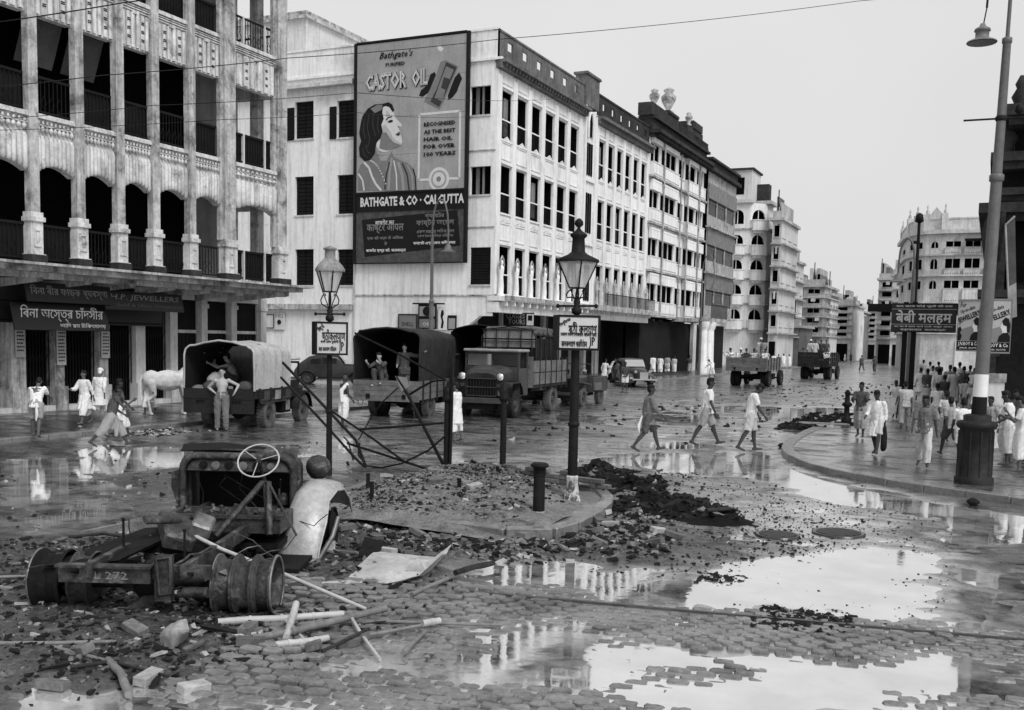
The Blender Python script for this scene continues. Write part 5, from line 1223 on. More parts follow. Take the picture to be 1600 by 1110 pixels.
# ================================================================ BURNT LORRY
BURN = mat('burnt_metal', .045, .6, .9, 5, 26, bump=.6, dirt=.15, dlo=.54, dhi=.64, metal=.2, spec=.3)
BURNL = mat('scorched_bare_metal', .20, .45, .5, 3, 16, bump=.25, dirt=.05, dlo=.5, dhi=.68, metal=.5)
DKM = mat('charred_metal', .010, .8, .6, 4, 22, bump=.5, spec=.15)
WO = (G(90, 952)+G(395, 962))/2; WA = radians(24)
ex = Vector((cos(WA), sin(WA), 0)); ey = Vector((-sin(WA), cos(WA), 0))
wk = thing('burnt_lorry', 'burnt-out lorry chassis with bare rims, cowl, dashboard and steering wheel in the foreground', 'lorry wreck', WO, WA)
def Wl(px, py, yl):
    d = ray(px, py); t = ((WO-C0).dot(ey)+yl)/d.dot(ey); P = C0+d*t-WO; return Vector((P.dot(ex), yl, P.z))
def rimset(x0, x1, y, r, n, zc):
    """ribbed bare wheel rims and drum, axis along x"""
    mb = MB(); prof = []; k = (x1-x0)/n
    for i in range(n):
        a = x0+i*k
        prof += [(r*1.0, a), (r*1.05, a+k*.06), (r*1.0, a+k*.14), (r*.84, a+k*.22), (r*.80, a+k*.5), (r*.84, a+k*.78), (r*1.0, a+k*.86), (r*1.05, a+k*.94), (r*1.0, a+k*.999)]
    N_ = 28; P = []
    for rr, x in prof: P.append([(x, y+rr*(1+.012*sin(5*q)+.01*sin(11*q+x*9))*cos(2*pi*q/N_), zc+rr*sin(2*pi*q/N_)*(1+.012*cos(3*q))) for q in range(N_)])
    mb.grid(P, closed=True)
    for xx, rr0 in ((x0, r), (x1, r)):  # inner barrel
        s = 1 if xx == x0 else -1
        P = [[(xx+s*d_, y+rr*cos(2*pi*q/N_), zc+rr*sin(2*pi*q/N_)) for q in range(N_)] for rr, d_ in ((r, 0), (r*.93, .01), (r*.86, .06), (r*.84, .16), (r*.5, .19), (r*.3, .12), (r*.01, .12))]
        mb.grid(P, closed=True)
    return mb
mb = rimset(.60, 1.13, 0, .272, 3, .28); mb.obj('wheel_rim', BURN, wk)
mb = rimset(-1.08, -.80, .05, .275, 1, .28); mb.obj('wheel_rim', DKM, wk)
mb = rimset(-.74, -.55, .05, .26, 1, .28); mb.obj('wheel_rim', BURN, wk)
mb = MB(); mb.cyl((-.9,0,.28), (.7,0,.28), .055, n=10); mb.lathe([(.02,0),(.14,.04),(.19,.12),(.19,.2),(.14,.28),(.02,.32)], 14, (0.0,0,.12)); mb.obj('rear_axle', DKM, wk)
mb = MB(); mb.tube([(-.12,0,.28),(-.05,1.6,.36),(0,2.6,.42)], .04, 8); mb.obj('drive_shaft', DKM, wk)
# chassis rails and cross members
for x in (-.42, .42):
    mb = MB(); mb.box(x-.03, x+.03, -.45, 3.4, .42, .55); mb.box(x-.03, x+.05*(1 if x < 0 else -1)+.0, -.45, 3.4, .40, .42) if 0 else None; mb.obj('chassis_rail', BURN, wk)
a_, b_ = Wl(140, 885, -.3), Wl(300, 880, -.3)
mb = MB(); mb.box(-.72, .10, -.38, -.32, .36, .50); mb.box(-.74, .12, -.42, -.30, .50, .52); mb.obj('cross_member', BURN, wk)
letters(wk, 'L 272', -.25, .43, .30, .07, flat('chalk_grey', .22), d=.386)
mb = MB(); mb.box(.10, .62, -.34, -.26, .40, .52); mb.box(.16, .30, -.44, -.34, .22, .62); mb.obj('spring_hanger', BURN, wk)
mb = MB(); mb.tube([(.18,-.45,.6),(.30,-.45,.62),(.32,-.45,.3),(.2,-.45,.28),(.18,-.45,.6)], .02, 5); mb.obj('shackle', BURN, wk)
mb = MB(); mb.cyl((.42,-.40,.45),(.60,-.40,.47), .07, n=10); mb.cyl((.40,-.40,.30),(.62,-.40,.30), .05, n=8); mb.obj('brake_cylinder', BURN, wk)
for y in (.55, 1.2, 2.0): mb = MB(); mb.box(-.39, .39, y, y+.07, .44, .53); mb.obj('cross_member', DKM, wk)
for x in (-.55, .5):
    mb = MB()
    for k in range(4): mb.tube([(x, -.55+k*.08, .50-k*.02), (x, .05, .36-k*.022), (x, .65-k*.08, .50-k*.02)], .022, 4)
    mb.obj('leaf_spring', DKM, wk)
mb = MB(); P = [Wl(160, 885, .1), Wl(225, 872, .1), Wl(320, 845, .5), Wl(255, 835, .8)]; mb.add([(-.95,-.2,.46),(-.3,-.1,.50),(.0,1.0,.62),(-.45,1.0,.60)], [(0,1,2,3)]); mb.add([(-.95,-.2,.44),(-.3,-.1,.48),(.0,1.0,.60),(-.45,1.0,.58)], [(3,2,1,0)]); mb.obj('torn_floor_plate', DKM, wk)
mb = MB(); mb.obox((-.05,.75,.62), (.30,.62,.16), (.25,.25,.5)); mb.obj('battery_box', BURN, wk, bevel=.02)
mb = MB(); mb.obox((.22,.72,.68), (.20,.26,.16), (.35,.35,.2)); mb.obj('bright_box', BURNL, wk, bevel=.02)
mb = MB(); mb.tube([(-.25,.45,.78),(-.1,.7,.75),(.12,1.1,.6)], .05, 6, sq=.5); mb.obj('bent_channel', BURN, wk)
mb = MB(); mb.tube([(.3,.9,.55),(.62,1.5,1.02),(.68,1.52,1.03),(.75,1.3,.5)], .032, 4, sq=.5); mb.tube([(.68,1.52,1.02),(1.05,1.2,.52)], .016, 4); mb.tube([(.64,1.5,1.0),(.66,1.55,.45)], .02, 4); mb.obj('bent_bracket', BURN, wk)
for x, y, h in ((-.4,.3,.30), (.25,.1,.25), (-.1,1.0,.2)): mb = MB(); mb.cyl((x,y,.5), (x,y,.5+h), .012, n=5); mb.lathe([(.02,0),(.02,.02)], 6, (x,y,.5+h)); mb.obj('bolt', DKM, wk)
# seat box
mb = MB(); mb.box(-.46, .80, 1.55, 1.61, .46, .64); mb.box(-.46, .80, 2.1, 2.16, .46, .64); mb.box(-.46, -.40, 1.61, 2.1, .46, .64); mb.box(.74, .80, 1.61, 2.1, .46, .64); mb.box(-.5, .84, 1.52, 1.55, .62, .66); mb.box(-.4, .74, 1.61, 2.1, .46, .50); mb.obj('seat_box', BURN, wk)
mb = MB()
for _ in range(60): mb.obox((rnd.uniform(-.38,.72), rnd.uniform(1.65,2.08), .60+rnd.uniform(0,.05)), (rnd.uniform(.03,.1), rnd.uniform(.02,.08), .03), (rnd.uniform(0,3), rnd.uniform(0,3), 0))
mb.obj('seat_ash', BURN, wk, kind='stuff')
mb = MB(); mb.box(-.40, .76, 1.6, 2.5, .28, .34); mb.obj('cab_floor', DKM, wk)
# cowl: arched frame, dashboard with dials, firewall
yc = 2.6
def arch(w0, w1, z0, z1, r=.16, n=5):
    P = [(w0, z0)]; 
    for i in range(n+1): t = pi-i*pi/2/n; P.append((w0+r+r*cos(t), z1-r+r*sin(t)))
    for i in range(n+1): t = pi/2-i*pi/2/n; P.append((w1-r+r*cos(t), z1-r+r*sin(t)))
    P.append((w1, z0)); return P
Ao = arch(-.60, .70, .42, 1.16)
mb = MB(); mb.tube([(x, yc, z) for x, z in Ao], .045, 6); mb.tube([(x, yc+.25, z*1.0+.03) for x, z in Ao], .03, 6)
mb.grid([[(x, yc, z) for x, z in Ao], [(x, yc+.3, z+.035 if z > .9 else z) for x, z in Ao], [(x*.93+.003, yc+.75, .42+(z-.42)*.92) for x, z in Ao]]); mb.obj('cowl', BURN, wk)
mb = MB(); Ai = arch(-.56, .66, .30, 1.12); n = len(Ai); mb.add([(x, yc+.5, z) for x, z in Ai], [tuple(range(n))]); mb.add([(x, yc+.51, z) for x, z in Ai], [tuple(range(n-1,-1,-1))]); fw_ = mb.obj('firewall', DKM, wk)
Dp = [(x, z) for x, z in Ai[1:-1]]; 
mb = MB(); low = [(x, .98-.03*cos(i/ (len(Dp)-1)*pi*2)) for i, (x, z) in enumerate(Dp)]
mb.grid([[(x, yc+.02, z) for x, z in Dp], [(Dp[i][0], yc-.02, min(Dp[i][1]-.01, .99)) for i in range(len(Dp))]]); mb.grid([[(Dp[i][0], yc-.02, min(Dp[i][1]-.01, .99)) for i in range(len(Dp))], [(Dp[i][0], yc+.03, min(Dp[i][1]-.02, .97)) for i in range(len(Dp))]]); ds = mb.obj('dashboard', BURN, wk)
for px, r_, m_ in ((-.35, .045, DKM), (-.20, .05, BURNL), (-.05, .045, DKM), (.12, .05, BURNL), (.28, .05, DKM), (.44, .04, BURNL)):
    mb = MB(); mb.cyl((px, yc-.045, 1.055), (px, yc+.0, 1.055), r_, n=12); mb.cyl((px, yc-.05, 1.055), (px, yc-.045, 1.055), r_*.7, n=10); mb.obj('dial', m_, ds)
sc = Wl(400, 719, 2.15); mb = MB(); N_ = 28; nv = Vector((0, -.72, .69)); u_ = Vector((1,0,0)); v_ = nv.cross(u_)
cW = Vector((.40, 2.18, 1.17)); R_ = .23
mb.tube([cW+(u_*cos(2*pi*q/N_)+v_*sin(2*pi*q/N_))*R_ for q in range(N_+1)], .010, 6, caps=False)
sw = mb.obj('steering_wheel', mat('bleached_wheel_rim', .42, .5, .2, 5, 20), wk)
for q in (0.4, 2.5, 4.6): mb = MB(); mb.tube([cW, cW+(u_*cos(q)+v_*sin(q))*R_], .006, 4); mb.obj('spoke', MATS['bleached_wheel_rim'], sw)
mb = MB(); mb.tube([cW, cW-nv*.35, Vector((.38, 2.95, .55))], .022, 7); mb.lathe([(.03,0),(.03,.04)], 8, cW-Vector((0,0,.02))); mb.obj('steering_column', BURN, wk)
for pts in ([(-.45,2.62,.95),(-.42,2.8,.7),(-.46,2.9,.5)], [(.1,2.62,.95),(0,2.85,.75),(.2,2.9,.5)], [(-.2,2.9,.9),(.3,2.95,.6)], [(.55,2.6,.9),(.5,2.8,.7),(.6,2.85,.62)], [(-.1,2.6,.9),(-.2,2.7,.8),(.05,2.9,.55)]): mb = MB(); mb.tube(pts, .008, 4); mb.obj('cable', BURN, wk)
mb = MB(); mb.lathe([(.05,0),(.05,.1),(.03,.14)], 8, (.56, 2.75, .58)); mb.obj('fuel_bowl', BURN, wk)
# scorched lid lying on the cowl, door remnant
mb = MB(); mb.grid([[(-.65, 2.7, 1.20), (-.3, 2.75, 1.215), (.2, 2.8, 1.20)], [(-.75, 3.1, 1.24), (-.3, 3.2, 1.26), (.25, 3.2, 1.21)]]); mb.grid([[(-.65, 2.7, 1.19), (-.3, 2.75, 1.205), (.2, 2.8, 1.19)], [(-.75, 3.1, 1.23), (-.3, 3.2, 1.25), (.25, 3.2, 1.20)]]); mb.obj('bonnet_lid', DKM, wk)
mb = MB(); mb.grid([[(-.68, 2.45, .98), (-.62, 2.62, 1.0)], [(-.70, 2.5, .8), (-.61, 2.62, .75)], [(-.62, 2.55, .5), (-.60, 2.62, .45)]]); mb.obj('door_scrap', BURN, wk)
# right mudguard: swept fender over the front wheel
P = []
path = [(.78, 2.02, .12), (.80, 2.06, .30), (.84, 2.25, .58), (.88, 2.5, .78), (.92, 2.8, .86), (.95, 3.1, .83), (.98, 3.3, .70), (1.0, 3.42, .5)]
for x, y, z in path:
    w = .36 if y > 2.3 else .42
    P.append([(x-.16, y+.05, z-.10), (x-.13, y+.02, z-.02), (x-.05, y, z+.02), (x+.1, y-.01, z+.015), (x+w-.14, y-.02, z-.02), (x+w-.10, y-.02, z-.10)])
mb = MB(); mb.grid(P); mb.grid([[(a+0, b+.012, c-.012) for a, b, c in r][::-1] for r in P]); mb.tube([r[-1] for r in P], .014, 5); mb.obj('mudguard', mat('pale_scorched_mudguard', .40, .45, .4, 2.5, 14, bump=.25, dirt=.10, dlo=.54, dhi=.72, metal=.3), wk)
mb = rimset(.96, 1.14, 2.86, .27, 1, .27); mb.obj('wheel_rim', DKM, wk)
mb = MB(); mb.lathe([(.005,-.16),(.09,-.13),(.14,-.06),(.155,.0),(.14,.07),(.09,.13),(.005,.155)], 14, (.84, 3.35, .96)); mb.cyl((.84,3.35,.80),(.84,3.35,.7), .02, n=6); mb.tube([(.6,3.3,.78),(.84,3.35,.78),(1.0,3.3,.76)], .018, 5); mb.obj('headlamp', BURN, wk)
mb = MB(); mb.tube([(1.0,1.9,.06),(1.12,2.05,.10),(1.22,2.3,.30),(1.26,2.45,.5)], .03, 5, sq=.4); mb.obj('mudguard_stay', BURNL, wk)
mb = MB(); mb.box(.62, 1.05, 1.3, 2.2, .10, .14); mb.obj('running_board', DKM, wk)

# tangle of burnt scrap on and around the lorry
rq = random.Random(77)
for i in range(26):
    x, y = rq.uniform(-1.0, 1.0), rq.uniform(-.3, 2.4); z = rq.uniform(.10, .62); P = [Vector((x, y, z))]
    d = Vector((rq.uniform(-1, 1), rq.uniform(-1, 1), rq.uniform(-.4, .5))).normalized()
    for _ in range(4): d = (d+Vector((rq.uniform(-.6, .6), rq.uniform(-.6, .6), rq.uniform(-.5, .35)))).normalized(); q = P[-1]+d*rq.uniform(.08, .2); q.z = max(.05, q.z); P.append(q)
    mb = MB(); mb.tube(P, rq.uniform(.005, .014), 4); mb.obj('bent_rod', BURN if i % 3 else BURNL, wk)
for i in range(16):
    x, y, z = rq.uniform(-.9, .95), rq.uniform(-.2, 2.3), rq.uniform(.08, .5); a, b, c = rq.uniform(.08, .25), rq.uniform(.05, .16), rq.uniform(-.06, .06)
    M = Matrix.Translation((x, y, z)) @ Euler((rq.uniform(-.8, .8), rq.uniform(-.8, .8), rq.uniform(0, 3))).to_matrix().to_4x4(); mb = MB(M)
    G_ = [[(-a, -b, 0), (0, -b*1.2, c), (a, -b*.7, 0)], [(-a*.8, 0, c), (0, 0, -c), (a*1.1, 0, c)], [(-a, b*.6, 0), (0, b, c), (a*.7, b*1.2, -c)]]
    mb.grid(G_, smooth=False); mb.grid([[(p[0], p[1], p[2]-.006) for p in r][::-1] for r in G_], smooth=False); mb.obj('torn_plate', [BURN, DKM, BURNL][i % 3], wk)
for x, r_, y in ((1.135, .27, 0), (.60, .27, 0), (-1.085, .272, .05)):
    mb = MB(); mb.tube([(x, y+(r_)*cos(t), .28+r_*sin(t)*(1-.02*sin(3*t))) for t in np.linspace(0, 2*pi, 32)], .013, 5, caps=False); mb.obj('rim_lip', BURNL, wk)
for q in range(6):
    a = q*pi/3+.3; mb = MB(); mb.tube([(-1.02, .05+.06*cos(a), .28+.06*sin(a)), (-1.04, .05+.23*cos(a), .28+.23*sin(a))], .018, 4); mb.obj('spoke', BURN, wk)
for k in range(0):
    mb = MB(); P = [(-.25+k*.3+.05*cos(t), 1.7+.03*k+.05*sin(t), .62+t*.012) for t in np.linspace(0, 8*pi, 50)]; mb.tube(P, .007, 4); mb.obj('seat_spring', BURNL, wk)
for k in range(8):
    t_ = k*.12; mb = MB(); mb.box(.62+rq.uniform(-.01,.02), .70+t_*.3, 1.9+t_, 1.96+t_, .36-.03*k, .40-.02*k); mb.obj('step_scrap', DKM, wk)
# long fascia board under the cornice of the left building
FB_ = thing('shop_fascia', 'long dark fascia running under the cornice of the left building behind the signboards', 'fascia', (-25.55, 0, 0)); fq = frame((0,0,0), (0,1,0), (1,0,0)); mb = MB(fq); mb.box(15.5, 26.9, 0, .08, 2.75, 3.95); mb.obj('board', BOARD, FB_); mb = MB(fq)
for z in (2.80, 3.35, 3.88): mb.box(15.5, 26.9, .082, .11, z, z+.05)
mb.obj('moulding', SHUT, FB_)
# ================================================================ VEHICLES
def dk(name, v, **k): k.setdefault('spec', .2); return mat(name, v, .6, .5, 2.5, 16, bump=.12, **k)
OLIVE = dk('army_paint', .05, coat=.1); OLIVED = dk('dark_army_paint', .018); CANL = mat('pale_canvas', .42, .85, .35, 2.0, 14, streak=.35, bump=.3); CAND = mat('dark_wet_canvas', .025, .8, .5, 2.0, 14, streak=.4, bump=.3, spec=.2)  # pale and dark canvas are the cloths' own colours
CANI = mat('near_black_canvas', .018, .9, .4, 2, 12, spec=.1); TYRE = mat('muddy_tyre', .10, .85, .5, 5, 26, bump=.5, spec=.15); TYRED = mat('black_tyre', .02, .8, .5, 5, 26, bump=.5, spec=.15); RIM = dk('wheel_hub_paint', .05); UNDER = mat('vehicle_underside', .008, .8, .4, 3, 15, spec=.1)
PLANK = mat('bed_plank', .12, .75, .6, 3.5, 22, bump=.4); PLANKD = mat('dark_bed_plank', .02, .75, .6, 3.5, 22, bump=.4, spec=.15); PLANKL = mat('pale_bed_plank', .22, .75, .5, 3.5, 22, bump=.4)
CHROME = mat('lamp_lens', .75, .15, .1, 3, 10, bump=0, metal=.6); WS = mat('windscreen_glass', .55, .08, .1, 3, 10, bump=0, metal=.8); WSD = mat('dark_windscreen', .012, .1, .2, 3, 10, bump=0)
WC = {}
def wheel(par, x, y, r, w, tm=TYRE, dual=False, spare=False):
    k = (r, w, tm.name)
    if k not in WC:
        N_ = 28; ty = MB()
        prof = [(r*.55, -w*.42), (r*.75, -w*.5), (r*.92, -w*.48), (r*.97, -w*.36), (r*.97, w*.36), (r*.92, w*.48), (r*.75, w*.5), (r*.55, w*.42)]
        P = [[(px, rr*cos(2*pi*q/N_), rr*sin(2*pi*q/N_)) for q in range(N_)] for rr, px in prof]; ty.grid(P, closed=True)
        for q in range(N_):
            a = 2*pi*q/N_
            for s in (-1, 1):
                c = Vector((s*w*.25, r*.97*cos(a+s*.05), r*.97*sin(a+s*.05))); ty.obox(c, (w*.40, r*.12, r*.07), (a-pi/2+ s*.05, 0, 0))
        rm = MB(); P = [[(px, rr*cos(2*pi*q/16), rr*sin(2*pi*q/16)) for q in range(16)] for rr, px in ((r*.58, w*.42), (r*.52, w*.40), (r*.48, w*.15), (r*.25, w*.12), (r*.22, w*.35), (r*.14, w*.42), (.001, w*.42))]; rm.grid(P, closed=True)
        P = [[(-px, rr*cos(2*pi*q/16), rr*sin(2*pi*q/16)) for q in range(16)] for rr, px in ((r*.58, w*.42), (r*.52, w*.40), (r*.48, w*.15), (r*.25, w*.12), (r*.22, w*.35), (r*.14, w*.42), (.001, w*.42))]; rm.grid(P, closed=True)
        for q in range(6): a = 2*pi*q/6; rm.cyl((w*.1, r*.36*cos(a), r*.36*sin(a)), (w*.2, r*.36*cos(a), r*.36*sin(a)), r*.05, n=6)
        WC[k] = (ty.mesh('tyre', tm), rm.mesh('rim', RIM))
    h = bpy.data.objects.new('wheel', WC[k][0]); COL.objects.link(h); h.parent = par; h.location = (x, y, r)
    put('rim', WC[k][1], h)
    return h
def canopy(par, w, y0, y1, zb, zt, m, inside_mat, rise=.10, flap=0, wrinkle=.02, lower=None):
    """arched canvas tilt open at the rear (y0)"""
    def sec(y, s=1, dz=0):
        P = []; r = .28
        pts = [(-w/2, zb), (-w/2, (zb+zt-r)/2), (-w/2, zt-r)]
        for i in range(1, 6): a = pi-i*pi/10; pts.append((-w/2+r+r*cos(a), zt-r+r*sin(a)-.02*i/5))
        pts.append((-w*.2, zt+rise*.6)); pts.append((0, zt+rise)); pts.append((w*.2, zt+rise*.6))
        for i in range(5, 0, -1): a = i*pi/10; pts.append((w/2-r+r*cos(a), zt-r+r*sin(a)-.02*i/5))
        pts += [(w/2, zt-r), (w/2, (zb+zt-r)/2), (w/2, zb)]
        return [(x*s+rnd.uniform(-wrinkle, wrinkle), y, z+dz+rnd.uniform(-wrinkle, wrinkle)) for x, z in pts]
    n = max(4, int((y1-y0)/.3)); S = []
    for i in range(n+1):
        y = y0+(y1-y0)*i/n; bow = (i % 3 != 0); S.append(sec(y, 1-.008*bow, -.025*bow))
    mb = MB(); mb.grid(S); f = S[-1]; mb.add(f, [tuple(range(len(f)))]); mb.add(f, [tuple(range(len(f)-1, -1, -1))])
    mb.m = 1; mb.grid([[(x*.985, y+.004, z-.012) for x, y, z in r][::-1] for r in S])  # inside face near-black on every tilt, whatever the outer canvas
    mb.m = 0; mb.tube([(x, y0-.01, z) for x, y, z in S[0]], .028, 5)
    c = mb.obj('canvas_tilt', [m, inside_mat], par)
    return c
def rear_truck(label, loc, rz, W, L0, L1, zb0, zb1, ztop, wr, wb, canvas=None, tail=PLANK, paint=OLIVE, cab=True, cabtop=True, tyre=TYRE, group=None, cat='army truck', name='army_truck', slots=True, hood=True, dual=True):
    t = thing(name, label, cat, loc, rz, group)
    for s in (-1, 1):
        wheel(t, s*(W/2-.15), 0, wr, .24, tyre); wheel(t, s*(W/2-.15), wb, wr, .24, tyre)
        if dual: wheel(t, s*(W/2-.42), 0, wr, .22, TYRED)
    mb = MB(); mb.box(-.38, -.28, -.8, wb+.5, wr+.05, wr+.22); mb.box(.28, .38, -.8, wb+.5, wr+.05, wr+.22); mb.cyl((-W/2+.3,0,wr), (W/2-.3,0,wr), .06, n=8); mb.cyl((-W/2+.3,wb,wr), (W/2-.3,wb,wr), .05, n=8)
    mb.lathe([(.05,-.18),(.17,-.1),(.17,.1),(.05,.18)], 10, (0,0,wr)); mb.box(-.25, .25, wb-.6, wb+.4, wr-.05, wr+.5); mb.box(W/2-.45, W/2-.1, 1.0, 1.6, wr-.05, wr+.3); mb.obj('chassis', UNDER, t)
    mb = MB(); mb.box(-W/2, W/2, L0, L1, zb0+.02, zb0+.10); mb.obj('bed_floor', OLIVED, t)
    for s in (-1, 1):   # side boards
        nb = 3
        for q in range(nb):
            z0 = zb0+(zb1-zb0)*q/nb; z1 = zb0+(zb1-zb0)*(q+1)/nb-.012
            mb = MB(); mb.box(s*W/2-.025, s*W/2+.025, L0+.03, L1, z0, z1); mb.obj('side_board', tail if canvas is None or tail is PLANK or tail is PLANKD else paint, t)
        for y in np.arange(L0+.3, L1, .75): mb = MB(); mb.box(s*W/2+(0.026 if s > 0 else -.06), s*W/2+(.06 if s > 0 else -.026), y, y+.07, zb0-.1, zb1+.02); mb.obj('stake', paint, t)
    if tail is PLANK or tail is PLANKD:
        for q in range(4):
            z0 = zb0-.06+(zb1-zb0+.06)*q/4; z1 = zb0-.06+(zb1-zb0+.06)*(q+1)/4-.01; mb = MB(); mb.box(-W/2-.03, W/2+.03, L0-.05, L0, z0, z1); mb.obj('tailboard_plank', tail, t)
        for x in (-W*.28, W*.28): mb = MB(); mb.box(x-.06, x+.06, L0-.075, L0-.052, zb0+.02, zb0+.16); mb.obj('latch', UNDER, t)
        for x in (-W*.4, W*.4): mb = MB(); mb.tube([(x-.08, L0-.03, zb0-.06), (x-.08, L0-.06, zb0-.2), (x+.08, L0-.06, zb0-.2), (x+.08, L0-.03, zb0-.06)], .012, 4); mb.obj('step_loop', UNDER, t)
    else:
        mb = MB(); mb.T = frame((0, L0-.05, 0), (1,0,0), (0,-1,0)); wall_grid(mb, -W/2-.03, W/2+.03, zb0-.4, zb1, [(-W*.33, -W*.2, zb0-.16, zb0-.07), (W*.2, W*.33, zb0-.16, zb0-.07)] if slots else [], .06)
        mb.T = None; mb.box(-W/2-.03, W/2+.03, L0+.0, L0+.02, zb0-.4, zb1); mb.box(-W/2-.04, W/2+.04, L0-.07, L0-.05, zb0-.02, zb0+.02); mb.obj('tailgate', paint, t)
    if canvas: canopy(t, W+.04, L0, L1, zb1-.04, ztop-.1, canvas, CANI)
    if cab:
        y0 = L1+.06; cw_ = W*.86
        mb = MB(); mb.box(-cw_/2, cw_/2, y0, y0+.06, zb0, zb1+.75); mb.box(-cw_/2, -cw_/2+.05, y0+.06, y0+.85, zb0-.1, zb1+.15); mb.box(cw_/2-.05, cw_/2, y0+.06, y0+.85, zb0-.1, zb1+.15); mb.obj('cab', paint, t)
        if cabtop: mb = MB(); mb.box(-cw_/2-.04, cw_/2+.04, y0-.02, y0+1.0, zb1+.72, zb1+.80); mb.obj('cab_roof', canvas or paint, t, bevel=.03)
        mb = MB(); mb.box(-cw_/2, cw_/2, y0+.93, y0+.97, zb1+.62, zb1+.68); mb.box(-cw_/2, -cw_/2+.05, y0+.93, y0+.97, zb1, zb1+.68); mb.box(cw_/2-.05, cw_/2, y0+.93, y0+.97, zb1, zb1+.68); mb.obj('windscreen_frame', paint, t)
        if hood:
            mb = MB(); yh = wb+.45; P = []
            for y, w_, z in ((y0+.85, cw_*.8, zb1+.12), (y0+1.3, cw_*.62, zb1+.02), (yh, cw_*.5, zb1-.08)):
                P.append([(-w_/2, y, zb0-.1), (-w_/2, y, z-.12), (-w_/2+.12, y, z), (0, y, z+.05), (w_/2-.12, y, z), (w_/2, y, z-.12), (w_/2, y, zb0-.1)])
            mb.grid(P, smooth=False); mb.add(P[-1], [tuple(range(7))]); mb.add(P[-1], [tuple(range(6, -1, -1))]); mb.obj('bonnet', paint, t)
            for s in (-1, 1):
                P = []
                for i in range(9):
                    a = pi*i/8; P.append([(s*(W/2-.36), wb-(wr+.12)*cos(a), wr+.02+(wr+.10)*sin(a)), (s*(W/2+.02), wb-(wr+.12)*cos(a), wr+.0+(wr+.10)*sin(a)), (s*(W/2+.03), wb-(wr+.12)*cos(a), wr-.06+(wr+.10)*sin(a))])
                mb = MB(); mb.grid(P); mb.grid([r[::-1] for r in P]); mb.obj('mudguard', paint, t)
                mb = MB(); mb.lathe([(.02,0),(.10,.04),(.12,.12)], 10); o = mb.obj('headlamp', paint, t, loc=(s*.5, wb+.55, zb1-.15)); o.rotation_euler = (-pi/2, 0, 0)
            mb = MB(); mb.box(-W/2+.1, W/2-.1, wb+.55, wb+.65, wr, wr+.16); mb.obj('bumper', paint, t)
    return t
T1 = rear_truck('army truck with pale canvas tilt open at the back, nearest the left pavement', (-18.71, 22.63, 0), radians(15), 1.9, -1.2, 1.35, .88, 1.12, 2.38, .42, 2.5, CANL, tail=None, paint=OLIVED, dual=False)
T2 = rear_truck('army truck with dark canvas tilt and planked tailboard, a man standing inside', (-17.45, 29.2, 0), radians(12), 2.1, -1.5, 2.5, .62, 1.22, 2.86, .45, 3.3, CAND, tail=PLANK, paint=OLIVED, dual=True)
T2b = rear_truck('dark canvas tilt truck mostly hidden behind the loaded front-facing lorry', (-17.0, 34.6, 0), radians(6), 2.1, -1.0, 2.4, .8, 1.3, 3.05, .45, 3.2, SHUT, tail=PLANK, paint=OLIVED, dual=False)
# side details of the pale canvas truck
for y in (-.55, .2, .95): mb = MB(); mb.box(.962, .985, y, y+.38, .80, 1.05); mb.obj('side_locker', OLIVE if y != .2 else PLANKL, T1)
mb = MB(); mb.box(.935, .96, -.74, 1.34, .76, .80); mb.box(.92, .96, -.7, 1.3, .72, .86); mb.obj('side_rail', OLIVE, T1)
mb = MB(); mb.box(.6, .86, 1.25, 1.55, .42, .72); mb.obj('fuel_can', PLANKL, T1, bevel=.02)
def kit(name, label, loc, s, seed, m_, cat='bundle'):
    r = random.Random(seed); mb = MB(); N1, N2 = 9, 12; P = []
    for i in range(N1):
        a = pi*i/(N1-1); P.append([(s[0]*(sin(a)*cos(2*pi*j/N2))*(1+r.uniform(-.12, .12)), s[1]*sin(a)*sin(2*pi*j/N2)*(1+r.uniform(-.12, .12)), s[2]*(1-cos(a))*(1+r.uniform(-.05, .05))) for j in range(N2)])
    mb.grid(P, closed=True); o = mb.obj(name, m_, loc=loc, label=label, cat=cat); return o
def tw(t, p): return t.matrix_world @ Vector(p) if 0 else Matrix.Translation(t.location) @ Euler(t.rotation_euler).to_matrix().to_4x4() @ Vector(p)
CLOTHL = mat('pale_sacking', .40, .9, .35, 3, 16, bump=.4); CLOTHD = mat('dark_bedroll', .06, .9, .5, 3, 16, bump=.4)
kit('kit_bag', 'round dark kit bag on the open tailgate of the pale canvas truck', tw(T1, (-.38, -.9, .98)), (.22,.2,.17), 3, CLOTHD)
kit('kit_bag', 'pale crumpled sack behind the round kit bag in the truck', tw(T1, (-.42, -.55, .98)), (.26,.2,.27), 4, CLOTHL)
kit('kit_bag', 'low flat bundle at the left end of the truck tailgate', tw(T1, (-.68, -.95, .98)), (.2,.2,.11), 5, mat('mid_sacking', .15, .9, .4, 3, 16, bump=.4))
kit('kit_bag', 'dark tied bedroll by the shirtless man’s elbow on the tailgate', tw(T1, (.62, -.95, .98)), (.28,.2,.17), 6, CLOTHD)

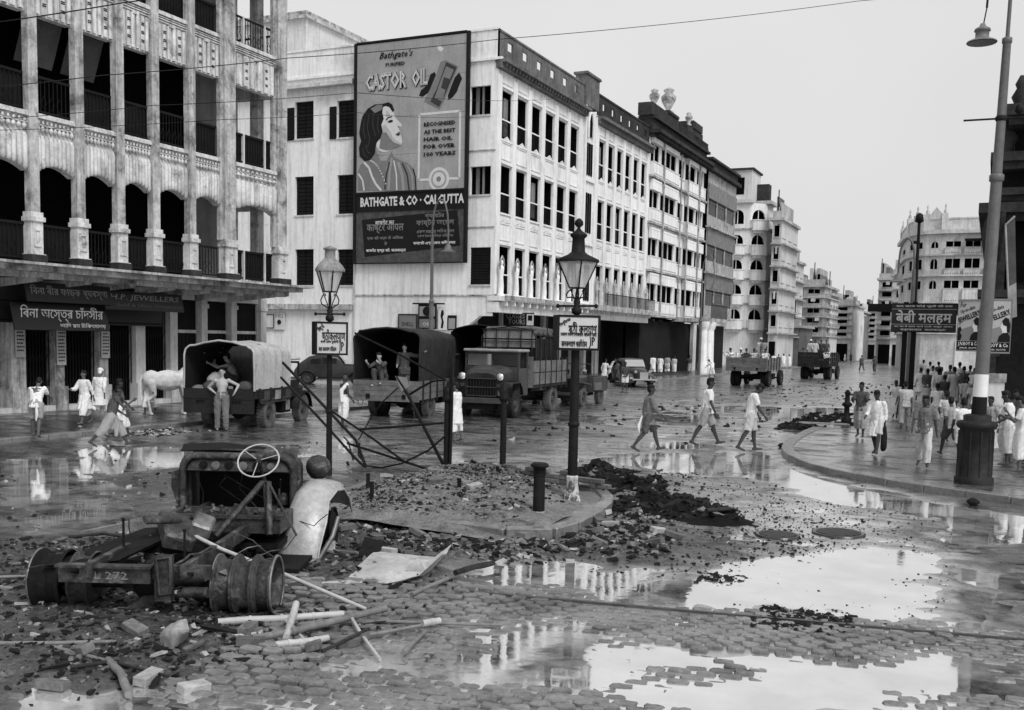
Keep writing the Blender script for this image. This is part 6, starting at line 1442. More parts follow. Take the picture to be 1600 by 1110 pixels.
# ---------------- front-facing lorry with a load
def front_lorry(label, loc, rz, W, wb, wr, bed, paint, roof=True, group=None):
    t = thing('army_lorry', label, 'army lorry', loc, rz, group)
    for s in (-1, 1):
        wheel(t, s*(W/2-.20), 0, wr, .27, TYRE); wheel(t, s*(W/2-.20), wb, wr, .27, TYRED)
    mb = MB(); mb.box(-.4, -.3, -.9, wb+.5, wr+.05, wr+.25); mb.box(.3, .4, -.9, wb+.5, wr+.05, wr+.25); mb.cyl((-W/2+.3,0,wr),(W/2-.3,0,wr), .07); mb.cyl((-W/2+.3,wb,wr),(W/2-.3,wb,wr), .06); mb.box(-.3, .3, wb-.8, wb+.4, wr-.08, wr+.4); mb.box(-.16, .16, -.16, .16, wr-.18, wr+.2); mb.obj('chassis', UNDER, t)
    f = wb+.62
    # nose: blunt grille and bonnet
    H = 1.58
    P = []
    for y, w_, z in ((f, 1.12, H-.14), (f-.06, 1.26, H-.02), (f-.5, 1.38, H+.06), (f-.85, 1.52, H+.10)):
        P.append([(-w_/2, y, .75), (-w_/2, y, z-.16), (-w_/2+.14, y, z-.02), (-w_*.2, y, z+.03), (w_*.2, y, z+.03), (w_/2-.14, y, z-.02), (w_/2, y, z-.16), (w_/2, y, .75)])
    mb = MB(); mb.grid(P, smooth=False); mb.add(P[0], [tuple(range(8))]); mb.add(P[0], [tuple(range(7,-1,-1))]); bo = mb.obj('bonnet', paint, t)
    mb = MB(); mb.box(-.46, .46, f+.002, f+.03, .72, 1.30); gr = mb.obj('grille', UNDER, t)
    for i in range(9): mb = MB(); mb.box(-.44+i*.1, -.42+i*.1, f+.03, f+.05, .74, 1.28); mb.obj('grille_bar', OLIVED, gr)
    for z in (.72, 1.0, 1.28): mb = MB(); mb.box(-.52, .52, f+.045, f+.065, z, z+.03); mb.obj('guard_rail', paint, t)
    mb = MB(); mb.box(-W/2+.1, W/2-.1, f+.10, f+.20, .50, .68); mb.obj('bumper', paint, t, bevel=.015)
    mb = MB(); mb.box(-.45, .45, f+.08, f+.11, .30, .50); mb.obj('front_plate', UNDER, t)
    for s in (-1, 1):
        mb = MB(); P = []
        for a0, z in ((f+.02, 1.0), (f+.03, 1.16), (f-.05, 1.22), (f-.75, 1.22), (f-.95, 1.05), (f-1.05, .75)): P.append([(s*.55, a0, z), (s*(W/2-.02), a0, z), (s*(W/2+.01), a0, z-.07)])
        mb.grid(P); mb.grid([r[::-1] for r in P]); mb.add([(s*.55, f+.02, 1.0), (s*(W/2-.02), f+.02, 1.0), (s*(W/2-.02), f-.1, .70), (s*.55, f-.1, .70)], [(0,1,2,3)]); mb.add([(s*.55, f+.02, 1.0), (s*(W/2-.02), f+.02, 1.0), (s*(W/2-.02), f-.1, .70), (s*.55, f-.1, .70)], [(3,2,1,0)]); mb.obj('mudguard', paint, t)
        mb = MB(); mb.lathe([(.04,-.14),(.11,-.06),(.125,.0),(.12,.02)], 14); o = mb.obj('headlamp', paint, t, loc=(s*.66, f+.06, 1.36)); o.rotation_euler = (-pi/2, 0, 0)
        mb = MB(); mb.lathe([(.115,.0),(.08,.03),(.02,.045)], 14); q = mb.obj('lens', CHROME, o, loc=(0,0,.02))
        mb = MB(); mb.lathe([(.02,0),(.05,.02),(.06,.08)], 8); o = mb.obj('side_lamp', paint, t, loc=(s*.62, f+.05, 1.08)); o.rotation_euler = (-pi/2, 0, 0)
    # cab
    yb, yf = f-1.75, f-.86; cw_ = W*.88
    mb = MB(); mb.box(-cw_/2, cw_/2, yb-.05, yb, .9, 2.15)
    for s in (-1, 1): mb.box(s*cw_/2-.025, s*cw_/2+.025, yb, yf, .72, 1.62)
    mb.box(-cw_/2, cw_/2, yf-.03, yf, .9, 1.66)
    for s in (-1, 1):
        mb.box(s*cw_/2-.03, s*cw_/2+.03, yb, yb+.06, 1.62, 2.15); mb.box(s*cw_/2-.03, s*cw_/2+.03, yf-.09, yf-.03, 1.62, 2.12)
    mb.box(-cw_/2+.03, cw_/2-.03, yf-.09, yf-.03, 2.08, 2.14); mb.box(-.03, .03, yf-.09, yf-.03, 1.66, 2.08); cb = mb.obj('cab', paint, t)
    mb = MB(); mb.box(.04, cw_/2-.05, yf-.08, yf-.06, 1.68, 2.07); mb.obj('windscreen', WS, t); mb = MB(); mb.box(-cw_/2+.05, -.04, yf-.08, yf-.06, 1.68, 2.07); mb.obj('windscreen', WSD, t)
    mb = MB(); mb.box(-cw_/2-.05, cw_/2+.05, yb-.1, yf+.12, 2.15, 2.24); mb.obj('cab_roof', mat('pale_canvas_roof', .26, .8, .4, 3, 14, bump=.2), t, bevel=.03)
    for x in (-.4, .1, .45): mb = MB(); mb.obox((x, yf-.2, 2.27), (.28, .06, .05), (0, 0, x)); mb.obj('roof_strap', OLIVED, t)
    mb = MB(); mb.box(-.18, .25, yf-.45, yf-.1, 2.25, 2.32); mb.obj('roof_hatch', OLIVED, t, bevel=.02)
    mb = MB(); mb.box(cw_/2-.02, cw_/2+.25, yb+.1, yf-.1, .5, .56); mb.box(-cw_/2-.25, -cw_/2+.02, yb+.1, yf-.1, .5, .56); mb.obj('running_board', OLIVED, t)
    # bed with stake sides
    L0, L1 = -1.2, yb-.25
    mb = MB(); mb.box(-W/2-.02, W/2+.02, L0, L1, .95, 1.03); mb.obj('bed_floor', OLIVED, t)
    for s in (-1, 1):
        n = 6; st = (L1-L0)/n
        for q in range(n):
            for k in range(2): mb = MB(); mb.box(s*W/2-.02, s*W/2+.02, L0+q*st+.03, L0+(q+1)*st-.03, 1.05+k*.42, 1.44+k*.42); mb.obj('side_board', PLANK, t)
            mb = MB(); mb.box(s*W/2-.04, s*W/2+.05, L0+q*st-.03, L0+q*st+.028, .85, 1.95); mb.obj('stake', OLIVED, t)
    mb = MB(); mb.box(-W/2, W/2, L0-.05, L0, .95, 1.85); mb.box(-W/2, W/2, L1, L1+.04, .95, 2.0); mb.obj('tailboard', PLANK, t)
    return t
T3 = front_lorry('front-facing army lorry with headlamps, pale roof and a tall load behind the cab', (-15.29, 34.46, 0), radians(184.6), 2.12, 3.9, .47, 1, OLIVE)
# rack of hoops with a canvas covered load
rk = thing('hooped_load', 'load under pale canvas in a hooped rack riding on the front-facing lorry', 'load', tw(T3, (0, 1.5, 1.05)), radians(184.6))
mb = MB(); mb.box(-.95, .95, -1.9, .55, 0, 1.55); mb.obj('cargo', CANI, rk)
for y in (-1.9, -1.4, -.9, -.4, .1, .6):
    mb = MB(); mb.tube([(-1.0,y,.2),(-1.0,y,1.6),(-.85,y,1.85),(0,y,1.95),(.85,y,1.85),(1.0,y,1.6),(1.0,y,.2)], .022, 5); mb.obj('hoop', OLIVED, rk)
for x in (-.85, -.45, 0, .45, .85): mb = MB(); mb.tube([(x,.62,1.0),(x,.62,1.75),(x,.5,1.9),(x,-1.9,1.9)], .018, 4); mb.obj('rack_bar', OLIVED, rk)
mb = MB(); mb.tube([(-1.0,.62,1.45),(1.0,.62,1.45)], .018, 4); mb.tube([(-1.0,.62,1.85),(1.0,.62,1.85)], .018, 4); mb.obj('rack_bar', OLIVED, rk)
for z in (1.25, 1.55): mb = MB(); mb.grid([[(x, .58, zz) for zz in (z, z+.25)] for x in np.linspace(-.95, .95, 5)]); mb.grid([[(x, .58, zz) for zz in (z+.25, z)] for x in np.linspace(-.95, .95, 5)]); mb.obj('canvas_strip', CANL, rk)
mb = MB(); mb.obox((0, -.6, 1.78), (1.8, 2.3, .3), (.03, .02, 0)); mb.obj('canvas_cover', mat('mid_canvas', .11, .85, .4, 3, 14, bump=.4, spec=.2), rk, bevel=.06)
for s in (-1,): mb = MB(); mb.cyl((-1.02,-1.6,.3), (-1.02,-1.6,2.3), .025, n=5); mb.cyl((-1.02,-.5,.3), (-1.02,-.5,2.3), .02, n=5); mb.obj('pole', OLIVED, rk)
# small open truck behind
T4 = thing('open_truck', 'small open-topped army truck with passengers behind the loaded lorry', 'truck', (-15.15, 39.6, 0), radians(184))
for s in (-1, 1): wheel(T4, s*.72, 0, .40, .2, TYRE); wheel(T4, s*.72, 2.4, .40, .2, TYRE)
mb = MB(); mb.box(-.85, .85, -.7, 1.3, .55, .62); mb.box(-.85, -.80, -.7, 1.3, .62, 1.15); mb.box(.80, .85, -.7, 1.3, .62, 1.15); mb.box(-.8, .8, -.7, -.65, .62, 1.15); mb.box(-.8, .8, 1.25, 1.3, .62, 1.2); mb.obj('body', OLIVE, T4, bevel=.02)
mb = MB(); mb.box(-.62, .62, 1.3, 2.75, .60, 1.22); mb.obj('bonnet', OLIVE, T4, bevel=.08)
mb = MB(); mb.box(-.45, .45, 2.752, 2.78, .65, 1.1); gr = mb.obj('grille', UNDER, T4)
for s in (-1, 1):
    mb = MB(); mb.obox((s*.78, 2.35, .92), (.32, 1.0, .06), (.1, 0, 0)); mb.obj('mudguard', OLIVE, T4, bevel=.02); mb = MB(); mb.lathe([(.02,-.1),(.1,0),(.09,.02)], 10); o = mb.obj('headlamp', CHROME, T4, loc=(s*.6, 2.82, 1.08)); o.rotation_euler = (-pi/2,0,0)
    mb = MB(); mb.box(s*.86-.05, s*.86+.05, .3, 1.2, .62, .92); mb.obj('side_locker', PLANK, T4)
mb = MB(); mb.box(-.7, .7, 2.85, 2.92, .48, .60); mb.obj('bumper', OLIVE, T4)
mb = MB(); mb.box(-.3, .3, -.6, 2.7, .35, .55); mb.obj('chassis', UNDER, T4)
mb = MB(); mb.tube([(-.75,1.3,1.2),(-.72,1.25,1.65),(.72,1.25,1.65),(.75,1.3,1.2)], .02, 5); mb.obj('windscreen_frame', OLIVE, T4)
mb = MB(); mb.tube([(0,1.1,1.05),(0,.95,1.25)], .015, 5); mb.tube([(.2*cos(a)-.35, .9-.0, 1.3+.2*sin(a)) for a in np.linspace(0, 2*pi, 14)], .012, 4); mb.obj('steering_wheel', UNDER, T4)
# far trucks seen from behind
T5 = rear_truck('far open truck seen from behind with men crowded in its planked bed', (-13.35, 63.6, 0), radians(-2), 2.4, -1.3, 2.6, 1.0, 1.75, 2, .48, 3.2, None, tail=PLANK, paint=OLIVED, dual=True, cab=False, tyre=TYRED)
T6 = rear_truck('farther open truck with standing passengers, driving down the middle of the street', (-12.1, 81, 0), radians(-3), 2.25, -1.2, 2.3, 1.0, 2.05, 2, .50, 3.0, None, tail=PLANKD, paint=UNDER, dual=True, cab=False, tyre=TYRED)
# saloon car
def saloon(label, loc, rz, m_, s=1.0):
    t = thing('saloon_car', label, 'car', loc, rz)
    for q in (-1, 1): wheel(t, q*.66, -1.25, .34, .16, TYRED); wheel(t, q*.66, 1.3, .34, .16, TYRED)
    def sec(y, w, z0, z1, r): return [(-w/2, y, z0), (-w/2, y, z1-r), (-w/2+r*.5, y, z1-.03), (0, y, z1), (w/2-r*.5, y, z1-.03), (w/2, y, z1-r), (w/2, y, z0)]
    S = [sec(-1.95, .9, .45, .75, .15), sec(-1.7, 1.2, .4, 1.1, .2), sec(-1.2, 1.35, .4, 1.45, .25), sec(-.5, 1.4, .4, 1.62, .25), sec(.3, 1.38, .4, 1.60, .25), sec(.62, 1.3, .4, 1.1, .2), sec(1.2, .95, .4, 1.08, .2), sec(1.85, .6, .4, .98, .18), sec(1.95, .5, .42, .85, .15)]
    mb = MB(); mb.grid(S); mb.add(S[-1], [tuple(range(7))]); mb.add(S[0], [tuple(range(6,-1,-1))]); b_ = mb.obj('body', m_, t)
    for q in (-1, 1):
        for yy, nm in ((-1.25, 'mudguard'), (1.3, 'mudguard')):
            P = []
            for i in range(11):
                a = -.25+(pi+.5)*i/10; P.append([(q*.48, yy-.42*cos(a), .36+.40*sin(a)), (q*.70, yy-.44*cos(a), .36+.42*sin(a)), (q*.80, yy-.42*cos(a), .34+.37*sin(a))])
            mb = MB(); mb.grid(P); mb.grid([r[::-1] for r in P]); mb.obj(nm, m_, t)
        mb = MB(); mb.box(q*.7-.1, q*.7+.1, -.85, .95, .30, .35); mb.obj('running_board', m_, t)
        mb = MB(); mb.box(q*.702-.006, q*.702+.006, -.45, .25, 1.12, 1.40); mb.obj('side_window', WSD, t); mb = MB(); mb.box(q*.695-.006, q*.695+.006, -1.05, -.55, 1.10, 1.33); mb.obj('side_window', WSD, t)
        mb = MB(); mb.lathe([(.02,-.12),(.09,0),(.08,.03)], 10); o = mb.obj('headlamp', CHROME, t, loc=(q*.42, 1.75, .88)); o.rotation_euler = (-pi/2,0,0)
    mb = MB(); mb.add([(-.55,.36,1.52),(.55,.36,1.52),(.58,.66,1.14),(-.58,.66,1.14)], [(0,1,2,3)]); mb.add([(-.55,.37,1.53),(.55,.37,1.53),(.58,.67,1.15),(-.58,.67,1.15)], [(3,2,1,0)]); mb.obj('windscreen', WS, t)
    mb = MB(); mb.box(-.25, .25, 1.952, 1.98, .48, .86); mb.obj('grille', CHROME, t); mb = MB(); mb.box(-.75, .75, 2.1, 2.15, .42, .5); mb.obj('bumper', CHROME, t)
    return t
saloon('dark saloon car with swept front mudguards parked by the arcade kerb', (-18.9, 57.2, 0), radians(-140), dk('car_paint', .05, coat=.6))
pc = G(520, 601); saloon('dark car half hidden behind the pale canvas truck in the side street', (pc.x, pc.y, 0), radians(-60), dk('car_paint_black', .02, coat=.4))
# ================================================================ PEOPLE
SK = [mat('brown_skin', .10, .55, .15, 6, 30, bump=.03, spec=.3), mat('dark_skin', .045, .5, .15, 6, 30, bump=.03, spec=.3), mat('fair_skin', .38, .55, .1, 6, 30, bump=.03, spec=.3)]
HAIR = mat('black_hair', .008, .6, .3, 6, 60, bump=.2, spec=.2)
CW = mat('white_cotton', .72, .9, .12, 4, 14, bump=.35); CG = mat('grey_cotton', .28, .9, .2, 4, 14, bump=.35); CD = mat('dark_cotton', .075, .9, .3, 4, 14, bump=.35, spec=.2); CM = mat('offwhite_cotton', .50, .9, .15, 4, 14, bump=.35); CB = mat('black_cloth', .014, .9, .3, 4, 14, bump=.3, spec=.1)
def _u(): pass
def ico():
    import bmesh
    bm = bmesh.new(); bmesh.ops.create_icosphere(bm, subdivisions=2, radius=1); v = [tuple(x.co) for x in bm.verts]; f = [[q.index for q in p.verts] for p in bm.faces]; bm.free(); return v, f
ICV, ICF = ico()
def ell(mb, c, r, R=None):
    r = r if isinstance(r, tuple) else (r, r, r); R = R or Matrix.Identity(3); c = Vector(c); mb.add([c+R @ Vector((x*r[0], y*r[1], z*r[2])) for x, y, z in ICV], ICF)
def cap(mb, a, b, ra, rb, fy=1.0): 
    ell(mb, a, ra); ell(mb, b, rb); mb.cyl(a, b, ra, rb, 12)
def remesh(mb, vox, smooth=2, fold=0, seed=0):
    me = bpy.data.meshes.new('tmp'); me.from_pydata(mb.v, [], mb.f); o = bpy.data.objects.new('tmp', me); COL.objects.link(o)
    r = o.modifiers.new('r', 'REMESH'); r.mode = 'VOXEL'; r.voxel_size = vox
    if smooth: s = o.modifiers.new('s', 'SMOOTH'); s.factor = .6; s.iterations = smooth
    dg = bpy.context.evaluated_depsgraph_get(); out = bpy.data.meshes.new_from_object(o.evaluated_get(dg)); bpy.data.objects.remove(o); bpy.data.meshes.remove(me)
    n = len(out.vertices); co = np.empty(n*3); out.vertices.foreach_get('co', co); co = co.reshape(-1, 3)
    if fold:
        no = np.empty(n*3); out.vertices.foreach_get('normal', no); no = no.reshape(-1, 3)
        x, y, z = co.T; a = np.arctan2(y, x); d = (fbm(a*1.1+seed, z*.45, .22, 3)-.5)*2*fold + (vnoise(x*2+seed, z*2+y*2, .10)-.5)*fold*.8
        co += no*d[:, None]; out.vertices.foreach_set('co', co.ravel())
    out.polygons.foreach_set('use_smooth', np.ones(len(out.polygons), bool)); out.update(); return out
def dirv(fwd, side):
    """limb pointing down, swung forward by fwd and outward by side (degrees)"""
    f, s = radians(fwd), radians(side); return Vector((sin(s), sin(f)*cos(s), -cos(f)*cos(s)))
POSES = {
 'walk':  dict(lean=5, L=(28, 12), R=(-16, 22), aL=(-20, 8, 15), aR=(22, 8, 25)),
 'walk2': dict(lean=6, L=(-18, 30), R=(26, 8), aL=(18, 9, 20), aR=(-22, 8, 15)),
 'stride':dict(lean=12, L=(36, 15), R=(-28, 12), aL=(-15, 8, 30), aR=(30, 8, 50)),
 'stand': dict(lean=0, L=(3, 3), R=(-3, 3), aL=(3, 8, 12), aR=(-2, 8, 15)),
 'bowed': dict(lean=8, L=(14, 8), R=(-14, 14), aL=(5, 5, 15), aR=(12, 5, 20), nod=38),
 'stoop': dict(lean=26, L=(20, 20), R=(-14, 10), aL=(10, 8, 25), aR=(35, 8, 20), nod=25),
 'akimbo':dict(lean=-4, L=(12, 14), R=(6, 4), aR=(-22, 42, 95), aL=(-18, 62, 70), nod=-2),
 'sit':   dict(lean=14, L=(78, 100), R=(70, 88), aL=(52, 14, 55), aR=(40, 14, 70), nod=8),
 'squat': dict(lean=24, L=(128, 138), R=(118, 128), aL=(62, 12, 40), aR=(50, 12, 60), nod=-4),
 'hold':  dict(lean=2, L=(5, 4), R=(-5, 4), aL=(15, 80, 20), aR=(-5, 12, 70)),
 'arms':  dict(lean=3, L=(12, 5), R=(-8, 8), aL=(25, 10, 80), aR=(28, 10, 80)),
}
def person(label, P, rz, H=1.68, pose='walk', top=('shirt', CW), low=('dhoti', CW), skin=0, hair='short', vox=.017, base=None, group=None, extra=None, seat=None, seed=None, shoes=False, zoff=None):
    pz = dict(POSES[pose]) if isinstance(pose, str) else dict(pose); k = H/1.70; S = SK[skin]; seed = seed if seed is not None else int(abs(P[0]*37+P[1]*91)) % 97
    rr = random.Random(seed); J = {}
    if pose in ('walk', 'walk2', 'stand', 'arms', 'stride'):
        for n_ in ('L', 'R'): pz[n_] = (pz[n_][0]*rr.uniform(.7, 1.15)+rr.uniform(-3, 3), max(2, pz[n_][1]+rr.uniform(-4, 8)))
        for n_ in ('aL', 'aR'): pz[n_] = (pz[n_][0]+rr.uniform(-12, 12), pz[n_][1]+rr.uniform(-3, 6), max(5, pz[n_][2]+rr.uniform(-12, 40)))
        pz['lean'] += rr.uniform(-3, 5); pz['nod'] = rr.uniform(-6, 16)
    pel = Vector((0, 0, .93)); ln = radians(pz['lean']); upv = Vector((0, sin(ln), cos(ln)))
    J['pel'] = pel; J['waist'] = pel+upv*.12; J['chest'] = pel+upv*.33+Vector((0,-.01,0)); J['neck'] = pel+upv*.51
    hn = radians(pz.get('nod', 0))+ln*.5; hv = Vector((0, sin(hn), cos(hn))); J['head'] = J['neck']+hv*.16+Vector((0, .015, 0))
    hf = Vector((0, cos(hn), -sin(hn)))
    for s, n in ((-1, 'L'), (1, 'R')):
        th, kn = pz[n]; hip = pel+Vector((s*.09, 0, -.03)); d = dirv(th, s*3); J['hip'+n] = hip; J['kn'+n] = hip+d*.43
        d2 = dirv(th-kn, s*1); J['an'+n] = J['kn'+n]+d2*.41; foot_dir = Vector((s*.12, cos(radians(max(-40, min(15, (th-kn)*.7)))), sin(radians(max(-40, min(15, (th-kn)*.7)))))); 
        if pose == 'sit': foot_dir = Vector((0, 1, 0))
        J['toe'+n] = J['an'+n]+foot_dir.normalized()*.17+Vector((0,0,-.045)); J['heel'+n] = J['an'+n]-foot_dir.normalized()*.04+Vector((0,0,-.045))
        sh = J['neck']-upv*.07+Vector((s*.175, 0, 0)); fw, ou, el = pz['a'+n]; fw += pz['lean']*.6; d = dirv(fw, s*ou); J['sh'+n] = sh; J['el'+n] = sh+d*.285
        if pose == 'akimbo' and n == 'R': d2 = (pel+Vector((s*.15, -.02, .08))-J['el'+n]).normalized()
        elif pose == 'akimbo': d2 = Vector((.25, .62, -.6)).normalized()
        elif pose == 'hold' and n == 'L': d2 = Vector((-.75, .2, .45)).normalized()
        elif pose == 'sit': d2 = Vector((-s*.35, .75, -.35)).normalized()
        else: d2 = dirv(fw+el, s*max(-8, ou-el*.35))
        J['wr'+n] = J['el'+n]+d2*.25; J['hd'+n] = d2
    mz = min(min(J['toe'+n].z, J['heel'+n].z) for n in 'LR')-.025
    if pose == 'sit': mz = pel.z-.10
    for q in J:
        if not q.startswith('hd') : J[q] = (J[q]-Vector((0, 0, mz)))
    root = thing('person', label, 'person', P, rz, group)
    mb = MB(); fem = 0
    cap(mb, J['pel'], J['waist'], .125, .115); ell(mb, J['pel'], (.155, .115, .12)); cap(mb, J['waist'], J['chest'], .115, .13); ell(mb, J['chest'], (.165, .115, .15)); ell(mb, J['chest']+upv*.08, (.175, .10, .09))
    cap(mb, J['chest']+upv*.12, J['neck']+hv*.02, .07, .052); cap(mb, J['neck'], J['head']-hv*.05, .050, .050)
    Rh = Matrix((Vector((1,0,0)), hf, hv)).transposed()
    hc = J['head']; ell(mb, hc+hv*.02, (.074, .092, .105), Rh); ell(mb, hc-hv*.05+hf*.025, (.056, .062, .06), Rh); ell(mb, hc-hv*.095+hf*.055, (.028, .025, .022), Rh)
    ell(mb, hc-hv*.015+hf*.098, (.014, .022, .026), Rh); 
    for s in (-1, 1): ell(mb, hc+Vector((s*.078, 0, 0))-hv*.01, (.012, .022, .034), Rh); ell(mb, hc+hv*.028+hf*.078+Vector((s*.03, 0, 0)), (.022, .014, .010), Rh)
    for s, n in ((-1, 'L'), (1, 'R')):
        ell(mb, J['sh'+n], .062); cap(mb, J['sh'+n], J['el'+n], .050, .038); e, w = J['el'+n], J['wr'+n]; m_ = e.lerp(w, .3); cap(mb, e, m_, .036, .039); cap(mb, m_, w, .039, .024)
        d = J['hd'+n]; u = d.cross(Vector((0, 1, .1))).normalized(); v = d.cross(u)
        cap(mb, w, w+d*.06, .024, .028); ell(mb, w+d*.065, (.030, .03, .03))
        for q in range(4): o_ = v*(q-1.5)*.021; ln_ = (.075, .085, .08, .062)[q]; b0 = w+d*.085+o_; b1 = b0+d*ln_*.5+u*.006*s; cap(mb, b0, b1, .010, .009); cap(mb, b1, b1+(d*.8+u*.5*-s).normalized()*ln_*.45, .009, .008)
        cap(mb, w+d*.03+v*-.025, w+d*.075+v*-.055, .012, .010)
        cap(mb, J['hip'+n], J['kn'+n], .088, .058); kk, a = J['kn'+n], J['an'+n]; m_ = kk.lerp(a, .3); bk = Vector((0,-.015,0)); cap(mb, kk, m_+bk, .054, .058); cap(mb, m_+bk, a, .055, .034)
        cap(mb, J['heel'+n]+Vector((0,0,.012)), J['toe'+n]+Vector((0,0,.0)), .036, .026); ell(mb, J['toe'+n].lerp(J['heel'+n], .3), (.042, .05, .026)); cap(mb, a, J['toe'+n].lerp(J['heel'+n], .5), .036, .03)
    def fin(m_, name, mt_, vx=None, fold=0, smooth=2, mbk=None):
        me = remesh(mbk or mb, vx or vox, smooth, fold, seed); me.transform(Matrix.Scale(k, 4)); me.materials.append(mt_); return put(name, me, root)
    body = fin(mb, 'body', S, smooth=1)
    # hair
    hb = MB()
    if hair in ('short', 'bun', 'cap', 'turban'):
        ell(hb, hc+hv*.055-hf*.010, (.083, .098, .088), Rh); ell(hb, hc-hf*.045-hv*.005, (.074, .06, .075), Rh)
        if hair == 'short':
            for q in range(10): a = rr.uniform(-.9, .9); ell(hb, hc+hv*(.11+rr.uniform(-.02, .01))+hf*rr.uniform(-.03, .07)+Vector((a*.05, 0, 0)), (.032, .032, .022), Rh)
        if hair == 'turban': ell(hb, hc+hv*.07, (.105, .115, .075), Rh); ell(hb, hc+hv*.10-hf*.02, (.09, .10, .06), Rh)
        if hair == 'cap': ell(hb, hc+hv*.085, (.10, .115, .05), Rh)
        me = remesh(hb, max(.016, vox), 1, .006 if hair == 'short' else .004, seed); me.transform(Matrix.Scale(k, 4)); me.materials.append(CW if hair == 'turban' else CG if hair == 'cap' else HAIR); put('hair' if hair == 'short' else hair, me, root)
    if vox < .022:
        for s in (-1, 1):
            eb = MB(); ell(eb, hc+hv*.016+hf*.086+Vector((s*.03, 0, 0)), (.012, .010, .006), Rh); me = eb.mesh('eye', HAIR); me.transform(Matrix.Scale(k, 4)); put('eye', me, root)
        eb = MB(); ell(eb, hc-hv*.056+hf*.082, (.020, .010, .005), Rh); me = eb.mesh('mouth', HAIR); me.transform(Matrix.Scale(k, 4)); put('mouth', me, root)
    # upper garment
    kind, cm_ = top
    if kind != 'bare':
        cb = MB(); hem = {'shirt': -.10, 'kurta': -.42, 'vest': -.02, 'long': -.22}[kind]; c0 = J['chest']+upv*.155; wv = J['waist']; pv = J['pel']
        def ring_body(pts):
            N_ = 16; P_ = []
            for c, rx, ry in pts: P_.append([c+Vector((rx*cos(2*pi*q/N_), ry*sin(2*pi*q/N_), 0)) for q in range(N_)])
            cb.grid(P_, closed=True); cb.add(P_[0], [tuple(range(N_-1, -1, -1))]); cb.add(P_[-1], [tuple(range(N_))])
        hemc = pv+Vector((0, (J['knL'].y+J['knR'].y)/2*(-hem)*.6, hem)); sp = abs(J['knL'].y-J['knR'].y)*.5
        fl = -hem*.16
        ring_body([(hemc, .185+fl*.6, .15+fl+sp*(-hem)*1.1), (pv.lerp(hemc, .4), .18+fl*.3, .145+fl*.5), (pv, .178, .14), (wv, .158, .135), (J['chest'], .185, .138), (J['chest']+upv*.09, .19, .125), (c0, .13, .09), (J['neck']+upv*.0, .068, .066)])
        sl = {'shirt': .75, 'kurta': 1.7, 'vest': .0, 'long': 1.75}[kind]
        for n in 'LR':
            a, b, c = J['sh'+n], J['el'+n], J['wr'+n]
            if sl > 0:
                e = a.lerp(b, min(1, sl)); ell(cb, a, .072); cb.cyl(a, e, .070, .062, 12)
                if sl > 1: ell(cb, b, .056); cb.cyl(b, b.lerp(c, sl-1), .056, .047, 12)
            else: ell(cb, a, .066)
        me = remesh(cb, max(.016, vox), 1, .020, seed); me.transform(Matrix.Scale(k, 4)); me.materials.append(cm_); put({'shirt': 'shirt', 'kurta': 'kurta', 'vest': 'vest', 'long': 'shirt'}[kind], me, root)
    elif low[0] == 'dhoti' and extra == 'shawl':
        cb = MB(); a = J['shR']+Vector((.0, 0, .05)); cb.tube([J['pel']+Vector((-.13,.13,.05)), J['chest']+Vector((0,.13,.05)), a, J['chest']+Vector((.1,-.15,-.05)), J['pel']+Vector((.14,-.16,-.1))], [.05,.06,.075,.07,.05], 8); me = remesh(cb, .02, 1, .01, seed); me.transform(Matrix.Scale(k, 4)); me.materials.append(CW); put('shawl', me, root)
    # lower garment
    kind, cm_ = low; cb = MB()
    def leg_cloth(n, t, r0, r1, r2=None):
        h_, kk, a = J['hip'+n], J['kn'+n], J['an'+n]; ell(cb, h_, r0)
        if t <= 1: cb.cyl(h_, h_.lerp(kk, t), r0, r1, 14)
        else: cb.cyl(h_, kk, r0, r1, 14); ell(cb, kk, r1); cb.cyl(kk, kk.lerp(a, t-1), r1, r2 or r1, 14)
    ell(cb, J['pel'], (.178, .14, .13)); ell(cb, J['waist'], (.15, .13, .06))
    if kind == 'trousers': [leg_cloth(n, 1.93, .112, .082, .075) for n in 'LR']
    elif kind == 'shorts': [leg_cloth(n, .92, .118, .105) for n in 'LR']
    elif kind == 'lungi':
        zt = J['pel']; lo_ = (J['anL']+J['anR'])/2; sp = abs(J['anL'].y-J['anR'].y)*.5; N_ = 18
        P_ = [[c+Vector((rx*cos(2*pi*q/N_), ry*sin(2*pi*q/N_), 0)) for q in range(N_)] for c, rx, ry in ((lo_+Vector((0,0,.10)), .17, .13+sp*.8), ((J['knL']+J['knR'])/2, .18, .14+abs(J['knL'].y-J['knR'].y)*.45), (zt, .18, .145))]
        cb.grid(P_, closed=True); cb.add(P_[0], [tuple(range(N_-1, -1, -1))]); cb.add(P_[-1], [tuple(range(N_))])
    elif kind == 'dhoti':
        t = 1.5
        for n in 'LR': leg_cloth(n, t, .125, .115, .098)
        md = (J['knL']+J['knR'])/2; cb.cyl(J['pel']-Vector((0,0,.05)), md+Vector((0, 0, .02)), .13, .075, 12); cb.tube([J['pel']+Vector((0,.12,.0)), md+Vector((0,.13,.1)), md+Vector((0,.10,-.18))], [.05, .07, .05], 8); cb.tube([J['pel']-Vector((0,.12,.05)), md+Vector((0,-.14,0)), md+Vector((.03,-.13,-.15))], [.05, .06, .03], 8)
    me = remesh(cb, max(.016, vox), 1, .022, seed+9); me.transform(Matrix.Scale(k, 4)); me.materials.append(cm_); put({'trousers': 'trousers', 'shorts': 'shorts', 'lungi': 'lungi', 'dhoti': 'dhoti'}[kind], me, root)
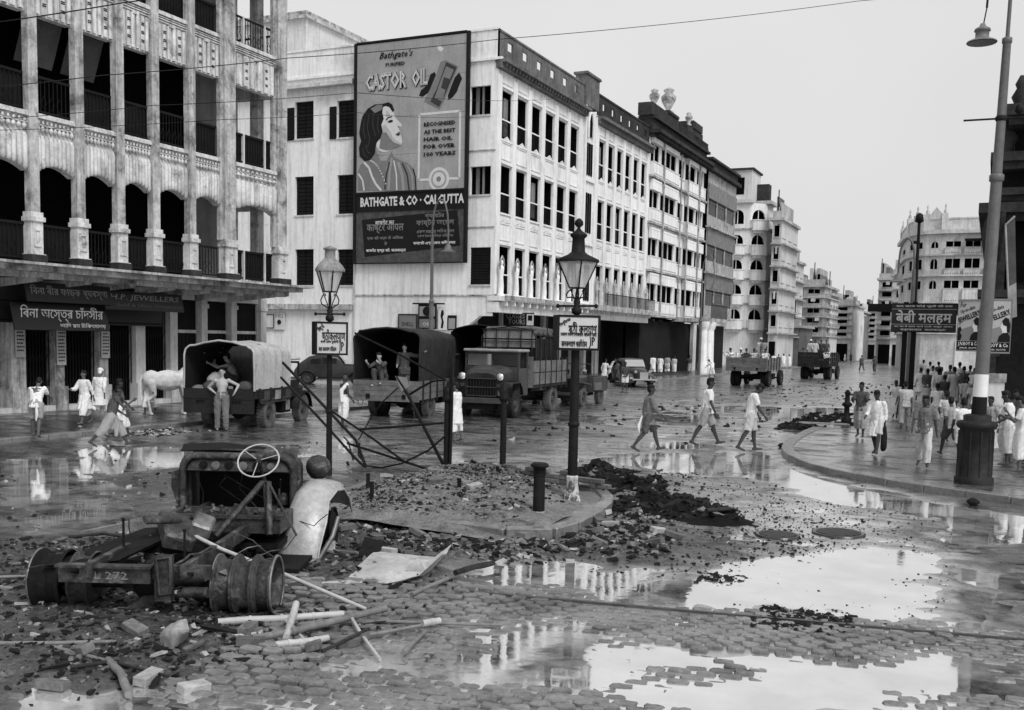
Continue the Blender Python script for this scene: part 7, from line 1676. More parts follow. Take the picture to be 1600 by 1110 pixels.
    if extra == 'tail':
        cb = MB(); cb.tube([J['pel']+Vector((.05,-.16,.0)), J['pel']+Vector((.08,-.24,-.25)), J['pel']+Vector((.05,-.2,-.45))], [.03,.07,.04], 7, sq=.4); me = cb.mesh('cloth_end', CW); me.transform(Matrix.Scale(k, 4)); put('cloth_end', me, root)
    if shoes:
        for n in 'LR': cb = MB(); cap(cb, J['heel'+n]+Vector((0,0,.01)), J['toe'+n], .045, .036); me = cb.mesh('shoe', CB); me.transform(Matrix.Scale(k, 4)); put('shoe', me, root)
    root['_j'] = 0; del root['_j']
    if zoff is not None: root.location.z += zoff
    return root, {q: (Matrix.Translation(P) @ Matrix.Rotation(rz, 4, 'Z') @ (v*k)) for q, v in J.items() if not q.startswith('hd')}
def at(px, py, ytop=None, z=0.0):
    g = G(px, py, z); h = None
    if ytop is not None: h = max(1.45, min(1.85, height_at(g, ytop)-z*0)) 
    return g, h
def PP(label, px, py, ytop, phi, z=0.02, H=None, **k):
    g, h = at(px, py, ytop, z); az = math.atan2(-g.x, g.y); h = H or (h-z if h else 1.68)
    return person(label, g, az+radians(phi), H=h, **k)
# left pavement
PP('man in white short-sleeved shirt and grey shorts stooping as he walks, far left', 57, 684, 578, -15, z=.14, pose='stoop', top=('shirt', CW), low=('shorts', CG), skin=0, extra='tail')
PP('tall man in white kurta and dhoti striding left in front of the folding gates', 133, 663, 571, 130, z=.14, pose='walk', top=('kurta', CW), low=('dhoti', CW), skin=0)
PP('man in white cap and white kurta walking away beside the tall man in white', 156, 656, 568, -30, z=.14, pose='walk2', top=('kurta', CW), low=('dhoti', CW), hair='turban')
PP('dark-shirted man striding right along the edge of the left pavement in rolled grey dhoti', 174, 698, 600, -85, z=.02, pose='stride', top=('vest', CD), low=('dhoti', CG), skin=1)
PP('youth in dark shirt and white dhoti walking just behind the striding dark-shirted man', 185, 684, 590, -75, z=.02, pose='walk', top=('shirt', CD), low=('dhoti', CW), skin=1)
PP('man in long white kurta and dhoti walking forward beside the white cow', 234, 648, 572, 165, z=.14, pose='walk2', top=('kurta', CW), low=('dhoti', CW), skin=1)
# man leaning on the truck
PP('shirtless pale man in loose trousers leaning on the truck tailgate with hand on hip', 347, 675, 578, 172, z=.0, H=1.66, pose='akimbo', top=('bare', CW), low=('trousers', mat('khaki_cloth', .13, .9, .3, 4, 14, bump=.4)), skin=2, vox=.0125, shoes=True)
p = tw(T1, (-.25, .35, .98)); person('shirtless man sitting inside the pale canvas truck', p, T1.rotation_euler.z+radians(100), pose='squat', top=('bare', CW), low=('shorts', CD), skin=2, vox=.02)
PP('bald man with white cloth over bare shoulder and white dhoti beside the slender lamp post', 537, 668, 590, -60, z=.02, pose='stand', top=('bare', CW), low=('dhoti', CW), skin=1, extra='shawl', hair='none')
p = tw(T2, (-.25, -1.15, 1.02)); person('soldier squatting at the tailboard of the dark canvas truck', p, T2.rotation_euler.z+radians(170), pose='squat', top=('long', CD), low=('trousers', CD), skin=2, vox=.016)
p = tw(T2, (.42, -1.0, .70)); person('soldier standing inside the dark canvas truck holding the tilt frame', p, T2.rotation_euler.z+radians(185), H=1.62, pose='hold', top=('long', CD), low=('trousers', MATS['khaki_cloth']), skin=2, vox=.018)
PP('figure in white cloth standing behind the pale bollard in front of the lorries', 712, 690, 606, 60, pose='stand', top=('kurta', CW), low=('dhoti', CW), skin=0)
p = tw(T4, (-.35, .7, .55)); person('man in white shirt seated at the wheel of the small open truck', p, T4.rotation_euler.z, pose='sit', top=('shirt', CW), low=('shorts', CG), skin=0, vox=.022, hair='cap')
p = tw(T4, (.40, .55, .55)); person('dark-clothed passenger seated beside the driver of the small open truck', p, T4.rotation_euler.z, pose='sit', top=('shirt', CD), low=('shorts', CG), skin=1, vox=.022)
PP('man in white walking between the small open truck and the saloon car', 944, 601, 560, -40, pose='walk', top=('kurta', CW), low=('dhoti', CW), vox=.03)
PP('man in white stooping behind the small open truck', 954, 592, 562, -70, pose='stoop', top=('kurta', CW), low=('dhoti', CW), vox=.03)
PP('man in dark shirt and white loincloth standing in front of the saloon car', 976, 612, 566, 175, pose='stand', top=('shirt', CD), low=('shorts', CW), vox=.024, skin=1)
g4 = 'men in white gathered under the arcade'
for i, (x, y, yt, ph, tp, lw) in enumerate(((1020, 587, 552, 20, CW, CW), (1031, 587, 553, -10, CW, CW), (1042, 586, 552, 10, CG, CW), (1053, 586, 554, -20, CM, CW))):
    PP(['leftmost man in white cloth standing with back turned under the arcade', 'second man in white standing with back turned under the arcade', 'man in grey shirt and white dhoti standing in the arcade group', 'rightmost man of the arcade group in off-white clothes'][i], x, y, yt, ph, z=.14, pose='stand', top=('kurta', tp), low=('dhoti', lw), vox=.024, group=g4)
PP('lone dark figure standing under the arcade beyond the group in white', 1077, 584, 553, 160, z=.14, pose='arms', top=('vest', CD), low=('lungi', CG), vox=.032, skin=1)
PP('boy crouched in white beside the arcade columns', 1112, 590, 566, 60, z=.14, pose='stoop', top=('shirt', CW), low=('dhoti', CW), vox=.03)
# three walkers crossing the wet road
PP('leftmost of three walkers crossing the wet road, in worn dark jersey and shorts', 1011, 706, 600, -80, pose=dict(POSES['walk'], lean=4), top=('long', mat('worn_jersey', .14, .9, .4, 5, 20, bump=.4)), low=('shorts', CD), skin=1, vox=.014, extra='tail')
PP('middle walker crossing the wet road in a long white shirt with a wide stride', 1102, 697, 590, -88, pose=dict(lean=6, L=(24, 4), R=(-20, 8), aL=(4, 6, 8), aR=(8, 8, 12)), top=('shirt', CW), low=('shorts', CG), skin=1, vox=.014)
PP('rightmost walker crossing the wet road, head bowed, white shirt and rolled loincloth', 1171, 705, 597, -82, pose='bowed', top=('shirt', CW), low=('shorts', CM), skin=1, vox=.014)
# street end
PP('distant dark figure walking down the middle of the empty street, left one', 1346, 581, 555, 20, pose='walk', top=('shirt', CD), low=('trousers', CD), vox=.035, skin=1)
PP('distant dark figure walking down the middle of the empty street, right one', 1366, 583, 556, 170, pose='walk', top=('shirt', CD), low=('trousers', CD), vox=.035, skin=1)
rr_l = random.Random(3)
# right corner crowd
PP('man in dark shirt and white dhoti near the broken iron post on the corner', 1343, 684, 592, 165, z=.13, pose='arms', top=('shirt', CD), low=('dhoti', CG), skin=1, vox=.016)
bagman = PP('man in white kurta striding forward with a long dark bag in his hand', 1368, 711, 602, 160, z=.13, pose='walk', top=('kurta', CW), low=('shorts', CM), skin=1, vox=.015)
PP('man in light shirt walking away behind the signboard posts', 1412, 672, 588, 5, z=.13, pose='walk2', top=('shirt', CM), low=('trousers', CG), skin=0, vox=.018)
PP('man in dark grey shirt and pale baggy trousers walking towards the viewer', 1441, 730, 609, 175, z=.13, pose='walk', top=('shirt', mat('grey_shirt', .13, .9, .35, 5, 20, bump=.4)), low=('trousers', CM), skin=1, vox=.015)
PP('darker man with back turned just left of the white-shirted bag carrier', 1484, 713, 610, 25, z=.13, pose='walk', top=('shirt', CG), low=('shorts', CD), skin=1, vox=.018)
PP('man in white shirt and rolled shorts beside the fluted lamp pedestal', 1502, 724, 612, 10, z=.13, pose='walk2', top=('shirt', CW), low=('shorts', CM), skin=1, vox=.016)
PP('man in white shirt and hanging dhoti standing right of the lamp pedestal', 1570, 727, 604, 100, z=.13, pose='stand', top=('shirt', CW), low=('dhoti', CM), skin=1, vox=.016)
PP('man in white with arms folded cut off by the right edge of view', 1594, 738, 612, 90, z=.13, pose='arms', top=('shirt', CW), low=('dhoti', CW), skin=0, vox=.018)
for x_, y_, t_, ph_, c_, lb in ((1462, 668, 592, 10, 'W', 'man in white walking away between the sign posts and the grey-shirted man'), (1527, 690, 598, 20, 'W', 'man in white just behind the lamp pedestal'), (1545, 712, 612, 150, 'G', 'man in grey between the pedestal and the right-hand men in white'), (1476, 690, 604, -10, 'M', 'man in off-white a step ahead of the bag carrier'), (1520, 668, 588, 0, 'M', 'man in off-white walking away under the jewellery posters'), (1398, 655, 590, 170, 'W', 'man in white coming forward beside the black sign posts'), (1583, 700, 600, 170, 'D', 'dark-clothed man against the dark building at the right edge')):
    PP(lb, x_, y_, t_, ph_, z=.13, pose='walk', top=('shirt', {'W': CW, 'D': CD, 'G': CG, 'M': CM}[c_]), low=(rr_l.choice(['dhoti', 'shorts', 'lungi']), CM if c_ != 'W' else CW), vox=.02, skin=1)
crowd = [(1437, 628, 570, 'W'), (1447, 634, 573, 'D'), (1456, 622, 566, 'W'), (1464, 640, 570, 'W'), (1473, 650, 582, 'D'), (1481, 628, 566, 'G'), (1488, 640, 568, 'M'), (1497, 622, 562, 'W'), (1504, 634, 568, 'D'), (1512, 625, 566, 'G'), (1520, 640, 572, 'W'), (1530, 632, 568, 'W'), (1466, 612, 562, 'D'), (1508, 652, 585, 'M'), (1451, 612, 562, 'W'), (1532, 660, 590, 'D'), (1441, 604, 560, 'G')]
cn_ = {'W': (CW, 'white'), 'D': (CD, 'dark'), 'G': (CG, 'grey'), 'M': (CM, 'off-white')}
spots = ['nearest the sign posts', 'behind the man in the grey shirt', 'at the back left of the crowd', 'leading the crowd on its left', 'close behind the bag carrier', 'in the middle of the crowd', 'in the thick of the crowd, nearest the middle', 'at the far back of the crowd', 'under the left jewellery poster', 'behind the poster pole', 'next to the white pillar', 'right of the crowd by the dark wall', 'smallest and farthest of the crowd', 'right behind the white-shirted walker', 'left rear of the crowd beside the sign', 'just left of the lamp pedestal', 'beyond the crowd near the white building']
for i, (x, y, yt, c) in enumerate(crowd):
    m_, nm = cn_[c]; ph = [10, -20, 170, 5, 30, 190, 0, 15][i % 8]
    PP('person in %s clothes %s' % (nm, spots[i]), x, y, yt, ph, z=.13, pose=['walk', 'stand', 'walk2'][i % 3], top=('kurta' if c in 'WM' else 'shirt', m_), low=(['dhoti', 'lungi', 'shorts'][i % 3], CM if c != 'W' else CW), vox=.028, skin=i % 2, group='people crowding the right corner pavement')
# passengers of the far trucks
def riders(T, spec, nm, H):
    for i, (x, y, c, pose, ph, lab) in enumerate(spec):
        person(lab, tw(T, (x, y, H)), T.rotation_euler.z+radians(ph), H=1.62, pose='squat' if pose == 'sit' else pose, top=('kurta' if c in 'WM' else 'shirt', cn_[c][0]), low=('dhoti', cn_[c][0]), vox=.032, skin=i % 2, hair=['short', 'turban', 'short'][i % 3] if c == 'W' else 'short', group=nm)
riders(T5, [(-.95, -.8, 'W', 'sit', 150, 'shawled rider at the left corner of the far planked truck'), (-.55, -.3, 'W', 'sit', 180, 'white-clothed rider low behind the left end of the tailboard'), (-.1, -.6, 'D', 'sit', 170, 'dark-clothed rider low in the middle of the planked truck'), (.15, -.2, 'M', 'sit', 200, 'rider in off-white seated right of the middle of the planked truck'), (.45, .3, 'W', 'stand', 180, 'standing rider in white, left of the two standing in the planked truck'), (.72, .0, 'G', 'stand', 170, 'standing rider in grey in the planked truck'), (1.0, -.7, 'W', 'sit', 190, 'white-shirted rider at the right corner of the planked truck')], 'riders in the far planked truck', 1.28)
riders(T6, [(-.85, -.5, 'G', 'sit', 170, 'grey-clothed rider at the left of the farther truck'), (-.45, -.2, 'W', 'stand', 180, 'rider in white turban or cloth standing in the farther truck'), (-.1, -.4, 'M', 'stand', 200, 'rider in off-white standing in the middle of the farther truck'), (.3, -.1, 'D', 'stand', 170, 'dark-clothed rider standing in the farther truck'), (.75, -.5, 'D', 'stand', 190, 'dark rider at the right side of the farther truck'), (.95, -.9, 'W', 'sit', 180, 'small rider in white at the right corner of the farther truck')], 'riders in the farther truck', 1.32)
for T_, H_, lb in ((T5, 1.28, 'low load filling the bed of the far planked truck'), (T6, 1.32, 'low load filling the bed of the farther truck')):
    mb = MB(); mb.box(-1.05, 1.05, -1.15, 2.2, 0, H_-1.08); mb.obj('truck_load', CANI, loc=tw(T_, (0, 0, 1.08)), rot=(0, 0, T_.rotation_euler.z), label=lb, cat='load')
# far pedestrians by the left kerb
fp = 'people on the far left pavement'
for i, (x, y, yt, c) in enumerate([(1208, 577, 553, 'W'), (1216, 578, 554, 'D'), (1224, 577, 553, 'W'), (1233, 577, 554, 'W'), (1199, 578, 552, 'G'), (1310, 568, 556, 'D'), (1320, 567, 555, 'W'), (1329, 567, 556, 'D')]):
    PP(['far pedestrian in white left of the canopy shop', 'far pedestrian in dark clothes by the canopy shop', 'far pedestrian in white under the shop canopy', 'far pedestrian in white at the right of the canopy shop', 'far pedestrian in grey behind the planked truck', 'tiny dark pedestrian below the domed house', 'tiny white pedestrian below the domed house', 'tiny dark pedestrian at the foot of the grey end house'][i], x, y, yt, 20*i, pose='stand', top=('kurta', cn_[c][0]), low=('dhoti', cn_[c][0]), vox=.045, group=fp)
# bag and stick
w_ = bagman[1]['wrL']; mb = MB(); mb.box(-.04, .04, -.17, .17, -.62, -.08)
P_ = [[(x*.05*sc, y*.17*sc2, z) for x, y in ((-1,-1),(1,-1),(1,1),(-1,1))] for z, sc, sc2 in ((-.62, .7, .8), (-.55, 1.1, 1.05), (-.3, 1.1, 1.0), (-.1, .7, .6), (-.02, .3, .2))]
mb = MB(); mb.grid(P_, closed=True); mb.add(P_[0], [(3,2,1,0)]); mb.add(P_[-1], [(0,1,2,3)]); mb.tube([(0,-.05,-.06),(0,-.05,.03),(0,.05,.03),(0,.05,-.06)], .01, 4)
mb.obj('carrying_bag', CB, loc=w_, label='long dark cloth bag carried by the striding man in white', cat='bag', bevel=.012)
# ---------------- cow
def cow(label, P, rz):
    mb = MB(); 
    ell(mb, (0, .45, 1.05), (.25, .36, .30)); ell(mb, (0, 0, 1.02), (.28, .50, .32)); ell(mb, (0, -.48, 1.06), (.23, .28, .27)); ell(mb, (0, .55, 1.32), (.10, .2, .12)); cap(mb, (0,.6,1.1), (0,1.0,1.18), .18, .12); ell(mb, (0,.75,.9), (.06,.2,.16))
    cap(mb, (0,1.0,1.2), (0,1.32,1.0), .11, .065); ell(mb, (0,1.02,1.24), (.09,.1,.09))
    for s in (-1, 1):
        cap(mb, (s*.12,1.0,1.25), (s*.24,.98,1.22), .03, .015); cap(mb, (s*.05,1.0,1.32), (s*.09,.98,1.48), .018, .008)
        cap(mb, (s*.15,.42,.85), (s*.14,.46,.48), .10, .055); cap(mb, (s*.14,.46,.48), (s*.14,.43,.06), .045, .035); ell(mb, (s*.14,.45,.04), (.045,.06,.04))
        cap(mb, (s*.15,-.50,.95), (s*.14,-.42,.60), .14, .07); cap(mb, (s*.14,-.42,.60), (s*.14,-.60,.45), .06, .045); cap(mb, (s*.14,-.60,.45), (s*.14,-.52,.06), .042, .034); ell(mb, (s*.14,-.50,.04), (.045,.06,.04))
    t = thing('cow', label, 'cow', P, rz); me = remesh(mb, .02, 3); me.materials.append(mat('cow_hide', .55, .8, .25, 2.5, 12, bump=.2, dirt=.3, dlo=.52, dhi=.75)); put('body', me, t)
    mb = MB(); mb.tube([(0,-.72,1.18),(0,-.80,1.0),(.02,-.78,.6),(.02,-.76,.45)], [.025,.02,.014,.03], 6); mb.obj('tail', CW, t)
    for s in (-1, 1): mb = MB(); ell(mb, (s*.075,1.12,1.16), .014); mb.obj('eye', HAIR, t)
g = G(263, 648, .14); az = math.atan2(-g.x, g.y); cow('white cow standing on the pavement behind the pale canvas truck', (g.x, g.y, .13), az+radians(-78))
# ================================================================ RIGHT-HAND SIGNS AND POLES
g0 = G(1407, 641, .12); g1 = G(1419, 643, .12); YS = g0.y
A, B, Cq, D = onY(1394, 474, YS-.12), onY(1496, 475, YS-.12), onY(1496, 522, YS-.12), onY(1394, 519, YS-.12)
cx, cz_ = (A.x+B.x)/2, (A.z+D.z)/2; w, h = B.x-A.x, A.z-D.z
sb = thing('hindi_signboard', 'black signboard with large white Hindi lettering on two dark posts', 'sign', (cx, YS-.12, cz_))
mb = MB(); mb.box(-w/2, w/2, 0, .07, -h/2, h/2); mb.obj('board', BOARD, sb, bevel=.01)
letters(sb, 'बेबी मलहम', 0, h*.02, w*.86, h*.50, WHITE, d=.004, bold=.02); letters(sb, 'दाद खाज फोड़े फुंसी की दवा', 0, h*.40, w*.86, h*.10, OLDW, d=.004, bold=.01)
letters(sb, 'घर घर में काम आने वाली अचूक औषध', 0, -h*.30, w*.9, h*.08, OLDW, d=.004, bold=.01); letters(sb, 'बड़ाबाजार  कलकत्ता', 0, -h*.42, w*.7, h*.08, OLDW, d=.004, bold=.01)
for a in ((-w/2, w/2, h/2-.04, h/2), (-w/2, w/2, -h/2, -h/2+.03), (-w/2, w/2, h*.30-.01, h*.30), (-w/2, w/2, -h*.22-.01, -h*.22)): mb = MB(); mb.box(a[0], a[1], -.012, -.003, a[2], a[3]); mb.obj('border_line', OLDW if abs(a[3]) < h*.45 else BLACKP, sb)
for g in (g0, g1): mb = MB(); mb.box(g.x-cx-.09, g.x-cx+.09, .08, .26, g.z-cz_, h/2+.05); mb.obj('post', BLACKP, sb)
mb = MB(); mb.box(-w/2-.9, -w/2, .05, .12, h*.2, h*.48); mb.box(w/2, w/2+.5, .05, .12, h*.1, h*.48); mb.obj('side_board', BLACKP, sb)
# jewellery posters: two boards in a shallow V
def poster(label, q, Y, rz, wpx):
    A = onY(q[0], q[1], Y); D = onY(q[2], q[3], Y); B = onY(q[4], q[5], Y); w = (B.x-A.x)/cos(rz); h = A.z-D.z
    t = thing('jewellery_poster', label, 'poster', ((A.x+B.x)/2, Y, (A.z+D.z)/2), rz, 'pair of jewellery posters')
    mb = MB(); mb.box(-w/2, w/2, 0, .05, -h/2, h/2); mb.obj('board', flat('poster_grey', .40, .6), t, bevel=.006)
    PM = flat('poster_mid', .20, .6)
    def fp(nm, pts, m_, l):
        mb = MB(); P_ = [(x*w, z*h) for x, z in pts]; n = len(P_)
        ar = sum(P_[i][0]*P_[(i+1) % n][1]-P_[(i+1) % n][0]*P_[i][1] for i in range(n)); P_ = P_ if ar > 0 else P_[::-1]
        mb.add([(x, -.004*l, z) for x, z in P_]+[(x, -.004*l+.003, z) for x, z in P_], [tuple(range(n))]+[(i, n+i, n+(i+1) % n, (i+1) % n) for i in range(n)]); mb.obj(nm, m_, t)
    fp('lower_band', [(-.47,-.47),(.47,-.47),(.47,-.30),(-.47,-.30)], BLACKP, 1); fp('painted_field', [(-.47,-.29),(.47,-.29),(.47,.05),(-.47,-.10)], PM, 1)
    fp('painted_hair', [(.18,.10),(.28,.16),(.40,.14),(.46,.02),(.44,-.12),(.36,-.10),(.34,.0),(.22,.02)], BLACKP, 3); fp('painted_face', [(.18,.06),(.34,.04),(.38,-.06),(.34,-.14),(.22,-.14),(.17,-.05),(.13,-.03)], flat('hoarding_light', .6), 2)
    fp('painted_shoulder', [(.05,-.29),(.10,-.18),(.24,-.12),(.40,-.12),(.47,-.2),(.47,-.29)], BLACKP, 3); fp('painted_vase', [(-.46,-.05),(-.36,-.02),(-.30,-.08),(-.36,-.14),(-.28,-.2),(-.34,-.29),(-.46,-.29)], BLACKP, 2)
    letters(t, 'For', -w*.28, h*.40, w*.26, h*.10, BLACKP, d=.006, shear=.3); letters(t, 'Up-to-date', -w*.08, h*.30, w*.62, h*.09, BLACKP, d=.006, shear=.3, rot=radians(22)); letters(t, 'JEWELLERY', 0, h*.16, w*.98, h*.13, BLACKP, d=.008, rot=radians(24), bold=.02)
    letters(t, 'J.N.ROY & Co', 0, -h*.36, w*.84, h*.09, WHITE, d=.008, bold=.01); letters(t, 'JEWELLERS  CALCUTTA', 0, -h*.435, w*.7, h*.035, OLDW, d=.008)
    for a in ((-.5, .5, .475, .5), (-.5, .5, -.5, -.475), (-.5, -.475, -.475, .475), (.475, .5, -.475, .475)): mb = MB(); mb.box(a[0]*w, a[1]*w, -.02, -.002, a[2]*h, a[3]*h); mb.obj('frame', PM, t)
    return t
poster('left one of the two jewellery posters facing the crossing, half behind the lamp pole', (1498, 468, 1494, 549, 1536, 466), 31.0, radians(-12), 0)
poster('right one of the two jewellery posters, beside the dark building', (1537, 467, 1530, 552, 1583, 468), 31.0, radians(10), 0)
pg = G(1556, 660, .12); pp = onY(1558, 584, 31.3); 
pil = thing('white_pillar', 'square white pillar below the right jewellery poster', 'pillar', (pp.x, 31.3, .12))
mb = MB(); mb.box(-.2, .2, -.2, .2, 0, pp.z-.35); mb.box(-.21, .21, -.21, .21, 0, .5); mb.obj('shaft', WHITE, pil); mb = MB(); mb.box(-.24, .24, -.24, .24, pp.z-.35, pp.z-.12); mb.obj('cap', STAIN, pil); mb = MB(); mb.box(-.05, .05, -.05, .05, pp.z-.12, pp.z+.35); mb.obj('post', BLACKP, pil)
# tall street lamp on a drum pedestal
LP = G(1521, 755, .12)
lamp = thing('tall_street_lamp', 'tall leaning steel lamp pole on a ribbed drum pedestal, shade hanging from its long arm', 'street lamp', LP)
STEEL = mat('grey_steel_pole', .12, .5, .3, 3, 14, bump=.05, streak=.3)
def hz(y): return height_at(Vector((LP.x, LP.y, 0)), y)-.12
mb = MB(); z1 = hz(650)
mb.lathe([(.34, 0), (.34, .10), (.30, .14), (.29, z1*.80), (.33, z1*.82), (.36, z1*.87), (.33, z1*.92), (.24, z1*.93), (.24, z1*1.0), (.20, z1*1.02), (.12, z1*1.03)], 20)
for q in range(10): a = 2*pi*q/10; mb.cyl((.29*cos(a), .29*sin(a), .14), (.29*cos(a), .29*sin(a), z1*.78), .02, n=5)
mb.obj('pedestal', mat('dark_iron_casting', .018, .6, .6, 4, 18, bump=.3, spec=.2), lamp)
lean = .0135
za, zb2, zc2, zd = hz(620), hz(585), hz(285), hz(70)
def pt(z): return (lean*z, 0, z)
mb = MB(); mb.cyl(pt(z1), pt(za), .135, .13, 12); mb.obj('lower_pole', BLACKP, lamp); mb = MB(); mb.cyl(pt(za), pt(zb2), .132, .128, 12); mb.obj('painted_band', WHITE, lamp)
mb = MB(); mb.cyl(pt(zb2), pt(hz(480)), .125, .12, 12); mb.cyl(pt(hz(480)), pt(zc2), .115, .10, 12); mb.lathe([(.10,0),(.125,.02),(.125,.12),(.10,.14)], 12, pt(zc2)); mb.cyl(pt(zc2), pt(zd), .088, .07, 10); mb.lathe([(.07,0),(.085,.02),(.085,.1),(.05,.12)], 10, pt(zd)); mb.cyl(pt(zd), pt(zd+1.6), .035, .03, 8); mb.obj('pole', STEEL, lamp)
zcb = hz(186); mb = MB(); mb.tube([(lean*zcb-.62, -.02, zcb), (lean*zcb+.6, .02, zcb+.0)], .018, 5); mb.lathe([(.08,-.05),(.10,-.03),(.10,.03),(.08,.05)], 10, pt(zcb)); mb.obj('cross_bar', IRON, lamp)
mb = MB(); mb.lathe([(.02,0),(.07,.04),(.07,.14),(.02,.18)], 8, (lean*zcb+.28, .01, zcb+.06)); mb.obj('insulator', BLACKP, lamp)
sh = onY(1534, 67, LP.y)-LP; ex_ = Vector((sh.x, 0, sh.z))
mb = MB(); zt_ = zd+1.55; mb.tube([pt(zt_), (lean*zt_-.15, 0, zt_+.28), (ex_.x+.25, 0, zt_+.35), (ex_.x+.08, 0, zt_+.1), (ex_.x+.05, 0, ex_.z+.60)], .02, 6); mb.tube([(ex_.x+.05,0,ex_.z+.6),(ex_.x+.01, 0, ex_.z+.32)], .012, 5); mb.obj('arm', IRON, lamp)
mb = MB(); mb.lathe([(.26, 0), (.25, .02), (.13, .07), (.115, .09), (.115, .19), (.14, .20), (.13, .24), (.06, .28), (.04, .33)], 18, ex_); mb.lathe([(.25, -.01), (.10, -.03), (.02, -.02)], 16, ex_); mb.obj('lamp_shade', mat('grey_enamel', .15, .5, .3, 4, 14), lamp)
# wall ledge with box by the pedestal
lg = G(1552, 690, .12); o = MB(); o.box(-.22, .22, -.2, .2, 0, .85); t = thing('stone_ledge', 'low worn stone post with a pale bundle resting on it beside the pedestal', 'ledge', lg); o.obj('shaft', PLASTER2, t, bevel=.03)
kit('white_bundle', 'small white bundle lying on the low stone post', lg+Vector((0, 0, .85)), (.17, .15, .13), 8, CLOTHL)
# gooseneck poles
def gooseneck(label, P, htop, reach, side=1, r=.06):
    t = thing('gooseneck_lamp', label, 'street lamp', P); mb = MB(); mb.cyl((0,0,0),(0,0,htop*.45), r*1.25, r*1.2, 8); mb.cyl((0,0,htop*.45),(0,0,htop*.8), r, r*.8, 8); mb.lathe([(r,0),(r*1.5,.05),(r*1.5,.12),(r,.18)], 8, (0,0,htop*.45)); mb.obj('pole', STEEL, t)
    pts = [(0,0,htop*.8)]+[(side*(reach/2-reach/2*cos(a)), 0, htop*.8+(htop*.2)*sin(a)**.7) for a in np.linspace(.15, pi*.97, 8)]; pts.append((side*reach, 0, htop*.74)); mb = MB(); mb.tube(pts, r*.5, 6); mb.obj('arm', STEEL, t)
    mb = MB(); mb.lathe([(r*4.2, 0), (r*2, r*1.2), (r*1.6, r*3), (r*.6, r*4)], 12, (side*reach, 0, htop*.74-.18)); mb.obj('lamp_shade', STEEL, t); return t
pb = onY(673, 560, 47.5); hh = onY(673, 312, 47.5).z
gooseneck('slim gooseneck lamp pole standing in front of the castor oil hoarding', (pb.x, 47.5, 0), hh, onY(701, 330, 47.5).x-pb.x, 1, .10)
pb = onY(1424, 500, 62); gooseneck('gooseneck lamp pole against the curved white building', (pb.x, 62, 0), onY(1424, 372, 62).z, pb.x-onY(1405, 400, 62).x, -1, .12)
tp = thing('tall_mast', 'tall thin mast rising above the curved white building', 'mast', (onY(1428, 500, 66).x, 66, 0)); zz_ = onY(1428, 336, 66).z; mb = MB(); mb.cyl((0,0,0),(0,0,zz_), .14, .08, 8); mb.lathe([(.05,0),(.25,.1),(.2,.5),(.05,.6)], 8, (0,0,zz_-.5)); mb.cyl((-.4,0,zz_-1.6),(.1,0,zz_-1.6), .1, n=6); mb.obj('pole', BLACKP, tp)
pb = G(1103, 592); gooseneck('plain lamp pole by the arcade columns in front of the dark balcony', (-20.1, pb.y*.0+77, 0), onX(1098, 398, -20.1).z, .9, 1, .09)
# overhead wires
WIRE = flat('tram_wire', .015, .6)
def wire(label, pts, r=.012):
    P = [onY(x, y, Y) for x, y, Y in pts]; c = P[0]; mb = MB(); Q = []
    for a, b in zip(P, P[1:]):
        for i in range(12): t_ = i/12; Q.append(a.lerp(b, t_)-Vector((0,0,1))*(4*t_*(1-t_))*(b-a).length*.006)
    Q.append(P[-1]); mb.tube([q-c for q in Q], r, 4); mb.obj('overhead_wire', WIRE, loc=c, label=label, cat='wire')
wire('topmost overhead wire crossing in front of the left building', [(-60, 42, 14), (190, 5, 15), (700, -75, 18)])
wire('long overhead wire running from the left building across the top of the sky', [(-60, 141, 14), (160, 118, 16), (450, 91, 20), (775, 62, 26), (1340, 2, 36), (1700, -40, 44)])
wire('second long overhead wire passing in front of the hoarding', [(-60, 190, 14), (240, 165, 17), (555, 145, 22), (905, 150, 60.6)], .009)
wire('lowest thin wire in front of the hoarding and the left verandas', [(-60, 205, 18), (350, 187, 20), (555, 176, 24), (768, 178, 49.2)], .008)

# ================================================================ DEBRIS IN THE FOREGROUND
BAM = mat('pale_bamboo', .42, .55, .3, 3, 16, bump=.1); BAMD = mat('brown_bamboo', .16, .6, .5, 3, 16, bump=.15); WOODD = mat('charred_stick', .03, .8, .6, 5, 22, bump=.4, spec=.2)
def stick(label, pts, r, m_, name='bamboo_pole', knots=True, z=None, cat='pole'):
    """pts: photo positions on the ground (px, py[, height])"""
    P = [G(p[0], p[1], (p[2] if len(p) > 2 else (z if z is not None else r+.045))) for p in pts]; c = P[0].copy(); Q = []; R_ = []
    for a, b in zip(P, P[1:]):
        n = max(2, int((b-a).length/.28))
        for i in range(n): Q.append(a.lerp(b, i/n)-c+Vector((rnd.uniform(-1,1), rnd.uniform(-1,1), rnd.uniform(-.5,.5)))*r*.18); R_.append(r*rnd.uniform(.93, 1.04))
    Q.append(P[-1]-c); R_.append(r*.9)
    mb = MB(); mb.tube(Q, R_, 8)
    if knots:
        for q, rr_ in list(zip(Q, R_))[1:-1]:
            d = (Q[-1]-Q[0]).normalized()*.012; mb.cyl(q-d, q+d, rr_*1.13, n=8)
    mb.obj(name, m_, loc=c, label=label, cat=cat)
stick('short thick pale bamboo nearest the bare wheel rims', [(341,972),(440,967),(537,960)], .034, BAM)
stick('long brown bamboo running from the wreck across the other poles', [(396,998,.09),(457,987,.10),(603,951,.14)], .036, BAMD, z=.12)
stick('thin pale cane left of the long brown bamboo', [(324,1001),(400,990)], .018, BAM)
stick('pale bamboo stump lying across the pile, pointing at the viewer', [(462,944,.16),(447,996,.10)], .032, BAM)
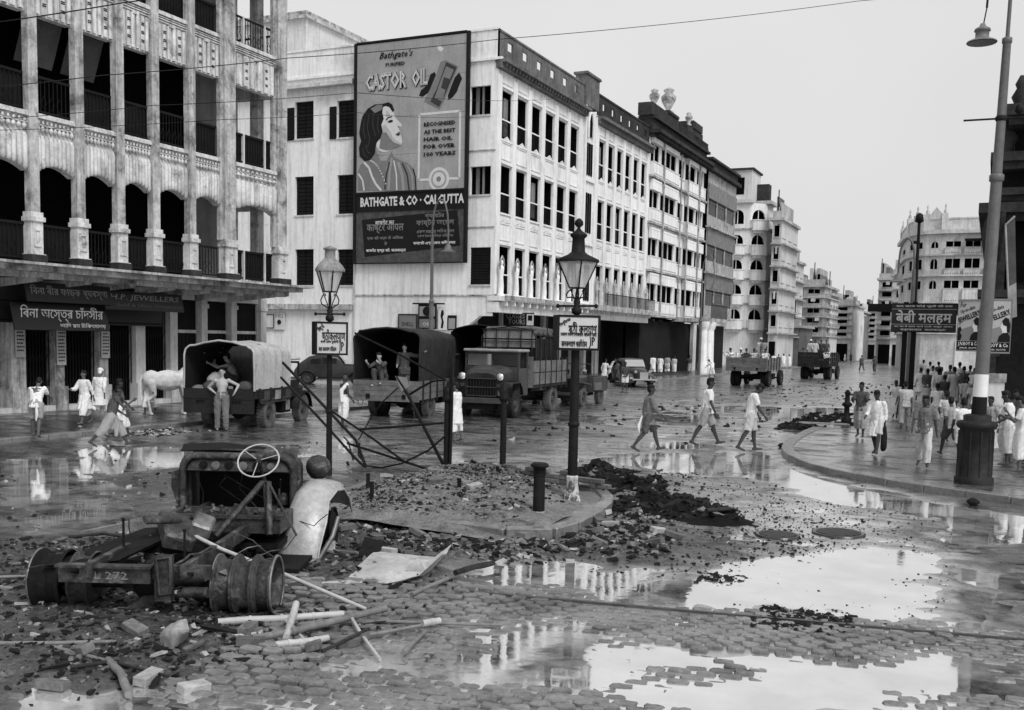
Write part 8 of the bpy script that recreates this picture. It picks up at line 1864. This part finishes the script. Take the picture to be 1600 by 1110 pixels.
stick('thin pale offcut crossing under the bamboo stump', [(440,962),(476,1001)], .018, BAM)
stick('pale bamboo piece at the front of the pile', [(431,1008),(470,1004),(513,997)], .032, BAM)
stick('slim bent cane continuing the front bamboo piece', [(513,999),(590,990),(667,976)], .018, BAMD)
stick('straight dark cane reaching furthest right into the puddle', [(578,970,.05),(680,974,.05),(784,977,.04)], .016, BAMD)
stick('stub of pale bamboo on the straight dark cane', [(660,975,.08),(687,970,.08)], .035, BAM)
stick('dark stick slanting across the canes', [(503,1018),(577,982,.12)], .015, WOODD, knots=False, name='stick', cat='stick')
stick('curved bare branch ending in the puddle', [(549,965,.12),(564,990,.08),(594,1031,.03)], .016, BAM, knots=False, name='branch', cat='branch')
stick('short dark-ended cane floating in the puddle', [(630,1020,.03),(664,988,.05)], .022, BAMD)
stick('long pale pipe leaning on the wreck and running to the bamboo pile', [(277,824,.66),(345,858,.52),(439,895,.30),(572,952,.05)], .020, BAM, knots=False, name='pipe', z=0, cat='pipe')
stick('short log with a forked end right of the pale tin sheet', [(643,929),(672,916),(699,905)], .024, BAMD, knots=False, name='log', cat='log')
stick('rounded dark log at the edge of the upper puddle', [(712,895),(742,886),(771,880)], .034, WOODD, knots=False, name='log', cat='log')
stick('straight rod on the far left below the lorry wreck', [(-20,1006),(80,1005),(182,1003)], .018, BAMD, knots=False, name='rod', cat='rod')
stick('thick gnarled branch curving toward the bottom edge', [(169,1032,.06),(188,1052,.06),(201,1086,.04)], .032, BAMD, knots=False, name='branch', cat='branch')
stick('thin straight stick leading to the gnarled branch', [(83,1011),(169,1033)], .016, BAMD, knots=False, name='stick', cat='stick')
stick('broken lath beside the gnarled branch', [(186,1037),(263,1057)], .014, WOODD, knots=False, name='stick', cat='stick')
stick('dark flat stick left of the gnarled branch', [(110,1043),(167,1035)], .018, WOODD, knots=False, name='stick', cat='stick')
stick('long thin rod behind the pale bamboo', [(241,981),(442,986)], .010, WOODD, knots=False, name='rod', cat='rod')
stick('thin rod in the mud under the rear axle', [(121,950),(255,950)], .012, BAMD, knots=False, name='rod', cat='rod')
stick('curved iron hoop lying on the road behind the wreck', [(108,839),(162,834),(220,842)], .020, WOODD, knots=False, name='iron_hoop', cat='hoop')
stick('thin cane on the road behind the wreck', [(126,832),(202,816)], .016, BAMD, knots=False, name='stick', cat='stick')
stick('long rod crossing the left edge at the height of the axle', [(-30,903),(60,900)], .016, BAMD, knots=False, name='rod', cat='rod')
stick('twig propped on the rubble by the tin sheet', [(480,985),(610,970)], .008, WOODD, knots=False, name='twig', cat='twig')
stick('long thin board lying flat on the wet road near the black heap', [(1105,798,.20),(1142,795,.22)], .03, WOODD, knots=False, name='plank', cat='plank')
# bent tin sheet and scraps
TIN = mat('pale_tin_sheet', .50, .45, .3, 2.5, 14, bump=.2, dirt=.15, dlo=.5, dhi=.72, metal=.2)
def sheetscrap(label, rows, m_, name='tin_sheet', th=.012):
    P = [[G(x, y, z) for x, y, z in r] for r in rows]; c = P[0][0].copy(); Q = [[p-c for p in r] for r in P]
    # subdivide for dents
    def sub(rows_):
        out = []
        for r in rows_:
            o = []
            for a, b in zip(r, r[1:]): o += [a, (a+b)/2]
            out.append(o+[r[-1]])
        o2 = []
        for a, b in zip(out, out[1:]): o2 += [a, [(p+q)/2 for p, q in zip(a, b)]]
        return o2+[out[-1]]
    Q = sub(sub(Q)); Q = [[p+Vector((0,0,rnd.uniform(-.006,.006))) for p in r] for r in Q]
    mb = MB(); mb.grid(Q); mb.grid([[p-Vector((0,0,th)) for p in r][::-1] for r in Q]); mb.obj(name, m_, loc=c, label=label, cat='metal sheet')
sheetscrap('large bent pale tin sheet right of the burnt lorry', [[(542,905,.05),(600,913,.06),(655,900,.12),(690,868,.20)], [(560,884,.08),(620,893,.14),(668,896,.05),(697,865,.16)], [(585,862,.12),(630,866,.13),(680,870,.12),(706,850,.24)]], TIN)
sheetscrap('front flap of the bent tin sheet turned towards the viewer', [[(655,871,.22),(634,888,.16)], [(668,899,.03),(645,893,.08)]], TIN)
sheetscrap('narrow pale plank-like tin strip in front of the bent sheet', [[(476,919,.05),(520,917,.06),(568,913,.05)], [(480,911,.06),(520,908,.08),(565,905,.07)]], TIN)
sheetscrap('crumpled sheet standing in the mud left of the bamboo pile', [[(250,1012,.03),(270,1018,.04),(292,1000,.05)], [(250,990,.16),(272,985,.22),(296,985,.2)], [(262,978,.22),(284,968,.27),(292,968,.26)]], mat('grey_crumpled_sheet', .26, .6, .5, 4, 18, bump=.4))
sheetscrap('dark scrap of plate behind the bent tin sheet', [[(555,880,.03),(580,888,.03)], [(570,838,.2),(600,848,.18)]], DKM)
sheetscrap('pale slab of plaster lying on the island kerb', [[(905,757,.25),(935,760,.22)], [(900,745,.3),(930,748,.28)]], PLANKL)
sheetscrap('torn black sheet on the end of the charred heap', [[(1105,806,.06),(1140,800,.10)], [(1110,795,.16),(1143,792,.22)]], CHAR)
# rubble fragments: loose stuff
def ter1(x, y): return float(terrain(np.array([x]), np.array([y]))[0])
CH = []
for q in range(10):
    r = random.Random(q); vs = []
    for x, y, z in ((-1,-1,-1),(1,-1,-1),(1,1,-1),(-1,1,-1),(-1,-1,1),(1,-1,1),(1,1,1),(-1,1,1)): vs.append(Vector((x*r.uniform(.5,1), y*r.uniform(.4,.9), z*r.uniform(.25,.6))))
    CH.append(vs)
FB = [(0,3,2,1),(4,5,6,7),(0,1,5,4),(1,2,6,5),(2,3,7,6),(3,0,4,7)]
BR = mat('brick_fragment', .15, .85, .5, 5, 24, bump=.4, dirt=.05, dlo=.5, dhi=.7); LS = mat('pale_stone_fragment', .34, .85, .4, 5, 24, bump=.4); DC = mat('dark_fragment', .014, .85, .6, 5, 24, bump=.4, spec=.2)
def scatter(name, label, polys, n, smin, smax, hf, mix_=(.35, .15, .5), power=2.2, seedv=1, elong=1.0, cat='rubble', soft=.6, thr=.2):
    r = random.Random(seedv); P_ = np.array([p for q in polys for p in q]); x0, y0 = P_.min(0); x1, y1 = P_.max(0)
    X = np.array([r.uniform(x0, x1) for _ in range(n)]); Y = np.array([r.uniform(y0, y1) for _ in range(n)]); M_ = np.maximum.reduce([polymask(X, Y, q, soft) for q in polys])*(fbm(X+3.3, Y, .9, 3)*1.7-.25); Z = hf(X, Y)
    vs = []; fs = []; mi = []
    for i in range(n):
        if M_[i] < r.random()*.8+thr*.3: continue
        s = smin+(smax-smin)*r.random()**power; c = CH[r.randrange(10)]; R_ = Euler((r.uniform(-.5,.5), r.uniform(-.5,.5), r.uniform(0, 6.3))).to_matrix(); o = len(vs); el = r.uniform(1, 1+elong)
        for v in c: vs.append(R_ @ Vector((v.x*s*el, v.y*s, v.z*s))+Vector((X[i], Y[i], Z[i]+s*.15)))
        fs += [tuple(a+o for a in f) for f in FB]; u = r.random(); k = 0 if u < mix_[0] else 1 if u < mix_[0]+mix_[1] else 2; mi += [k]*6
    me = bpy.data.meshes.new(name); me.from_pydata([tuple(v) for v in vs], [], fs); [me.materials.append(m_) for m_ in (BR, LS, DC)]; me.polygons.foreach_set('material_index', mi); me.update()
    o = put(name, me, kind='stuff', label=label, cat=cat); return o
zl_ = rubble_zone
scatter('rubble_fragments', 'broken brick, stone and charred bits strewn around the burnt lorry', [gpoly([(0,850),(300,835),(520,805),(700,835),(720,880),(620,960),(560,1010),(330,1050),(0,1095)])], 15000, .005, .032, terrain, (.20, .05, .75), 2.8, 3)
scatter('flat_splinters', 'thin splinters and flat shards lying in the mud around the wreck', [gpoly([(0,880),(300,850),(700,850),(680,930),(560,1010),(330,1060),(0,1095)])], 1500, .010, .040, terrain, (.25, .10, .65), 2.0, 5, 4.0)
scatter('mound_fragments', 'broken bricks and stones covering the mound on the traffic island', [mound], 16000, .005, .034, lambda X, Y: mound_h(X, Y), (.58, .06, .36), 2.2, 7, soft=1.0)
scatter('island_edge_rubble', 'loose bricks spilled along the kerb of the traffic island', [gpoly([(540,815),(700,838),(860,855),(960,815),(1010,800),(1090,835),(1040,870),(900,870),(760,878),(600,860)])], 6500, .010, .055, terrain, (.36, .09, .55), 2.0, 9)
scatter('heap_lumps', 'black lumps of charred debris on the long dark heap', [heap], 8000, .010, .07, heap_h, (.05, .01, .94), 2.2, 11, 1.6, 'debris', 1.5)
scatter('heap_spill', 'black crumbs scattered over the wet road around the dark heap', [gpoly([(900,730),(1060,735),(1200,810),(1330,870),(1250,930),(1100,890),(960,850),(940,800)])], 6500, .004, .026, terrain, (.08, .03, .89), 2.6, 13, 1.0, 'debris', 1.5, -.2)
scatter('road_grit', 'dark grit and crumbs scattered across the wet road on the right', [gpoly([(1150,760),(1330,800),(1470,880),(1470,965),(1250,960),(1000,900),(1150,860)])], 6500, .003, .016, terrain, (.08, .03, .89), 3.0, 15, 1.0, 'debris', 1.5, -.4)
scatter('cinder_patch', 'black cinder patch on the bright road near the tram rail', [gpoly([(1172,968),(1230,955),(1310,962),(1335,975),(1260,988),(1190,984)])], 1500, .008, .035, terrain, (.02, .0, .98), 2.0, 17, .6, 'cinders', .3, -.6)
scatter('cinder_patch', 'small black cinder smear right of the tin sheet puddle', [gpoly([(1090,905),(1160,900),(1165,912),(1100,914)])], 300, .008, .035, terrain, (.02, .0, .98), 2.0, 19, .6, 'cinders', .3, -.6)
scatter('kerb_rubbish', 'small heap of rubbish at the left kerb behind the striding man', [gpoly([(205,676),(265,671),(270,683),(215,686)])], 500, .02, .07, lambda X, Y: X*0+.02, (.2, .35, .45), 1.5, 21, .6, 'rubbish', .4, -.6)
scatter('road_debris_pile', 'dark broken debris beside the small iron post on the corner', [gpoly([(1238,660),(1300,650),(1325,655),(1310,668),(1245,672)])], 900, .03, .16, lambda X, Y: X*0+.03, (.05, .02, .93), 1.6, 23, .6, 'debris', .8, -.6)
scatter('far_road_debris', 'scattered bits of debris on the far wet road', [gpoly([(1190,600),(1400,600),(1460,660),(1300,720),(1000,680),(830,700),(700,690)])], 1300, .01, .09, terrain, (.15, .05, .8), 3.0, 25, 1.0, 'debris', 1.5, -.4)
scatter('mid_road_crumbs', 'sparse crumbs and papers on the road left of the barricade', [gpoly([(0,720),(500,690),(540,790),(300,830),(0,850)])], 1000, .008, .045, terrain, (.3, .3, .4), 3.0, 27, 1.0, 'debris', 1.0, -.4)
# whole bricks one can pick out
bk = [MB().box(-.115, .115, -.055, .055, -.035, .035).mesh('brick', m_, bevel=.006) for m_ in (BR, mat('dirty_brick', .10, .85, .5, 5, 24, bump=.4), LS)]
r = random.Random(44)
def bricks(pts, label, grp, hf=None):
    for px, py in pts:
        g = G(px, py); z = ter1(g.x, g.y) if hf is None else float(hf(np.array([g.x]), np.array([g.y]))[0]); kq = r.randrange(3); put('brick', bk[kq], None, (g.x, g.y, z+.035), (r.uniform(-.3,.3), r.uniform(-.3,.3), r.uniform(0,3)), label=['mid-grey ', 'dark grimy ', 'pale '][kq]+label, cat='brick', group=grp)
bricks([(515,1008),(556,1006),(490,1020),(540,1012)], 'loose brick at the front of the bamboo pile', 'bricks by the bamboo pile')
bricks([(r.uniform(500,720), r.uniform(822,880)) for _ in range(9)], 'broken brick between the wreck and the island kerb', 'bricks between wreck and island')
bricks([(r.uniform(930,1060), r.uniform(795,860)) for _ in range(9)], 'loose brick at the right tip of the traffic island', 'bricks at the island tip')
bricks([(r.uniform(40,420), r.uniform(985,1080)) for _ in range(7)], 'muddy brick in the dirt below the lorry wreck', 'bricks below the wreck')
bricks([(r.uniform(600,850), r.uniform(765,815)) for _ in range(9)], 'brick lying on the rubble mound of the traffic island', 'bricks on the mound', mound_h)
# island brick wall fragment behind the broken column
bw = thing('broken_wall', 'low broken brick wall fragment at the back of the traffic island', 'wall', G(858, 762, .1), radians(-12))
for row in range(4):
    for c in range(9 if row < 3 else 6):
        if row == 3 and c in (1, 4): continue
        put('brick', bk[r.randrange(2)], bw, ((c-4)*.24+(row % 2)*.12, r.uniform(-.015,.015), .05+row*.078), (0, 0, r.uniform(-.03,.03)))
# small iron post on the corner with a slab, plank
hy = thing('iron_hydrant', 'small broken iron post on a slab at the corner, debris around it', 'post', G(1322, 664, .12)); mb = MB(); mb.box(-.35, .35, -.25, .25, -.05, .08); mb.obj('slab', DARKWALL, hy); mb = MB(); mb.lathe([(.16,.08),(.16,.2),(.09,.26),(.08,.55),(.14,.6),(.14,.68),(.08,.72),(.07,.95),(.10,1.0),(.03,1.1)], 10); mb.cyl((-.15,0,.63),(.15,0,.63), .04, n=6); mb.obj('shaft', BLACKP, hy)
mb = MB(); mb.obox((0,0,.12), (1.9,.16,.04), (.05,.05,.9)); mb.obj('plank', PLANKL, loc=G(1288, 668, .12), label='pale plank lying askew on the corner kerb debris', cat='plank')
for x, y, lb in ((1222, 700, 'pair of dark stones in the puddle left of the curved kerb'), (1430, 640, 'stone lying on the far road behind the sign posts'), (1520, 790, 'dark round stone against the kerb below the lamp pedestal'), (125, 673, 'white rag lying at the left kerb')): 
    kit('stone' if 'stone' in lb else 'rag', lb, G(x, y, .02), (.10,.08,.06), x, DC if 'stone' in lb else CLOTHL, 'stone' if 'stone' in lb else 'rag')
for px, py, rx_, lb in ((1215, 838, .30, 'round iron cover in the wet road, left one'), (1310, 835, .36, 'round iron cover in the wet road, right one')):
    g = G(px, py); z = .040; mb = MB(); mb.lathe([(rx_, -.06), (rx_, 0), (rx_*.93, .006), (rx_*.90, 0), (.01, .002)], 26); 
    for q in range(-4, 5): mb.box(-sqrt(max(0, .75-(q/5)**2))*rx_*.95, sqrt(max(0, .75-(q/5)**2))*rx_*.95, q*rx_/5.2-.01, q*rx_/5.2+.01, .002, .008)
    mb.obj('manhole_cover', mat('wet_cast_iron', .05, .25, .4, 4, 18, bump=.1, metal=.5), loc=(g.x, g.y, z-.012), label=lb, cat='manhole cover')
